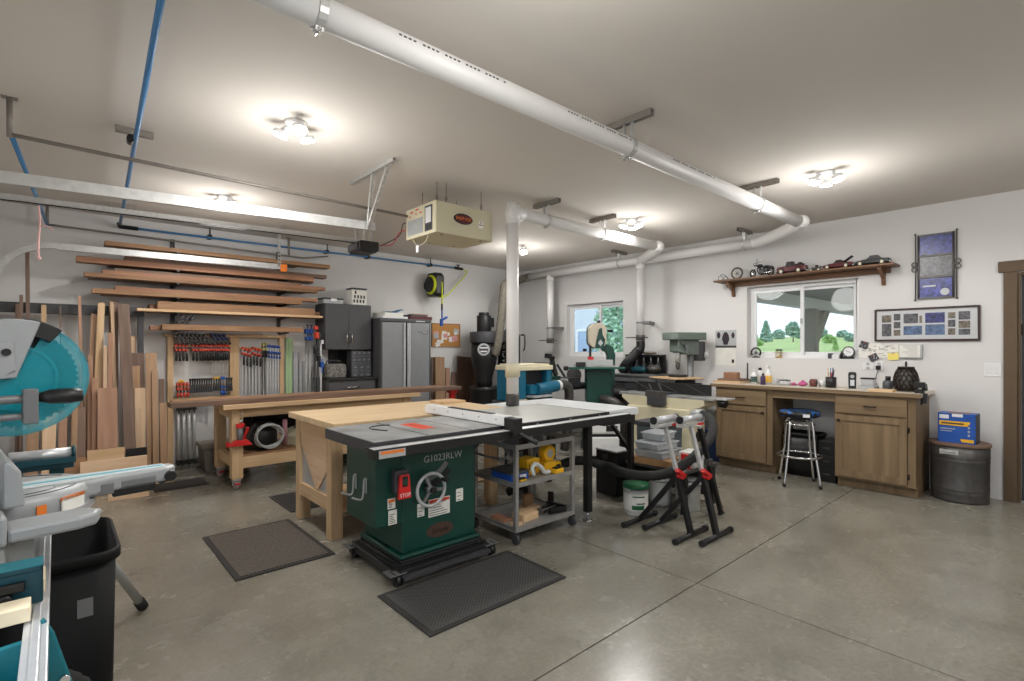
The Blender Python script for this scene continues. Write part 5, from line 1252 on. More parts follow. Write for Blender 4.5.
# tall locker
LX0, LX1, LY, LZ = 3.30, 4.11, 6.42, 1.80
t = thing('steel_locker', 'tall steel locker with two light grey doors and silver grips', 'locker', ((LX0+LX1)/2, LY, 0)); w_ = (LX1-LX0)/2
part('carcass', MB().box(-w_,.03,.05,w_,.52,LZ), M['charcoal'], t, .004); part('top', MB().box(-w_-.006,-.008,LZ-.045,w_+.006,.525,LZ+.0), M['charcoal'], t, .004)
for x in (-w_+.05, w_-.05): part('foot', MB().cyl((x,.1,0),(x,.1,.06),.025,n=12).cyl((x,.45,0),(x,.45,.06),.025,n=12), M['black'], t)
for s in (-1, 1):
    d_ = part('door', MB().box(min(s*.008,s*(w_-.004)),.0,.07,max(s*.008,s*(w_-.004)),.03,LZ-.05), M['charcoal'], t, .003)
    part('door_skin', MB().box(min(s*.06,s*(w_-.03)),-.006,.075,max(s*.06,s*(w_-.03)),.0,LZ-.056), M['silverdoor'], d_, .002)
    part('grip', MB().prism([(s*.012,0),(s*.056,0),(s*.05,-.028),(s*.034,-.034),(s*.02,-.012)], .075, LZ-.056), M['alu'], d_)
part('badge', MB().box(.15,-.012,LZ-.038,.30,-.007,LZ-.022), M['lgrey'], t)
part('hook_mark', MB().torus((.22,-.008,LZ-.16),.035,.003,'y',14,6,PI*1.05,PI*1.9).torus((.30,-.008,LZ-.17),.05,.003,'y',14,6,PI*1.2,PI*2.1), M['black'], t)
def flat(lbl, px, Y, z0, sx, sy, h, m, name, cat, rz=0, grp=None, bevel=.004):
    x = P(px, 320, Y=Y).x; return solo(name, MB().box(-sx/2,-sy/2,0,sx/2,sy/2,h), m, lbl, cat, (x, Y, z0), rz, grp, bevel)
flat('white flat carton on the left half of the locker top', 389, 6.68, LZ+.001, .40, .38, .035, M['white'], 'carton', 'box')
flat('pale paper pile on the white carton on the locker', 388, 6.68, LZ+.036, .32, .30, .05, M['paper'], 'paper_pile', 'papers', .12)
x_ = P(392, 310, Y=6.66).x
t = thing('blue_folder', 'blue folded sheet tossed on the paper pile on the locker', 'folder', (x_, 6.68, LZ+.087))
part('sheet', MB().prism([(-.17,0),(-.10,.022),(.02,.012),(.12,.06),(.125,.05),(.03,.0),(-.1,.008)], -.09, .09, axis='y'), M['teal'] if False else mat('steel_blue_sheet', srgb(56,112,150), .5), t, .002)
part('fold', MB().prism([(-.05,.017),(.10,.05),(.17,.058),(.17,.05)], -.07, .05, axis='y'), mat('steel_blue_fold', srgb(70,130,166), .5), t, .001)
flat('dark red flat case on the right half of the locker top', 416, 6.70, LZ+.001, .36, .34, .05, M['maroon'], 'flat_case', 'case', -.08)
flat('black slim case lying on the dark red one', 414, 6.70, LZ+.052, .30, .26, .025, M['dgrey'], 'flat_case', 'case', .1)
flat('tan board lying on the slim cases on the locker', 418, 6.72, LZ+.078, .28, .14, .018, M['cherry_x'], 'offcut', 'board', .05)
# hose reel with yellow green hose
RX = P(433, 286, Y=6.77).x
t = thing('hose_reel', 'black wall mounted hose reel with a yellow green air hose', 'hose reel', (RX, 6.77, 2.365))
part('bracket', MB().box(-.07,.06,-.06,.07,.108,.10).box(-.05,.108,-.05,.05,.188,.05), M['blackpl'], t, .004)
part('housing', MB().prism([(-.17,-.15),(-.12,-.185),(.07,-.185),(.10,-.15),(.10,.14),(.06,.185),(-.11,.185),(-.17,.13)], -.055, .10, axis='x'), M['blackpl'], t, .02)
part('hose_coil', MB().lathe([(.09,-.085),(.135,-.08),(.15,-.068),(.15,-.055),(.09,-.055)], 26, (0,-.03,0), 'x'), M['yelgrn'], t)
part('rim', MB().lathe([(.0,-.10),(.12,-.10),(.12,-.086),(.0,-.086)], 26, (0,-.03,0), 'x'), M['blackpl'], t)
hx = P(438, 300, Y=6.7).x-RX
part('hose', MB().tube([(.05,-.17,.04),(hx,-.185,-.05),(hx,-.18,-.40)], .011, 8), M['yelgrn'], t)
part('air_gun', MB().cyl((hx,-.18,-.40),(hx,-.18,-.52),.012,n=10).bar((hx-.01,-.18,-.55),(hx+.09,-.18,-.50),.03,.05,(0,1,0)).box(hx-.03,-.2,-.64,hx+.01,-.16,-.53), M['blue'], t, .004)
part('hose_stop', MB().cyl((hx,-.18,-.30),(hx,-.18,-.40),.014,n=10), M['black'], t)
e_ = Vector((5.035,6.875,2.69)); rr = Vector((RX,6.77,2.365))
part('feed_hose', MB().tube(smooth([e_-rr, e_-rr+Vector((.04,-.03,-.06)), Vector((.42,-.02,.02)), Vector((.25,-.02,-.14)), Vector((.10,-.02,-.19))], 7), .010, 8), M['yelgrn'], t)
# cork board
a = P(431.5, 323, Y=6.95); b = P(460, 347, Y=6.95)
t = thing('cork_board', 'cork board covered with pinned papers beside the locker', 'pinboard', ((a.x+b.x)/2, 6.958, (a.z+b.z)/2)); w_ = (b.x-a.x)/2; h_ = (a.z-b.z)/2
part('cork', MB().box(-w_,-.012,-h_,w_,-.0,h_), M['cork'], t)
part('frame', MB().box(-w_,-.018,-h_,-w_+.015,0,h_).box(w_-.015,-.018,-h_,w_,0,h_).box(-w_+.015,-.018,-h_,w_-.015,0,-h_+.015).box(-w_+.015,-.018,h_-.015,w_-.015,0,h_), M['oak_x'], t, .002)
rnd = random.Random(11)
for k in range(15):
    x = rnd.uniform(-.85,.7)*w_; z = rnd.uniform(-.8,.35)*h_; q = rnd.uniform(.03,.055)
    part('note', MB().box(-q,-.001,-q*.8,q,0,q*.8), [M['paper'], M['white'], M['paper'], mat('pink_note', srgb(210,150,150), .8), M['lgrey']][k % 5], t, loc=(x,-.0135-.0012*k,z), rot=(0,rnd.uniform(-.3,.3),0))
# boards and panel leaning right of the locker
M['darkpanel'] = wood('dark_brown_panel', srgb(78,56,44), srgb(100,74,58), 'x')
lean('light brown board leaning on the wall below the cork board', 440.5, 439.5, 9, 357, wx('oak'), 6.76, 6.89, zb=.014, group='boards leaning right of the locker')
lean('dark thin board leaning next to the locker', 433, 433.2, 3, 357, wx('walnut'), 6.86, 6.935, zb=.014, group='boards leaning right of the locker')
lean('pale narrow board leaning left of the big brown panel', 448, 447.5, 4, 368, wx('cherry'), 6.83, 6.93, zb=.014, group='boards leaning right of the locker')
lean('big dark brown panel leaning on the wall beside the dust collector', 467, 467.5, 19, 357, M['darkpanel'], 6.76, 6.90, zb=.02, group='boards leaning right of the locker')
lean('greyish board peeking out left of the big brown panel', 454, 454, 4.5, 372, wx('walnut'), 6.84, 6.93, zb=.014, group='boards leaning right of the locker')
# ------------------------------------------------------------------ cyclone dust collector in the corner
t = thing('dust_collector', 'black cyclone dust collector with tall filter in the far corner', 'dust collector', (5.06, 6.36, 0))
part('motor', MB().cyl((0,0,1.64),(0,0,1.90),.115,n=24).cyl((0,0,1.90),(0,0,1.95),.085,n=24).box(.08,-.06,1.72,.16,.05,1.87), M['black'], t, .004)
for k in range(6): part('fin', MB().torus((0,0,1.69+k*.035),.107,.005,n=24,k=6), M['dgrey'], t) if k < 4 else None
part('blower', MB().cyl((0,0,1.47),(0,0,1.64),.225,n=32).box(-.0,-.19,1.48,.38,-.02,1.65), M['dgrey'], t, .006)
part('cyclone_body', MB().lathe([(.20,1.47),(.205,1.22),(.19,1.15),(.12,.85),(.12,.78)], 28), M['black'], t)
part('inlet', MB().cyl((-.02,-.12,1.35),(.12,-.25,1.33),.075,n=18), M['dgrey'], t)
bg_ = part('gauge_plate', MB().cyl((-.125,-.15,1.365),(-.145,-.175,1.365),.095,n=24), M['lgrey'], t)
c_ = part('gauge_mark', MB().cyl((-.145,-.175,1.365),(-.149,-.18,1.365),.068,n=20), M['dgrey'], bg_)
part('gauge_bars', MB().bar((-.195,-.150,1.39),(-.105,-.222,1.39),.006,.02).bar((-.19,-.152,1.335),(-.11,-.216,1.335),.006,.02), M['white'], bg_)
part('collection_drum', MB().lathe([(0,.06),(.22,.06),(.225,.10),(.22,.14),(.22,.70),(.23,.73),(.23,.78),(0,.78)], 32), M['blackpl'], t)
part('frame', MB().box(-.26,-.24,0,.75,-.20,.06).box(-.26,.20,0,.75,.24,.06).box(-.26,-.20,0,-.22,.2,.06).box(.71,-.2,0,.75,.2,.06).box(.28,.18,.06,.32,.22,1.6).box(.28,-.22,.06,.32,-.18,1.5), M['black'], t, .003)
f_ = part('filter', MB().lathe([(0,.55),(.185,.55),(.185,1.56),(.17,1.62),(0,1.62)], 32, (.52,-.01,0)), M['blackpl'], t)
part('filter_bin', MB().lathe([(0,.07),(.17,.07),(.175,.50),(.185,.55)], 28, (.52,-.01,0)), M['dgrey'], t)
part('crank_loop', MB().tube(smooth([(.70,-.10,1.60),(.76,-.12,1.60),(.775,-.12,1.5),(.77,-.12,1.4),(.74,-.12,1.34)], 5), .012, 8), M['black'], t)
part('crossover', MB().tube(smooth([(.15,-.1,1.56),(.35,-.06,1.58),(.5,-.01,1.63)], 5), .08, 16), M['dgrey'], t)
fa = math.radians(-151); nz = Vector((math.cos(fa), math.sin(fa), 0)); xx = Vector((0,0,1)); yy = nz.cross(xx)
lt_ = text('LAGUNA', .12, M['white'], f_, (0,0,0), (0,0,0), ext=.002)
lt_.matrix_local = Matrix.Translation(Vector((.52,-.01,1.33))+nz*.187) @ Matrix((xx,yy,nz)).transposed().to_4x4()
# ------------------------------------------------------------------ floor mats
def floor_mat(lbl, x0, x1, y0, y1, m, edge, rz=0):
    t = thing('floor_mat', lbl, 'mat', ((x0+x1)/2, (y0+y1)/2, .001), rz, 'rubber floor mats'); a, b = (x1-x0)/2, (y1-y0)/2; e = .03
    part('pad', MB().box(-a+e,-b+e,0,a-e,b-e,.010), m, t, .001)
    part('border', MB().prism([(-a,-b),(a,-b),(a-e,-b+e),(-a+e,-b+e)],0,.007).prism([(a,-b),(a,b),(a-e,b-e),(a-e,-b+e)],0,.007).prism([(a,b),(-a,b),(-a+e,b-e),(a-e,b-e)],0,.007).prism([(-a,b),(-a,-b),(-a+e,-b+e),(-a+e,b-e)],0,.007), edge, t)
floor_mat('brownish ribbed floor mat in front of the pine table end', .79, 1.395, 3.35, 4.28, M['mat_tex'], M['mat_edge'])
floor_mat('black waffle floor mat in front of the green table saw', 1.33, 2.29, 2.085, 2.622, M['mat_tex2'], M['mat_edge'])
plain = mat('plain_mat_rubber', srgb(44,42,41), .9, var=.1, scale=30)
floor_mat('dark plain floor mat beside the caster leg of the far workbench', 0.70, 1.16, 5.93, 6.275, plain, M['mat_edge'])
floor_mat('dark floor mat between the two workbenches, mostly hidden', 1.47, 2.4, 4.45, 5.05, plain, M['mat_edge'])
# ------------------------------------------------------------------ table saw
TZ = .86
t = thing('table_saw', 'dark green cabinet table saw with cast iron top and white fence', 'table saw', (1.315, 2.63, 0))
O_ = Vector((1.30, 2.63, 0))
top = MB()
xs_ = [0, .348, .366, .665, .683, .93]
for x0, x1 in ((0,.345),(.363,.664),(.682,.97)): top.box(x0, 0, TZ-.03, x1, .685, TZ)
top.box(.0,.0,TZ-.062,.97,.685,TZ-.012)
tp = part('cast_iron_top', top, M['castiron'], t, .002)
part('top_edge', MB().box(-.003,-.004,TZ-.066,.973,.004,TZ-.003).box(-.004,.0,TZ-.066,.0035,.685,TZ-.003), M['dgrey'], tp)
part('throat_insert', MB().box(.44,.22,TZ-.0005,.545,.50,TZ+.0012), mat('red_insert', srgb(214,78,52), .45, var=.08), tp)
part('blade_slot', MB().box(.488,.25,TZ,.494,.47,TZ+.0018), M['black'], tp)
part('miter_gauge_arc', MB().tube([(.30+.11*math.cos(a), .42+.11*math.sin(a), TZ+.003) for a in [.9+i*.2 for i in range(11)]], .004, 6).bar((.19,.42,TZ+.003),(.24,.30,TZ+.003),.008,.005), M['black'], tp)
# cabinet: local coords relative to O_
c = MB(); c.box(.23,.10,.145,.78,.60,.79); cab_ = part('cabinet', c, M['green'], t, .012)
part('base_flange', MB().prism([(.205,.075),(.805,.075),(.805,.625),(.205,.625)], .118, .145), M['green'], cab_, .01)
part('side_box', MB().box(.06,.105,.335,.235,.50,.785), M['green'], t, .008, None)
hk = MB()
for y in (.22, .36):
    hk2 = MB().tube(smooth([(.06,y,.60),(.045,y,.60),(.04,y,.52),(.03,y,.49),(-.0,y,.495),(-.03,y,.51)],5), .0055, 8).box(.054,y-.008,.52,.0605,y+.008,.61)
    part('hook', hk2, M['lgrey'], t)
Yf = .10
part('lettering_plate', MB().box(.40,Yf-.002,.715,.41,Yf+.0,.716), M['green'], cab_) if False else None
text('G1023RLW', .060, M['lgrey'], cab_, (.525, Yf-.0016, .690), (PI/2,0,0))
sc = MB(); q = [(.50+.22*math.cos(a), .76+.22*math.sin(a)) for a in [-2.0+i*.09 for i in range(15)]]
def band(mb, cx, cz, r0, r1, a0, a1, y0, y1, n=16):
    pts = [(cx+r0*math.cos(a0+(a1-a0)*i/n), cz+r0*math.sin(a0+(a1-a0)*i/n)) for i in range(n+1)] + [(cx+r1*math.cos(a1-(a1-a0)*i/n), cz+r1*math.sin(a1-(a1-a0)*i/n)) for i in range(n+1)]
    return mb.prism(pts, y0, y1, axis='y')
part('tilt_slot', band(MB(), .38, .775, .235, .275, -1.55, -.72, Yf-.0025, Yf+.001), M['black'], cab_)
part('tilt_scale', band(MB(), .38, .775, .19, .225, -1.5, -.62, Yf-.003, Yf+.001), M['grey'], cab_)
HWc = (.40, Yf-.055, .515)
hw = part('handwheel', MB().torus(HWc, .099, .011, 'y', 32, 10), M['lgrey'], t)
sp_ = MB()
for k in range(3): sp_.bar(HWc, (HWc[0]+.096*math.cos(PI/2+k*2*PI/3+.4), HWc[1]+.004, HWc[2]+.096*math.sin(PI/2+k*2*PI/3+.4)), .020, .008, (0,1,0))
part('spokes', sp_.cyl((HWc[0],Yf-.005,HWc[2]),(HWc[0],Yf-.072,HWc[2]),.024,n=18), M['grey'], hw)
part('lock_knob', MB().cyl((HWc[0],Yf-.070,HWc[2]),(HWc[0],Yf-.092,HWc[2]),.020,n=12), M['blackpl'], hw)
part('crank_handle', MB().cyl((HWc[0]+.075,Yf-.06,HWc[2]+.056),(HWc[0]+.075,Yf-.12,HWc[2]+.056),.011,.014,n=12), M['blackpl'], hw)
sw = part('switch_box', MB().box(.155,Yf-.055,.535,.245,Yf,.665), M['dgrey'], t, .005)
part('stop_paddle', MB().prism([(.177,.64),(.237,.64),(.25,.50),(.165,.50)], Yf-.078, Yf-.056, axis='y'), M['red'], sw, .004)
part('start_button', MB().cyl((.207,Yf-.082,.60),(.207,Yf-.076,.60),.016,n=16), M['green'], sw); part('paddle_recess', MB().box(.19,Yf-.0795,.572,.224,Yf-.078,.632), M['black'], sw)
text('STOP', .030, M['white'], sw, (.2075, Yf-.0786, .522), (PI/2,0,0))
def label_plate(x0, x1, z0, z1, m, bars, hdr=None):
    l_ = part('warning_label', MB().box(x0,Yf-.0015,z0,x1,Yf+.001,z1), m, cab_)
    if hdr: part('label_header', MB().box(x0+.004,Yf-.0024,z1-.022,x1-.004,Yf-.0013,z1-.005), hdr, l_)
    mb = MB(); rnd = random.Random(bars)
    for k in range(bars):
        z = z0+.008+(z1-z0-.035)*k/max(1,bars-1); mb.box(x0+.006,Yf-.0022,z,x0+.006+(x1-x0-.012)*rnd.uniform(.5,1),Yf-.0013,z+.004)
    part('label_print', mb, M['dgrey'], l_)
label_plate(.415, .575, .325, .435, M['paper'], 6, M['redor']); label_plate(.335, .385, .345, .425, M['paper'], 3); label_plate(.625, .68, .385, .465, M['paper'], 3)
label_plate(.135, .185, .435, .495, M['paper'], 4, M['orange']); label_plate(.14, .195, .34, .425, M['paper'], 6)
lo_ = part('badge', MB().prism([(.50+.10*math.cos(a*PI/16), .235+.045*math.sin(a*PI/16)) for a in range(32)], Yf-.003, Yf+.001, axis='y'), mat('brown_badge', srgb(74,54,44), .5), cab_)
text('Grizzly', .045, M['bronze'], lo_, (.50, Yf-.0036, .232), (PI/2,0,.0)) 
# front rail, rail label, fence
r_ = part('front_rail', MB().box(-.06,-.115,TZ-.075,2.24,-.045,TZ-.02).box(-.06,-.045,TZ-.028,2.24,-.004,TZ-.020), M['black'], t, .003)
part('rail_top', MB().box(-.058,-.113,TZ-.021,2.238,-.047,TZ-.0185), M['alu'], r_)
part('rail_label', MB().box(-.03,-.1165,TZ-.072,.13,-.1145,TZ-.03), M['lgrey'], r_); part('rail_label_band', MB().box(-.02,-.1175,TZ-.05,.12,-.116,TZ-.034), M['orange'], r_)
part('scale_tape', MB().box(.1,-.10,TZ-.0187,2.2,-.09,TZ-.0178), M['paper'], r_)
fx = .905
fn = part('fence', MB().box(fx,-.05,TZ+.004,fx+.075,.93,TZ+.068), M['white'], t, .003)
part('fence_cap', MB().box(fx+.01,.1,TZ+.068,fx+.055,.62,TZ+.074), M['black'], fn, .002)
part('fence_head', MB().box(fx+.0,-.155,TZ-.06,fx+.075,-.05,TZ+.062), M['black'], fn, .006); part('bracket', MB().box(fx+.075,-.11,TZ-.01,fx+.10,-.03,TZ+.06), M['white'], fn, .004)
part('fence_lever', MB().tube(smooth([(fx+.05,-.15,TZ-.04),(fx+.09,-.19,TZ-.07),(fx+.13,-.24,TZ-.10)],4), [.012]*4+[.016]*5, 10), M['blackpl'], fn)
sl_ = MB()
for k in range(5): sl_.cyl((fx-.001,.03+k*.19,TZ+.04),(fx+.002,.03+k*.19,TZ+.04),.006,n=8)
part('fence_bolts', sl_, M['grey'], fn)
# extension wing
ew = part('extension_wing', MB().box(.975,.0,TZ-.035,2.06,.80,TZ-.001), mat('grey_laminate', srgb(176,176,170), .35, var=.05, scale=4), t, .002)
part('wing_edge', MB().box(.975,-.018,TZ-.05,2.08,.0,TZ+.0), M['black'], ew, .002); part('wing_edge', MB().box(2.06,.0,TZ-.05,2.075,.80,TZ-.0005), M['black'], ew, .002)
for x in (1.25, 1.6, 1.95): part('edge_bolt', MB().cyl((x,-.022,TZ-.02),(x,-.017,TZ-.02),.009,n=10), M['lgrey'], ew)
for x, y in ((1.86,.03), (1.86,.74), (1.2,.74)):
    l_ = part('leg', MB().box(x-.027,y-.027,.075,x+.027,y+.027,TZ-.035), M['black'], t, .003)
    part('leveling_foot', MB().cyl((x,y,.02),(x,y,.08),.009,n=10).lathe([(0,0),(.042,0),(.04,.008),(.015,.022),(0,.024)],18,(x,y,0)), M['chrome'], l_)
# motor and arbor gear seen under the right of the cabinet
part('motor', MB().cyl((.79,.52,.55),(.98,.52,.55),.10,n=24).box(.78,.44,.45,.82,.6,.65), M['black'], t, .004); part('motor_fan', MB().cyl((.98,.52,.55),(1.0,.52,.55),.085,n=24), M['dgrey'], t)
# mobile base
mbb = MB(); mbb.box(.17,.02,.035,.84,.07,.085).box(.17,.62,.035,.84,.67,.085).box(.15,.07,.035,.20,.62,.085).box(.81,.07,.035,.86,.62,.085).box(.2,.07,.085,.81,.62,.10).box(.21,.07,.1,.80,.62,.118)
mb_ = part('mobile_base', mbb, M['black'], t, .005)
for x, y in ((.16,.06),(.86,.06),(.16,.62),(.86,.62)):
    part('corner_plate', MB().box(x-.055,y-.05,.068,x+.055,y+.05,.075), M['grey'], mb_, .003)
    part('caster', MB().cyl((x-.016,y-.03,.032),(x+.016,y-.03,.032),.032,n=20).box(x-.024,y-.045,.03,x-.018,y+.01,.078).box(x+.018,y-.045,.03,x+.024,y+.01,.078), M['blackpl'], mb_)
part('foot_pedal', MB().box(.42,-.03,.05,.60,.02,.062).box(.18,-.02,.035,.82,.02,.06), M['dgrey'], mb_, .003)
# ------------------------------------------------------------------ white outfeed table
t = thing('white_table', 'white topped steel leg table at the right end of the table saw', 'table', (3.42, 2.66, 0))
part('top', MB().box(-.0,.0,TZ-.062,.45,1.10,TZ-.002), M['white_lam'], t, .004)
part('top', MB().box(-.42,.82,TZ-.062,-.0,1.10,TZ-.002), M['white_lam'], t, .004)
f_ = MB(); f_.box(.0,.02,TZ-.13,.43,.06,TZ-.062).box(.0,1.04,TZ-.13,.43,1.08,TZ-.062).box(.0,.06,TZ-.13,.04,1.04,TZ-.062).box(.39,.06,TZ-.13,.43,1.04,TZ-.062)
part('frame', f_, M['black'], t, .003)
for x, y in ((.405,.05),(.02,1.06),(.405,1.06)): part('leg', MB().box(x-.022,y-.022,0,x+.022,y+.022,TZ-.13), M['black'], t, .003)
part('brace', MB().bar((.405,.07,.48),(.405,.30,.73),.03,.03), M['black'], t)
# ------------------------------------------------------------------ pine outfeed bench
t = thing('workbench', 'pine workbench with thick pale top directly behind the table saw', 'workbench', (1.43, 3.46, 0)); W_, D_ = 1.555, .93; BZ = .857
part('top', MB().box(0,0,BZ-.045,W_,D_,BZ), M['benchtop'], t, .003)
for x, y in ((.035,.135),(.035,.77),(W_-.125,.05),(W_-.125,.77)):
    part('leg', MB().box(x,y,0,x+.09,y+.09,BZ-.045), M['pine_z'], t, .004)
part('end_rail', MB().box(.04,.225,BZ-.15,.085,.77,BZ-.045), M['pine_y'], t, .002); part('end_rail', MB().box(.04,.225,.20,.085,.77,.30), M['pine_y'], t, .002)
part('apron', MB().box(.125,.14,BZ-.15,W_-.125,.17,BZ-.045).box(.125,.82,BZ-.15,W_-.125,.85,BZ-.045), M['pine_x'], t, .002)
ep = part('end_panel', MB().prism([(.225,.30),(.77,.30),(.77,.707),(.225,.707)], .060, .072, axis='x'), M['lgrey'], t, 0, 'grey board seen inside the end frame')
part('v_panel', MB().prism([(.225,.50),(.42,.31),(.46,.31),(.77,.62),(.77,.707),(.225,.707)], .047, .0595, axis='x'), M['maple_y'], t, .001, 'pale plywood panel cut to a point')
part('shelf', MB().box(.10,.15,.18,W_-.06,.85,.20), M['pine_x'], t, .002)
# ------------------------------------------------------------------ far workbench with boards on top
t = thing('workbench', 'long wooden workbench on casters standing in front of the clamp rack', 'workbench', (1.17, 5.40, 0)); W_, D_ = 2.14, .95; BZ2 = .842
part('top', MB().box(0,0,BZ2-.042,W_,D_,BZ2), M['pine_x'], t, .003)
for x, y in ((.10,.12),(.10,.78),(W_-.16,.12),(W_-.16,.78)):
    l_ = part('leg', MB().box(x,y,.105,x+.10,y+.10,BZ2-.042), M['pine_z'], t, .004)
    part('caster', MB().cyl((x+.03,y+.05,.04),(x+.07,y+.05,.04),.04,n=20).box(x+.015,y+.01,.085,x+.085,y+.09,.106).box(x+.018,y+.03,.03,x+.024,y+.07,.09).box(x+.076,y+.03,.03,x+.082,y+.07,.09), M['galv'], l_)
    part('caster_brake', MB().box(x+.03,y-.02,.05,x+.07,y+.02,.062).cyl((x+.028,y+.05,.04),(x+.026,y+.05,.04),.022,n=14), M['red'], l_)
part('stretcher', MB().box(.20,.13,.20,W_-.16,.17,.31).box(.20,.83,.20,W_-.16,.87,.31), M['pine_x'], t, .003)
part('end_stretcher', MB().box(.12,.22,.20,.17,.78,.31), M['pine_y'], t, .003); part('end_stretcher', MB().box(.12,.22,BZ2-.16,.17,.78,BZ2-.042), M['pine_y'], t, .003)
part('apron', MB().box(.20,.14,BZ2-.14,W_-.16,.18,BZ2-.042), M['pine_x'], t, .002); part('shelf', MB().box(.20,.17,.31,W_-.17,.83,.328), M['oak_x'], t, .002)
board('long brown beam lying along the front of the far workbench and past its ends', 0.76, 3.95, 5.44, 5.62, BZ2+.001, .045, M['walnut_x'], 'boards lying on the far workbench')
board('second brown board lying behind the long beam on the far workbench', .80, 3.8, 5.63, 5.80, BZ2+.001, .045, M['oak_x'], 'boards lying on the far workbench')
# red support stand under the far end of the beam
t = thing('support_stand', 'red steel stand under the far end of the long brown beam', 'stand', (3.88, 5.55, 0))
part('post', MB().box(-.03,-.03,.03,.03,.03,.80), M['red'], t, .004); part('head', MB().box(-.045,-.06,.80,.045,.06,.842), M['red'], t, .004); part('base', MB().box(-.18,-.03,0,.18,.03,.035).box(-.03,-.18,0,.03,-.03,.03).box(-.03,.03,0,.03,.18,.03), M['red'], t, .004)
# items on the lower shelf of the far workbench
SZ2 = .329
t = thing('shop_vacuum', 'black shop vacuum with a coiled grey hose on the far workbench shelf', 'vacuum', (1.60, 5.80, SZ2))
part('drum', MB().lathe([(0,0),(.15,0),(.165,.03),(.165,.19),(.15,.22),(0,.23)], 24), M['blackpl'], t); part('lid', MB().lathe([(.155,.21),(.15,.25),(.09,.285),(0,.29)], 24), M['black'], t)
hc = []
for k in range(46):
    a = k*.42; hc.append((.02+(.13-.02*math.sin(k*.35))*math.cos(a), -.185-.0016*k, .15+(.115-.015*math.cos(k*.5))*math.sin(a)))
part('hose', MB().tube(hc, .010, 8), M['lgrey'], t); part('nozzle', MB().cyl((.22,-.12,.02),(.20,-.16,.30),.018,.026,n=12), mat('pinkish_grey', srgb(160,110,120), .5), t)
part('handle', MB().bar((-.20,-.16,.10),(-.16,-.17,.26),.03,.03), M['red'], t, .004)
t = thing('tool_case', 'cream and grey power tool on the right of the far workbench shelf', 'power tool', (2.06, 5.78, SZ2), .3)
part('housing', MB().prism([(-.17,0),(.17,0),(.16,.15),(.05,.20),(-.12,.19),(-.17,.10)], -.11, .11, axis='y'), M['cream'], t, .015); part('motor', MB().cyl((-.10,-.1,.12),(-.10,-.2,.12),.06,n=18), M['dgrey'], t, .004); part('grip', MB().tube(smooth([(-.12,0,.18),(-.08,0,.25),(.05,0,.25),(.09,0,.19)],4),.014,8), M['black'], t)
part('cord', MB().torus((.06,-.125,.09),.06,.006,'y',20,6), M['white'], t)
for k, (y, z, lb) in enumerate(((6.16, .59, 'upper black rolled tube slung under the far workbench top'), (6.30, .53, 'lower black rolled tube slung under the far workbench top'))):
    t = thing('padded_tube', lb, 'tube', (1.85, y-.2, z+.06 if k == 0 else z), 0, 'black tubes under the far workbench')
    part('roll', MB().tube(smooth([(-.45,0,0),(-.2,0,.008),(.1,.0,-.006),(.5,0,.004)],4), .06 if k == 0 else .055, 14), M['rubber'], t)
    part('strap', MB().torus((-.3,0,.004),.061,.006,'x',18,6).torus((.3,0,0),.061,.006,'x',18,6), M['dgrey'], t)
    part('sling', MB().cyl((-.3,0,.05),(-.3,0,BZ2-.043-(z+.06 if k == 0 else z)),.004,n=6).cyl((.3,0,.05),(.3,0,BZ2-.043-(z+.06 if k == 0 else z)),.004,n=6), M['black'], t)
t = thing('bench_clamp', 'red bottle jack like clamp hung on the front leg of the far workbench', 'clamp', (1.325, 5.455, .44))
part('base', MB().prism([(-.11,.0),(.11,0),(.06,.055),(-.05,.055)], -.03, .025, axis='y').box(-.12,-.03,.0,-.09,.025,.045), M['red'], t, .006); part('column', MB().cyl((0,0,.05),(0,0,.17),.027,n=16), M['grey'], t)
part('top_cap', MB().cyl((0,0,.17),(0,0,.20),.034,n=16).box(-.04,-.025,.195,.04,.0,.215), M['red'], t, .004); part('screw', MB().cyl((.01,0,.21),(.01,0,.26),.016,.012,n=12).cyl((.01,0,.26),(.013,0,.335),.004,n=6), M['chrome'], t)
part('side_handle', MB().bar((.06,-.01,.08),(.13,-.02,.20),.03,.026), M['blackpl'], t, .004)
# ------------------------------------------------------------------ steel cart below the extension wing
M['cartsteel'] = mat('cart_steel', srgb(150,148,144), .45, .3, var=.1, scale=14)
t = thing('steel_cart', 'grey steel utility cart on casters under the table saw extension', 'cart', (2.40, 2.66, 0)); W_, D_ = .62, .50; CZ = .70
for x, y in ((0,0),(W_-.03,0),(0,D_-.03),(W_-.03,D_-.03)):
    part('post', MB().box(x,y,.085,x+.03,y+.03,CZ), M['cartsteel'], t, .002)
    part('caster', MB().cyl((x+.003,y+.015,.034),(x+.027,y+.015,.034),.034,n=18).box(x-.004,y-.0,.03,x+.001,y+.03,.085).box(x+.029,y,.03,x+.034,y+.03,.085), M['dgrey'], t)
for z, nm in ((CZ-.035,'top_frame'),(.40,'shelf'),(.085,'shelf')):
    m_ = MB(); m_.box(.03,.0,z,W_-.03,.006,z+.035).box(.03,D_-.006,z,W_-.03,D_,z+.035).box(0,.03,z,.006,D_-.03,z+.035).box(W_-.006,.03,z,W_,D_-.03,z+.035)
    if nm == 'shelf': m_.box(.0,.006,z+.020,W_,D_-.006,z+.026)
    part(nm, m_, M['cartsteel'], t, .001)
part('handle', MB().tube(smooth([(-.0,.08,CZ-.05),(-.05,.08,CZ-.10),(-.05,.42,CZ-.10),(0,.42,CZ-.05)],4),.009,8), M['grey'], t)
sz, bz = .4265, .1115
def onc(x, y, z): return (2.40+x, 2.66+y, z)
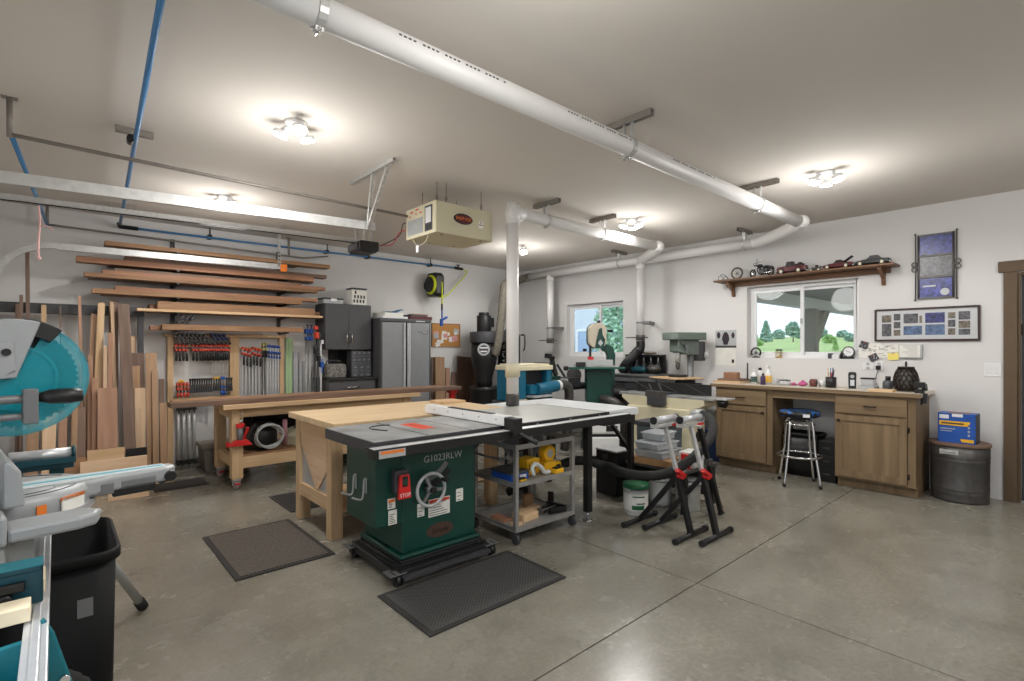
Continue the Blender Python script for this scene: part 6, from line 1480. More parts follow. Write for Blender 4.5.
t = thing('tool_box', 'blue and black small case on the left of the cart middle shelf', 'case', onc(.095,.17,sz)); part('case', MB().box(-.085,-.11,0,.085,.11,.05), M['blue'], t, .004); part('lid', MB().box(-.088,-.113,.05,.088,.113,.066), M['dgrey'], t, .004); part('sticker', MB().box(-.0,-.1115,.012,.06,-.1095,.042), M['white'], t)
for k, (x, y, z, l, rz_, lb) in enumerate(((.206,.185,sz,.20,1.54,'lower tan push stick on the cart middle shelf'),(.206,.185,sz+.0185,.18,1.60,'upper tan push stick on the cart middle shelf'))):
    solo('push_stick', MB().prism([(-l/2,-.014),(l/2-.05,-.018),(l/2,.005),(l/2-.03,.018),(-l/2+.03,.012)], 0, .018), M['cherry_x'], lb, 'push stick', onc(x,y,z), rz_, 'push sticks on the cart', .003)
solo('push_stick', MB().tube(smooth([(.0,0,.02),(-.02,0,.07),(.02,0,.095),(.08,0,.06),(.12,0,.02),(.17,0,.015)],5), [.014]*8+[.017]*18, 10), M['bucketwhite'], 'white curved push handle on the cart middle shelf', 'push stick', onc(.225,.05,sz+.004), .06)
t = thing('yellow_power_tool', 'yellow boxy power tool with a round head at the right of the cart shelf', 'power tool', onc(.485,.17,sz)); t.scale = (1.1,1.1,1.15)
part('body', MB().prism([(-.09,0),(.09,0),(.085,.055),(-.02,.07),(-.085,.06)], -.06, .06, axis='y'), M['yellow'], t, .008); h_ = part('round_head', MB().cyl((.0,-.03,.115),(.0,.035,.115),.056,n=26), M['yellow'], t, .006); part('head_cap', MB().cyl((0,-.033,.115),(0,-.029,.115),.028,n=20), M['lgrey'], h_)
part('front_vent', MB().box(.03,-.062,.012,.075,-.0595,.04), M['black'], t)
t = thing('yellow_power_tool', 'yellow flared power tool with vent slots in the middle of the cart shelf', 'power tool', onc(.302,.19,sz), .05)
part('body', MB().prism([(-.06,0),(.06,0),(.075,.11),(.02,.125),(-.07,.115)], -.055, .055, axis='y'), M['yellow'], t, .008)
for k in range(4): part('slot', MB().bar((-.045+k*.03,-.057,.04),(-.052+k*.032,-.057,.09),.006,.004,(0,1,0)), M['black'], t)
part('plate', MB().box(-.02,-.0575,.012,.02,-.055,.034), M['lgrey'], t)
t = thing('battery_pack', 'small yellow battery lying in front on the cart middle shelf', 'battery', onc(.47,.048,sz), .1); part('case', MB().box(-.05,-.03,0,.05,.03,.035), M['yellow'], t, .006); part('contacts', MB().box(-.03,-.02,.035,.03,.02,.045), M['black'], t)
t = thing('tape_measure', 'yellow and black tape measure at the front left of the cart shelf', 'tape measure', onc(.09,.033,sz), .0); part('case', MB().box(-.03,-.018,0,.03,.018,.03), M['black'], t, .005); part('band', MB().box(-.031,-.0185,.008,.031,.0185,.02), M['yellow'], t)
for lb, x, y, z, sx, sy, h, m, rz_ in (('large pale wood block on the cart lower shelf', .21,.13,bz,.17,.12,.055,'pine_x',.12), ('flat reddish offcut lying left on the cart lower shelf', .066,.24,bz,.08,.16,.018,'cherry_x',.0), ('thin pale offcut in front on the cart lower shelf', .068,.07,bz,.07,.06,.02,'maple_x',.1), ('upright brown wood block standing on the pale blocks', .385,.29,bz+.022,.10,.03,.095,'oak_x',.1), ('low pale block behind the large one on the cart lower shelf', .39,.285,bz,.18,.11,.021,'maple_x',-.04)):
    solo('wood_block', MB().box(-sx/2,-sy/2,0,sx/2,sy/2,h), M[m], lb, 'wood block', onc(x,y,z), rz_, 'wood offcuts on the cart', .002)
t = thing('corner_clamp', 'black cast corner clamp on the right of the cart lower shelf', 'clamp', onc(.49,.105,bz), .1)
part('frame', MB().bar((-.09,-.03,.025),(.06,-.07,.025),.03,.04).bar((-.09,.03,.025),(.06,.09,.025),.03,.04).bar((.05,-.08,.03),(.05,.10,.03),.03,.05), M['blackpl'], t, .004); part('screw', MB().cyl((-.16,0,.04),(.04,0,.04),.008,n=10).cyl((-.16,-.03,.04),(-.16,.03,.04),.005,n=8), M['steel'], t); part('upright', MB().box(.04,.05,.05,.07,.09,.13), M['blackpl'], t, .004)
# ------------------------------------------------------------------ teal thickness planer on its stand, behind the vertical pipe
t = thing('planer', 'teal thickness planer with cream top and round dust chute on a low stand', 'planer', (4.36, 4.66, .74)); t.scale = (.84, 1, .95)
part('side_housing', MB().box(-.33,-.20,0,-.20,.22,.40), M['teal'] if False else M['planer'] if 'planer' in M else M['tealdk'], t, .012)
pl_ = mat('blue_teal_enamel', srgb(18,96,124), .4, var=.06); t.children[0].data.materials[0] = pl_
part('side_housing', MB().box(.22,-.20,0,.32,.22,.40), pl_, t, .012)
part('head', MB().box(-.20,-.12,.17,.22,.22,.40), M['black'], t, .01)
part('top_cover', MB().box(-.34,-.22,.395,.33,.24,.455).box(-.30,-.19,.455,.29,.2,.475), M['cream'], t, .01)
part('table', MB().box(-.20,-.34,.06,.22,.34,.085), M['alu'], t, .003); part('base', MB().box(-.30,-.2,.0,.30,.2,.05), M['black'], t, .004)
part('chute', MB().cyl((-.05,-.25,.155),(.36,-.25,.185),.075,n=24).box(-.18,-.26,.10,.22,-.12,.21), pl_, t, .006)
part('chute_collar', MB().cyl((.36,-.25,.185),(.42,-.25,.19),.068,n=24), M['white'], t)
part('skirt', MB().box(-.34,-.205,0,-.19,-.19,.04), M['cream'], t)
st = thing('planer_stand', 'open dark steel stand carrying the teal planer', 'stand', (4.36, 4.66, 0))
s_ = MB(); s_.box(-.34,-.24,.69,.34,.24,.738); part('top', s_, M['dgrey'], st, .004)
for x in (-.32,.28):
    for y in (-.22,.18): part('leg', MB().box(x,y,0,x+.04,y+.04,.69), M['black'], st, .002)
part('shelf', MB().box(-.30,-.2,.18,.30,.2,.21), M['dgrey'], st, .003)
board('pine board lying on the workbench end below the planer', 2.72, 2.97, 4.02, 4.26, BZ+.001, .02, M['pine_x'], None, 'infeed_board')
hz2 = smooth([(4.715,4.41,.92),(4.82,4.41,.92),(4.90,4.42,.86),(4.93,4.44,.7),(4.95,4.48,.4),(4.96,4.55,.06)], 7)
solo('flex_hose', MB().tube(hz2, [.058+.004*(i % 2) for i in range(len(hz2))], 14), M['steel'], 'grey flexible hose dropping from the planer chute', 'hose')
# ------------------------------------------------------------------ small machines on a dark bench in front of the far window
t = thing('machine_bench', 'dark steel bench with small sanding machines in front of the far window', 'bench', (5.55, 5.28, 0))
part('top', MB().box(-.22,-.50,.80,.40,.50,.84), M['black'], t, .004)
for x in (-.2,.34):
    for y in (-.47,.43): part('leg', MB().box(x,y,0,x+.04,y+.04,.80), M['black'], t, .002)
part('rail', MB().box(-.2,-.43,.30,-.17,.43,.33).box(.34,-.43,.30,.37,.43,.33), M['black'], t, .002); part('shelf', MB().box(-.21,-.48,.33,.39,.48,.35), M['dgrey'], t)
t = thing('disc_sander', 'dark bench sander with a round disc on the right of the machine bench', 'sander', (5.58, 4.93, .84), .2)
part('base', MB().box(-.14,-.16,0,.16,.16,.05), M['dgrey'], t, .006); part('disc', MB().cyl((-.05,-.03,.16),(-.02,-.01,.16),.105,n=28), M['steel'], t); part('motor', MB().cyl((-.02,-.01,.16),(.18,.10,.16),.075,n=20), M['black'], t, .004); part('table', MB().box(-.19,-.14,.115,-.06,.12,.13), M['dgrey'], t, .002)
part('motor_stand', MB().box(.0,-.03,.05,.14,.1,.12), M['dgrey'], t, .004)
t = thing('belt_sander', 'green and black belt sander with a raised arm on the left of the machine bench', 'sander', (5.62, 5.50, .8405), .1)
gt = mat('machine_green', srgb(16,84,72), .4, var=.06)
part('base', MB().box(-.14,-.15,0,.14,.15,.12).box(-.12,-.1,.12,.0,.14,.30), gt, t, .008); part('cap', MB().box(-.14,-.13,.30,.02,.17,.325), M['black'], t, .004); part('badge', MB().box(-.145,-.06,.17,-.119,.06,.22), M['lgrey'], t)
part('arm', MB().bar((.0,-.16,.13),(.02,-.05,.42),.05,.06).bar((.02,-.05,.42),(.02,.06,.43),.05,.07).bar((.0,-.18,.30),(.0,-.34,.10),.03,.03), M['black'], t, .005); part('knob', MB().ball((.02,-.10,.40),.025,10), M['blackpl'], t)
part('orange_switch', MB().box(-.152,-.02,.04,-.139,.05,.11), M['orange'], t, .004)
solo('spray_can', MB().lathe([(0,0),(.028,0),(.028,.13),(.016,.15),(.016,.17),(0,.17)],16), M['maroon'], 'small dark red can standing at the back of the machine bench', 'can', (5.84, 5.72, .841))
# ------------------------------------------------------------------ green bandsaw (front faces the camera)
t = thing('bandsaw', 'dark green bandsaw with a rounded pale wheel cover in front of the far window', 'bandsaw', (5.56, 4.44, 0), -.726)
g_ = M['green']
sb = MB(); sb.prism([(-.24,0),(.24,0),(.19,.46),(-.19,.46)], -.2, .2, axis='y'); part('stand', sb, g_, t, .01)
part('stand_top', MB().box(-.23,-.24,.46,.23,.24,.49), g_, t, .006)
def rr(cx, cz, w, h, r, n=6):
    o = []
    for (sx, sz_, a0) in ((1,-1,-PI/2),(1,1,0),(-1,1,PI/2),(-1,-1,PI)):
        for i in range(n+1):
            a = a0+PI/2*i/n; o.append((cx+sx*(w/2-r)+r*math.cos(a), cz+sz_*(h/2-r)+r*math.sin(a)))
    return o
part('lower_body', MB().prism(rr(-.03,.77,.33,.54,.07), -.11, .11, axis='y', smooth=False), g_, t, .008)
col = [(.06,.82),(.15,.82),(.19,.90),(.20,1.30),(.17,1.40),(.08,1.44),(.02,1.44),(.02,1.36),(.075,1.33),(.09,1.28),(.09,1.05),(.06,1.0)]
part('column', MB().prism(col, -.06, .06, axis='y'), g_, t, .01)
part('wheel_cover', MB().prism(rr(-.05,1.555,.235,.34,.10,8), -.13, .02, axis='y'), M['cream'] if False else mat('tan_enamel', srgb(196,186,166), .45, var=.04), t, .01)
part('back_cover', MB().prism(rr(-.05,1.555,.245,.35,.105,8), .02, .12, axis='y'), g_, t, .01)
part('tension_knob', MB().cyl((-.02,0,1.72),(-.02,0,1.765),.025,n=14), M['blackpl'], t); part('side_knob', MB().cyl((.10,0,1.62),(.17,0,1.62),.018,n=12), M['blackpl'], t)
part('front_bracket', MB().prism([(-.09,1.38),(.02,1.38),(.045,1.50),(.01,1.56),(0,1.66),(-.04,1.64),(-.07,1.50)], -.155, -.13, axis='y'), g_, t, .004)
part('emblem', MB().prism([(-.02+.035*math.cos(k*PI/2),1.455+.045*math.sin(k*PI/2)) for k in range(4)], -.16, -.154, axis='y'), M['lgrey'], t)
part('guide_post', MB().box(-.155,-.05,1.25,-.125,-.02,1.52), M['black'], t, .002); part('blade_guide', MB().box(-.17,-.08,1.215,-.10,.0,1.27), M['red'], t, .006); part('guide_knob', MB().cyl((-.19,-.03,1.36),(-.24,-.03,1.36),.02,n=12), M['blackpl'], t)
part('blade', MB().box(-.142,-.035,1.04,-.138,-.022,1.42), M['alu'], t)
part('table', MB().box(-.34,-.26,1.02,.16,.22,1.045), M['castiron'], t, .003); part('trunnion', MB().box(-.20,-.08,.93,-.02,.08,1.02), M['black'], t, .006)
part('fence_rail', MB().box(-.47,-.30,1.0,.28,-.265,1.025), gt, t, .002); part('fence', MB().box(-.22,-.24,1.045,.13,-.20,1.12), M['lgrey'], t, .003); part('fence_carriage', MB().box(-.36,-.31,1.03,-.24,-.2,1.09), M['black'], t, .004)
part('rail_knob', MB().cyl((-.47,-.30,1.01),(-.53,-.30,1.01),.03,n=12), M['blackpl'], t)
part('motor', MB().cyl((.16,.02,.67),(.34,.02,.67),.105,n=24), M['blackpl'], t, .004); part('motor_plate', MB().box(.10,-.1,.62,.17,.1,.74), M['black'], t, .004)
part('dust_port', MB().tube(smooth([(.0,-.12,.70),(.08,-.20,.70),(.20,-.24,.64),(.26,-.24,.50),(.27,-.22,.2),(.30,-.2,.06)],6), [.055+.004*(i % 2) for i in range(31)], 14), M['steel'], t)
for c_ in t.children:
    n_ = c_.name.split('.')[0]
    if n_ in ('stand_top','lower_body','table','trunnion','fence_rail','fence','fence_carriage','rail_knob','motor','motor_plate'): c_.location.z = .11
    if n_ == 'stand': c_.scale.z = .57/.46
# ------------------------------------------------------------------ white dust extractor under the white table
t = thing('dust_extractor', 'white and grey wheeled dust extractor behind the white table legs', 'vacuum', (5.15, 4.09, 0), -.7)
part('body', MB().box(-.19,-.18,.05,.19,.18,.30), M['white'], t, .025); part('head', MB().box(-.2,-.19,.32,.2,.19,.47), M['white'], t, .03); part('waist', MB().box(-.185,-.175,.29,.185,.175,.33), M['black'], t, .006)
part('panel', MB().box(.02,-.196,.36,.16,-.186,.43), M['black'], t, .004); part('side_panel', MB().box(-.192,-.12,.10,-.188,.12,.26), M['dgrey'], t, .002)
for y in (-.2,.2): 
    w = part('wheel', MB().cyl((.06,y-.02,.085),(.06,y+.02,.085),.085,n=24), M['black'], t, .004); part('hubcap', MB().cyl((.06,y-.024,.085),(.06,y+.024,.085),.055,n=20), M['lgrey'], w)
part('front_caster', MB().cyl((-.13,-.015,.03),(-.13,.015,.03),.03,n=14), M['black'], t)
# ------------------------------------------------------------------ jointer (long axis along the window wall)
t = thing('jointer', 'cream cabinet jointer with a long black fence behind the roller stands', 'jointer', (5.35, 3.30, 0))
part('cabinet', MB().box(-.17,-.40,.06,.17,.42,.60).box(-.19,-.44,0,.19,.46,.06), M['cream'], t, .01)
part('bed_casting', MB().prism([(-.55,.66),(-.45,.60),(.40,.60),(.52,.68),(.52,.72),(-.55,.72)], -.14, .14, axis='x'), M['cream'], t, .006)
part('infeed_table', MB().box(-.14,-.66,.72,.14,-.03,.745), M['castiron'], t, .003); part('outfeed_table', MB().box(-.14,.03,.72,.14,.56,.748), M['castiron'], t, .003)
part('cutterhead', MB().cyl((-.14,0,.725),(.14,0,.725),.03,n=16), M['alu'], t); part('blade_guard', MB().prism([(-.14,-.08),(.05,-.10),(.05,.10),(-.10,.12),(-.2,.02)], .75, .77), M['dgrey'], t, .004)
fn = part('fence', MB().box(.07,-.52,.75,.095,.44,.875).box(.055,-.52,.752,.07,.44,.762), M['black'], t, .003)
for k in range(3): part('fence_rib', MB().bar((.068,-.46+.34*k,.76),(.068,-.22+.34*k,.865),.006,.014,(1,0,0)), M['dgrey'], fn)
part('fence_carriage', MB().box(.09,-.05,.74,.26,.12,.80), M['dgrey'], t, .005); part('clamp_levers', MB().bar((-.18,-.06,.78),(-.18,-.02,.88),.02,.014).bar((-.18,.06,.78),(-.18,.11,.87),.02,.014).box(-.21,-.10,.72,-.15,.14,.79), M['steel'], t, .004)
part('front_casting', MB().box(-.21,-.10,.62,-.14,.12,.73), M['dgrey'], t, .01)
part('end_knob', MB().cyl((-.02,-.66,.70),(-.02,-.74,.69),.05,n=18), M['blackpl'], t, .004); part('end_rail', MB().box(-.1,-.78,.73,.1,-.66,.745), M['alu'], t, .002)
part('dust_hood', MB().cyl((.0,-.41,.30),(.0,-.52,.30),.06,n=18), M['black'], t)
for c_ in t.children:
    if c_.name.split('.')[0] == 'cabinet': c_.scale.z = .70/.60
    else: c_.location.z = .10
# ------------------------------------------------------------------ drum / spindle machine with bit rack behind the jointer, below the near drop pipe
t = thing('spindle_machine', 'dark grey machine with a tool rack under the near wall duct drop', 'machine', (6.16, 4.20, 0))
part('cabinet', MB().box(-.20,-.36,.05,.22,.30,.80), M['dgrey'], t, .01); part('table', MB().box(-.24,-.38,.88,.24,.30,.91), M['grey'], t, .004); part('table_web', MB().box(-.22,-.40,.80,.20,.32,.88), M['grey'], t, .004)
rk = part('tool_rack', MB().box(.02,-.30,1.15,.18,.28,1.175).box(.02,-.30,.91,.06,.28,.93).box(.04,.24,.91,.18,.28,1.15).box(.14,-.30,.91,.18,.24,1.15), M['black'], t, .003)
for k in range(5): part('chuck', MB().lathe([(0,.0),(.030,0),(.036,.05),(.028,.10),(.018,.13),(0,.13)], 14, (.07,-.24+k*.115,.935)), M['dgrey'], rk); part('spindle_tip', MB().cyl((.07,-.24+k*.115,1.065),(.07,-.24+k*.115,1.14),.010,n=10), M['lgrey'], rk)
part('motor', MB().ball((-.13,-.30,.99),.10,18,(1,1,.5)), M['steel'], t); part('handwheel', MB().torus((-.21,-.30,.84),.05,.008,'x',18,6), M['dgrey'], t)
hd = smooth([(-.03,-.02,1.365),(-.03,-.02,1.27),(-.05,.04,1.19),(-.11,.11,1.09),(-.12,.18,1.01),(-.10,.23,.945)],6)
part('dust_boot', MB().tube(hd, [.06]*7+[.066+.006*(i % 2) for i in range(len(hd)-7)], 16), M['black'], t)
for c_ in t.children:
    if c_.name.split('.')[0] in ('table','table_web','tool_rack','motor','handwheel','dust_boot'): c_.location.z = .12
    if c_.name.split('.')[0] == 'cabinet': c_.scale.z = .92/.80
solo('rag', MB().ball((0,0,.02),.10,14,(.7,1.2,.2)), mat('rag_cloth', srgb(150,138,118), .9, var=.2), 'crumpled tan rag on top of the tool rack', 'rag', (6.26,4.12,1.298))
t = thing('router_tool', 'teal handheld tool lying on the grey machine table in front of the tool rack', 'power tool', (6.02, 4.13, 1.037), .05)
part('motor', MB().lathe([(0,-.11),(.03,-.11),(.042,-.06),(.042,.06),(.03,.11),(0,.11)], 16, (0,0,.055), 'y'), M['teal'] if False else M['tealdk'], t); part('grip', MB().bar((0,.02,.05),(.0,.07,.04),.05,.05), M['black'], t, .006); part('base', MB().box(-.05,-.02,-.005,.05,.12,.006), M['black'], t, .002)
# ------------------------------------------------------------------ drill press
t = thing('drill_press', 'grey green floor drill press against the window wall', 'drill press', (6.12, 3.44, 0), -.35)
dg = mat('grey_green_enamel', srgb(104,116,108), .45, var=.06)
part('base', MB().box(-.24,-.17,0,.12,.17,.06), M['dgrey'], t, .01); part('column', MB().cyl((.03,0,.05),(.03,0,1.52),.042,n=22), M['grey'], t)
part('belt_cover', MB().prism([(-.30,-.15),(.16,-.15),(.19,-.10),(.19,.10),(.16,.15),(-.30,.15),(-.34,.08),(-.34,-.08)], 1.49, 1.585), dg, t, .012)
part('head', MB().prism([(-.24,1.34),(-.10,1.30),(.10,1.30),(.10,1.49),(-.24,1.49)], -.085, .085, axis='y'), dg, t, .012)
part('motor', MB().cyl((.16,0,1.22),(.16,0,1.47),.085,n=22), M['dgrey'], t, .004)
part('quill', MB().cyl((-.17,0,1.20),(-.17,0,1.35),.035,n=16), M['lgrey'], t); part('chuck', MB().lathe([(0,0),(.014,0),(.026,.03),(.03,.07),(.02,.09),(0,.09)],16,(-.17,0,1.11)), M['steel'], t)
fh = MB().cyl((-.12,-.085,1.40),(-.12,-.125,1.40),.03,n=14)
for k in range(3): fh.cyl((-.12,-.115,1.40),(-.12+.13*math.cos(k*2.09+.4),-.13,1.40+.13*math.sin(k*2.09+.4)),.007,n=8)
part('feed_handle', fh, M['grey'], t); part('depth_stop', MB().cyl((-.21,-.06,1.22),(-.21,-.06,1.38),.008,n=8), M['lgrey'], t)
tb = part('table', MB().box(-.42,-.26,.995,.02,.26,1.015), M['pine_y'], t, .004, 'pale wooden drill table'); part('table_disc', MB().cyl((-.17,0,1.015),(-.17,0,1.045),.12,n=28), M['black'], tb, .003)
part('table_bracket', MB().box(-.18,-.05,.90,.0,.05,.995).cyl((.03,0,.86),(.03,0,1.0),.065,n=20), M['dgrey'], t, .006); part('crank', MB().cyl((.03,-.06,.93),(.03,-.2,.93),.012,n=10).bar((.03,-.2,.93),(-.05,-.2,.88),.018,.012), M['black'], t)
part('lamp', MB().cyl((.20,-.10,1.26),(.20,-.10,1.33),.03,.02,n=14), M['lgrey'], t)
# ------------------------------------------------------------------ low bench behind the roller stands
t = thing('low_bench', 'low dark wooden bench behind the roller stands', 'bench', (3.87, 2.20, 0), 0)
part('top', MB().box(-.0,-.0,.335,.54,.60,.36), M['steel'], t, .004)
for x, y in ((.01,.01),(.01,.54),(.48,.01),(.48,.54)): part('leg', MB().box(x,y,0,x+.045,y+.045,.335), M['black'], t, .003)
part('end_panel', MB().box(.02,.585,.05,.52,.60,.335), M['black'], t, .003); part('back_panel', MB().box(.525,.03,.05,.54,.585,.335), M['dgrey'], t, .003)
LBZ = .361
def lowb(px, Y): v = P(px, 450, Y=Y); return v.x
t = thing('cardboard_box', 'flat open cardboard box on the low bench', 'box', (4.06, 2.57, LBZ), .1); part('box', MB().box(-.19,-.19,0,.19,.19,.055), M['card'], t, .003); part('label', MB().box(-.12,-.1925,.012,-.02,-.1895,.04), M['white'], t)
for k, (dx, dy, z, w, d, h, lb, rz_) in enumerate(((-.01,.0,.056,.34,.27,.055,'lowest and widest clear plastic tray on the cardboard box',.04),(-.02,.01,.130,.31,.24,.05,'middle clear plastic tray of the stack on the low bench',-.08),(.05,.03,.198,.26,.20,.055,'top clear lidded tray of the stack on the low bench',.1))):
    t = thing('plastic_tray', lb, 'tray', (4.05+dx, 2.57+dy, LBZ+z), rz_, 'clear trays on the low bench')
    part('tray', MB().prism([(-w/2+.02,0),(w/2-.02,0),(w/2,h),(-w/2,h)], -d/2, d/2, axis='y'), M['clear'], t, .006); part('rim', MB().box(-w/2-.01,-d/2-.01,h,w/2+.01,d/2+.01,h+.012), M['clear'], t, .004)
t = thing('carton', 'white and blue carton with red cap on the low bench', 'carton', (4.12, 2.29, LBZ), .1); part('carton', MB().box(-.10,-.07,0,.10,.07,.13), M['bucketwhite'], t, .004); part('print', MB().box(-.08,-.0715,.05,.06,-.0695,.11), mat('violet_print', srgb(90,90,160), .6), t); part('cap', MB().box(-.125,-.04,.0,-.10,.04,.12), M['red'], t, .004)
t = thing('storage_tub', 'tall grey plastic tub standing behind the low bench', 'tub', (4.62, 2.92, 0)); part('body', MB().prism([(-.15,0),(.15,0),(.18,.62),(-.18,.62)], -.16, .16, axis='y'), mat('slate_plastic', srgb(86,94,98), .5, var=.05), t, .015); part('rim', MB().box(-.20,-.18,.60,.20,.18,.645), M['dgrey'], t, .008)
bd = mat('green_lid', srgb(24,96,56), .45, var=.05)
def bucket(lbl, x, y, r, h, m, lidm, lab=None, metal=False, group='buckets under the low bench'):
    t = thing('bucket', lbl, 'bucket', (x, y, 0), 0, group)
    part('body', MB().lathe([(0,0),(r*.86,0),(r*.88,.01),(r*.97,h*.82),(r*1.0,h*.83),(r*1.0,h),(0,h)], 28), m, t)
    part('lid' if lidm else 'rim', MB().lathe([(0,h+.003),(r*1.04,h+.003),(r*1.05,h-.025),(r*1.01,h-.03)], 28) if lidm else MB().torus((0,0,h),r,.006,n=28,k=6), lidm or M['steel'], t)
    part('handle', MB().torus((0,0,h*.86),r*1.03,.004,'z',28,6,PI*1.05,PI*1.95), M['steel'], t)
    if lab:
        part('label', MB().cyl((0,0,h*.18),(0,0,h*.74),r*.955,r*.985,28,False), M['paper'], t)
        part('print', band_cyl(r, h), lab, t)
    return t
def band_cyl(r, h):
    mb = MB(); a0 = math.atan2(-.75,-.66)
    def patch(a, b, z0, z1):
        n = 5; vs = []
        for i in range(n+1):
            q = a0+a+(b-a)*i/n; vs += [(r*.992*math.cos(q), r*.992*math.sin(q), z0), (r*.998*math.cos(q), r*.998*math.sin(q), z1)]
        mb.add(vs, [(2*i,2*i+2,2*i+3,2*i+1) for i in range(n)], True)
    patch(-.55,.45,h*.22,h*.36); patch(-.2,.55,h*.40,h*.44); patch(-.5,.5,h*.62,h*.66)
    return mb
bucket('white bucket with green lid and printed label beside the white table leg', 3.63, 2.52, .105, .25, M['bucketwhite'], bd, bd)
bucket('plain white bucket in the middle under the low bench', 4.02, 2.535, .105, .25, M['bucketwhite'], None)
bucket('shiny metal paint bucket right of the white ones', 4.06, 2.29, .11, .26, M['galv'], None, None, True)
# black ribbed hose from below the white table up to the jointer
hp = [(2.95,3.38,.12),(3.3,2.98,.40)] + [tuple(P(a, b, Y=y)) for a, b, y in ((606,466,2.76),(622,472.5,2.46),(645,476,2.30),(668,473,2.20),(690,460,2.13),(707,443,2.13),(713,430,2.2),(710,418,2.42),(703,414,2.62))]
hs_ = smooth(hp, 9)
t = thing('dust_hose', 'long black ribbed dust hose sagging across the front of the low bench', 'hose'); part('hose', MB().tube(hs_, [.036+.004*(i % 2) for i in range(len(hs_))], 14), M['rubber'], t)
part('hose_cuff', MB().cyl(hp[-1], Vector(hp[-1])+Vector((.03,.12,-.02)), .052, n=16), M['lgrey'], t)
# roller stands
def roller_stand(lbl, fx0, rx, head):
    """front foot centre, rear foot centre, head centre"""
    f = Vector(fx0); r = Vector(rx); h = Vector(head); t = thing('roller_stand', lbl, 'roller stand', (f.x, f.y, 0), 0, 'roller stands'); o = Vector((f.x, f.y, 0))
    f -= o; r -= o; h -= o; f.z = r.z = .022
    k = f + (h-f)*.50
    part('front_foot', MB().cyl(f+Vector((-.21,.0,0)), f+Vector((.21,0,0)), .018, n=12), M['black'], t)
    part('foot_cap', MB().cyl(f+Vector((-.225,0,0)), f+Vector((-.19,0,0)), .022, n=12), M['rubber'], t); part('foot_cap', MB().cyl(f+Vector((.19,0,0)), f+Vector((.225,0,0)), .022, n=12), M['rubber'], t)
    part('rear_foot', MB().cyl(r+Vector((-.21,0,0)), r+Vector((.21,0,0)), .018, n=12), M['black'], t)
    part('foot_cap', MB().cyl(r+Vector((-.225,0,0)), r+Vector((-.19,0,0)), .022, n=12), M['rubber'], t); part('foot_cap', MB().cyl(r+Vector((.19,0,0)), r+Vector((.225,0,0)), .022, n=12), M['rubber'], t)
    part('front_leg', MB().bar(f, k+(h-f)*.05, .038, .038), M['black'], t, .004); part('rear_leg', MB().bar(r, k, .038, .034), M['black'], t, .004)
    part('inner_tube', MB().bar(k-(h-f)*.1, h-Vector((0,0,.05)), .028, .028), M['galv'], t, .003)
    part('lock_knob', MB().bar(k+Vector((-.07,-.035,.055)), k+Vector((.035,-.035,-.005)), .036, .03).cyl(k+Vector((0,-.0,0)), k+Vector((0,-.05,0)), .024, n=12), M['red'], t, .005)
    part('head', MB().box(h.x-.15,h.y-.03,h.z-.055,h.x+.15,h.y+.03,h.z-.04).box(h.x-.155,h.y-.03,h.z-.055,h.x-.15,h.y+.03,h.z+.01).box(h.x+.15,h.y-.03,h.z-.055,h.x+.155,h.y+.03,h.z+.01), M['galv'], t, .002)
    part('head_sticker', MB().box(h.x+.05,h.y-.032,h.z-.056,h.x+.14,h.y-.0305,h.z-.038), M['red'], t)
    part('roller', MB().cyl((h.x-.145,h.y,h.z),(h.x+.145,h.y,h.z),.026,n=20), M['alu'], t); part('roller_cap', MB().cyl((h.x-.16,h.y,h.z),(h.x-.145,h.y,h.z),.029,n=18), M['black'], t); part('roller_cap', MB().cyl((h.x+.145,h.y,h.z),(h.x+.16,h.y,h.z),.029,n=18), M['black'], t)
ha = P(665, 419, Y=2.16); hb = P(690.5, 418.5, Y=2.02)
roller_stand('roller stand with red knob standing nearer the white table', (3.46,1.925,0), (3.48,2.375,0), ha)
roller_stand('roller stand with red knob standing nearer the base cabinets', (3.57,1.785,0), (3.55,2.235,0), hb)
fb_ = P(721, 513, z=.012); ft_ = P(700, 428, Y=fb_.y+.02)
t = thing('folded_stand', 'slim folded black stand leaning right behind the two roller stands', 'stand', (fb_.x, fb_.y, 0)); kk = ft_-Vector((fb_.x, fb_.y, 0))
part('leg', MB().bar((0,0,.012), kk, .034, .03), M['black'], t, .003); part('foot', MB().cyl((-.03,0,.012),(.03,0,.012),.014,n=10), M['rubber'], t); part('collar', MB().cbox(kk.x*.62,kk.y*.62,kk.z*.62,.06,.05,.05), M['steel'], t, .004)
part('inner_tube', MB().bar(kk*.62, kk*1.03, .024, .024), M['galv'], t, .002)
# ------------------------------------------------------------------ dark things standing below the wing
solo('panel_offcut', MB().prism([(-.16,0),(.16,0),(.16,.20),(.02,.42),(-.10,.42),(-.16,.36)], -.01, .01, axis='y'), M['grey'], 'grey cut panel leaning behind the steel cart', 'panel', (3.27, 3.50, .001), .1, bevel=.002)
t = thing('round_drum', 'round dark grey fan drum standing behind the cart', 'drum', (3.80, 4.12, 0), -.7)
part('drum', MB().cyl((0,-.12,.42),(0,.12,.42),.23,n=32), M['steel'], t, .006); part('face', MB().cyl((0,-.125,.42),(0,-.121,.42),.20,n=30), M['dgrey'], t); part('stand', MB().box(-.2,-.12,0,.2,.12,.05).bar((-.17,0,.05),(-.17,0,.42),.03,.05).bar((.17,0,.05),(.17,0,.42),.03,.05), M['black'], t, .004)
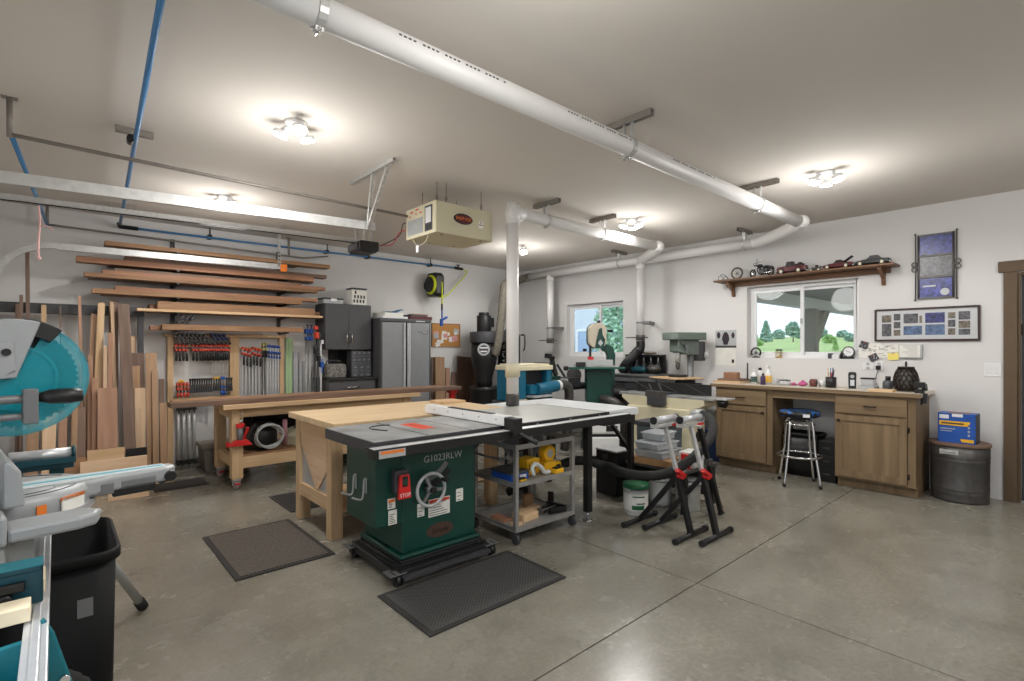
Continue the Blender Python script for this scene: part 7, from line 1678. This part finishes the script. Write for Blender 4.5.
# ------------------------------------------------------------------ miter saw on its stand, at the left
S0 = Vector((-.10, 1.955, .845)); th = .14
t = thing('miter_saw', 'grey and teal sliding miter saw with a clear teal blade guard', 'miter saw', S0, th)
zt = 1.0-S0.z
part('base', MB().prism([(-.36,-.25),(-.02,-.27),(.03,-.20),(.05,0),(.03,.2),(-.02,.27),(-.36,.25)], .0, .085), M['saw'], t, .012)
part('fixed_table', MB().prism([(-.20,-.33),(-.03,-.33),(-.03,-.18),(-.12,-.15),(-.15,0),(-.12,.15),(-.03,.18),(-.03,.33),(-.20,.33)], .085, zt), M['saw'], t, .008)
tt = part('turntable', MB().lathe([(0,.085),(.165,.085),(.175,.10),(.175,zt-.02),(.168,zt-.002),(0,zt-.002)], 48), M['saw'], t)
aw = MB(); aw.prism([(.08,-.095),(.24,-.052),(.365,-.038),(.392,-.02),(.392,.02),(.365,.038),(.24,.052),(.08,.095)], zt-.045, zt-.001); part('miter_arm', aw, M['saw'], tt, .008)
for k, (a0, a1, r0) in enumerate(((-2.2,-.5,.150),(-2.4,-.75,.120),(.6,1.9,.150))):
    part('table_groove', MB().tube([(r0*math.cos(a0+(a1-a0)*q/14), r0*math.sin(a0+(a1-a0)*q/14), zt-.002) for q in range(15)], .0022, 6), M['dgrey'], tt)
part('arm_rib', MB().box(.14,-.066,zt-.05,.22,-.055,zt-.018).box(.24,-.0525,zt-.04,.33,-.044,zt-.02), M['grey'], tt, .002)
part('kerf_plate', MB().prism([(-.12,-.05),(.10,-.05),(.24,-.034),(.365,-.024),(.365,.024),(.24,.034),(.10,.05),(-.12,.05)], zt-.001, zt+.0012), mat('pale_grey_insert', srgb(206,214,216), .4), tt); part('kerf_line', MB().box(-.12,-.007,zt+.0012,.36,.007,zt+.0022), mat('cyan_insert', srgb(70,176,194), .4), tt)
part('tip_knob', MB().cyl((.372,-.030,zt-.03),(.372,-.050,zt-.03),.017,n=16), M['blackpl'], tt, .003); part('flat_bar', MB().box(-.02,-.20,.089,.165,-.175,.097), M['alu'], t, .001); part('arm_lever', MB().prism([(.35,zt-.058),(.394,zt-.048),(.388,zt-.012),(.365,zt-.012)], -.016, .016, axis='y'), M['blackpl'], tt, .003); part('arm_knob', MB().box(.22,-.052,zt-.065,.33,-.035,zt-.04), M['blackpl'], tt, .004)
sc_ = MB()
pts = [(.186*math.cos(a), .186*math.sin(a)) for a in [-.95+i*.12 for i in range(17)]] + [(.174*math.cos(a), .174*math.sin(a)) for a in [.97-i*.12 for i in range(17)]]
part('angle_scale', sc_.prism(pts, .085, .10), M['alu'], t)
for sgn in (-1, 1): part('fence', MB().prism([(-.03,zt),(.008,zt),(.0,zt+.085),(-.02,zt+.11),(-.03,zt+.11)], sgn*.03, sgn*.26, axis='y'), M['saw'], t, .005)
def onrim(a, dz0, dz1, w, m, nm):
    c = Vector((.1765*math.cos(a), .1765*math.sin(a), 0)); d = Vector((-math.sin(a), math.cos(a), 0))
    return part(nm, MB().bar(c-d*w/2+Vector((0,0,(dz0+dz1)/2)), c+d*w/2+Vector((0,0,(dz0+dz1)/2)), .004, dz1-dz0), m, tt)
onrim(-1.30, .09, .13, .02, M['orange'], 'orange_sticker'); l_ = onrim(-.86, .095, .135, .07, M['paper'], 'warning_label'); onrim(-.86, .128, .1375, .072, M['orange'], 'label_header')
# saw head: blade, guards, motor, handle (blade plane = local xz plane)
bc = Vector((.012, -.0, 1.30-S0.z)); BR = .138
bl = MB(); pts = []
for k in range(96):
    a = 2*PI*k/96; pts.append((bc.x+(BR if k % 2 else BR-.007)*math.cos(a+(.03 if k % 2 else 0)), bc.z+(BR if k % 2 else BR-.007)*math.sin(a)))
bl.prism(pts, -.0012, .0012, axis='y'); part('blade', bl, M['tealdk'] if False else mat('dark_blade', srgb(8,34,42), .45, .1, var=.1), t)
def sector(a0, a1, r0, r1, y0, y1, n=24):
    p = [(bc.x+r1*math.cos(a0+(a1-a0)*i/n), bc.z+r1*math.sin(a0+(a1-a0)*i/n)) for i in range(n+1)]
    p += [(bc.x+r0*math.cos(a1-(a1-a0)*i/n), bc.z+r0*math.sin(a1-(a1-a0)*i/n)) for i in range(n+1)] if r0 > 0 else [(bc.x, bc.z)]
    return MB().prism(p, y0, y1, axis='y')
gd_ = part('lower_guard', sector(-PI*1.02, PI*.36, .0, .156, -.032, -.029), M['guard'], t, 0, 'translucent teal guard')
part('guard_rim', sector(-PI*1.02, PI*.36, .151, .157, -.032, .032), M['guard'], gd_)
part('guard_hub', sector(-PI, PI*.98, .080, .088, -.040, -.033), M['guard'], gd_)
part('guard_disc', sector(-PI, PI*.99, 0, .080, -.036, -.033), M['guard'], gd_)
ug = part('upper_guard', sector(PI*.40, PI*1.02, .0, .160, -.05, .045), M['saw'], t, .004); part('guard_shoe', sector(PI*.30, PI*.47, .118, .163, -.046, .042), M['blackpl'], t, .003)
part('cover_plate', sector(PI*.52, PI*1.0, .02, .10, -.056, -.05), M['saw'], ug, .003); part('cover_screw', MB().cyl((bc.x-.02,-.060,bc.z+.07),(bc.x-.02,-.055,bc.z+.07),.010,n=12), M['black'], ug); part('cover_screw', MB().cyl((bc.x-.06,-.060,bc.z+.03),(bc.x-.06,-.055,bc.z+.03),.008,n=12), M['black'], ug)
part('motor', MB().cyl((bc.x-.14,.05,bc.z+.06),(bc.x-.14,.26,bc.z+.12),.075,n=24), M['tealdk'], t, .006); part('gear_case', MB().box(bc.x-.22,-.02,bc.z-.02,bc.x-.05,.08,bc.z+.14), M['saw'], t, .015)
part('handle', MB().tube(smooth([(bc.x-.14,-.03,bc.z+.13),(bc.x-.12,-.04,bc.z+.20),(bc.x-.06,-.04,bc.z+.215),(bc.x-.05,-.04,bc.z+.16)],5), .018, 12), M['teal'], t); part('handle_grip', MB().tube(smooth([(bc.x-.125,-.045,bc.z+.185),(bc.x-.09,-.045,bc.z+.215),(bc.x-.055,-.045,bc.z+.19)],4), .021, 12), M['saw'], t)
part('slide_rail', MB().cyl((-.43,-.06,.34),(-.02,-.06,.345),.014,n=14).cyl((-.43,.07,.34),(-.12,.07,.345),.014,n=14), M['chrome'], t)
part('arm_column', MB().prism([(-.42,.05),(-.30,.05),(-.28,.20),(-.34,.42),(-.43,.42)], -.07, .07, axis='y'), M['saw'], t, .012)
# hold-down clamp on the front
vc = part('work_clamp', MB().cyl((-.20,-.13,bc.z-.055),(.035,-.13,bc.z-.05),.011,n=12).cyl((-.20,-.13,bc.z-.10),(.04,-.13,bc.z-.095),.009,n=12).box(.015,-.148,bc.z-.115,.045,-.112,bc.z-.025), M['grey'], t, .003)
part('clamp_post', MB().cyl((-.16,-.13,zt-.01),(-.16,-.13,bc.z-.02),.012,n=12).box(-.18,-.145,bc.z-.12,-.14,-.115,bc.z-.03), M['grey'], t, .002)
part('clamp_grip', MB().lathe([(0,.045),(.012,.047),(.020,.07),(.021,.11),(.017,.135),(0,.138)], 14, (.0,-.13,bc.z-.048), 'x'), M['blackpl'], vc)
part('mount_foot', MB().prism([(-.03,-.32),(.10,-.32),(.135,-.305),(.148,-.27),(.135,-.235),(.10,-.22),(-.03,-.22)], .088, .12), M['saw'], t, .008); part('mount_foot', MB().box(-.20,-.30,.0,-.09,-.24,.09).box(-.10,-.31,-.008,-.03,-.23,.08), M['saw'], t, .012)
# stand
t = thing('saw_stand', 'aluminium miter saw stand with teal brackets, roller support and splayed legs', 'saw stand', (-.165, 1.9, 0)); o = Vector((-.165,1.9,0))
def wb(): m_ = MB(); m_.M = Matrix.Translation(-o); return m_
for x in (-.05, -.30): part('rail', wb().box(x,.85,.785,x+.038,2.95,.825).box(x+.012,.85,.825,x+.026,2.95,.830), M['alu'], t, .003)
for y in (.87, 2.92): part('cross_rail', wb().box(-.255,y,.79,-.05,y+.03,.82), M['alu'], t, .002)
def tealbr(y0, y1, nm): 
    b_ = part('mount_bracket', wb().box(-.34,y0,.832,.015,y0+.012,.90).box(-.34,y1-.012,.832,.015,y1,.90).box(-.34,y0,.832,-.31,y1,.842).box(-.34,y0-.0,.892,.015,y1,.90) if nm == 'top' else wb().prism([(y0,.70),(y1,.70),(y1,.83),(y0+.03,.845)], .0, .012, axis='x').prism([(-.34,.70),(.012,.70),(.012,.84),(-.06,.87),(-.34,.84)], y0, y0+.012, axis='y'), M['tealdk'], t, .004)
    return b_
b_ = part('mount_bracket', wb().box(-.36,1.50,.832,-.022,1.512,.912).box(-.36,1.50,.900,-.022,1.56,.912), M['tealdk'], t, .004); part('bracket_top', wb().box(-.36,1.498,.9125,-.022,1.56,.9145), M['teal'], b_); part('release_lever', wb().box(-.11,1.487,.868,-.05,1.50,.888).cyl((-.08,1.50,.858),(-.08,1.48,.858),.011,n=14), M['blackpl'], b_, .003); part('release_mark', wb().box(-.088,1.497,.836,-.072,1.4995,.852), M['white'], b_)
b_ = part('leg_bracket', wb().prism([(-.36,.60),(.05,.60),(.0235,.69),(-.004,.80),(-.02,.836),(-.05,.80),(-.36,.775)], 1.40, 1.412, axis='y'), M['teal'], t, .004); part('bracket_face', wb().prism([(-.36,.58),(-.02,.58),(-.02,.72),(-.034,.755),(-.07,.735),(-.36,.74)], 1.34, 1.352, axis='y'), M['tealdk'], b_); part('bracket_web', wb().box(-.032,1.352,.60,-.02,1.40,.74), M['tealdk'], b_); part('bracket_bolt', wb().cyl((.012,1.40,.70),(.012,1.392,.70),.009,n=12), M['chrome'], b_)
for (p0, p1) in (((.0,2.78,.80),(.335,3.30,.03)), ((-.30,2.78,.80),(-.44,3.30,.03)), ((.0,1.12,.80),(.30,.70,.03)), ((-.30,1.12,.80),(-.44,.70,.03))):
    l_ = part('leg', wb().cyl(p0, p1, .019, n=16), M['lgrey'], t); d = (Vector(p1)-Vector(p0)).normalized(); part('foot', wb().cyl(Vector(p1)-d*.05, Vector(p1)+d*.012, .025, n=16), M['rubber'], l_)
part('roller_bracket', wb().box(-.20,2.36,.83,-.16,2.40,.966).box(-.02,2.37,.83,.02,2.39,.965).box(-.20,2.355,.965,.045,2.405,.984), M['tealdk'], t, .003)
part('support_roller', wb().cyl((-.12,2.38,1.014),(.04,2.38,1.014),.019,n=18), M['alu'], t); part('roller_end', wb().cyl((.04,2.38,1.014),(.05,2.38,1.014),.024,n=18).box(-.13,2.34,.985,.05,2.36,1.004), M['tealdk'], t)
part('extension_arm', wb().box(-.20,2.24,.90,.02,2.30,.925).box(-.06,2.26,.83,-.02,2.29,.90), M['lgrey'], t, .004)
# wood pieces lying on the stand rails
for lb, x, y, sx, sy, z, h, rz_ in (('pale wood strip on the saw stand rails, nearest the rail end', -.105,1.444,.13,.058,.8308,.03,.0), ('pale wood block on the saw stand behind the teal bracket', -.045,1.612,.05,.095,.8308,.03,.0), ('narrow pale wood strip beside the block on the saw stand', -.105,1.605,.035,.07,.8308,.025,.0)):
    solo('wood_strip', MB().box(-sx/2,-sy/2,0,sx/2,sy/2,h), mat('pale_new_wood', srgb(236,222,190), .6, var=.05, scale=20) if 'pale_new_wood' not in bpy.data.materials else bpy.data.materials['pale_new_wood'], lb, 'wood strip', (x,y,z), rz_, 'wood pieces on the saw stand', .002)
# black bin
bt = bin_('trash_bin', 'tall slim black bin standing under the miter saw arm', .0, 2.205, .28, .42, .755, M['binblack'], .92)
part('sticker', MB().box(.045,-.212,.575,.082,-.206,.63), M['dgrey'] if False else M['grey'], bt, loc=(.0,.004,0))
hs3 = smooth([(-.10,1.46,.66),(-.05,1.60,.60),(.0,1.74,.53),(.06,1.82,.42),(.10,1.84,.25),(.13,1.80,.06)], 8)
solo('flex_hose', MB().tube(hs3, [.030+.004*(i % 2) for i in range(len(hs3))], 14), M['rubber'], 'black corrugated hose below the teal stand bracket, beside the slim black bin', 'hose')

t = thing('storage_box', 'black square box on the floor just behind the white table leg', 'box', (3.99, 3.02, 0), -.1)
part('case', MB().box(-.11,-.13,0,.11,.13,.41), M['black'], t, .008); part('lid', MB().box(-.115,-.135,.41,.115,.135,.425), M['lgrey'], t, .003); part('latch', MB().box(-.125,-.03,.34,-.109,.03,.38), M['steel'], t, .002)
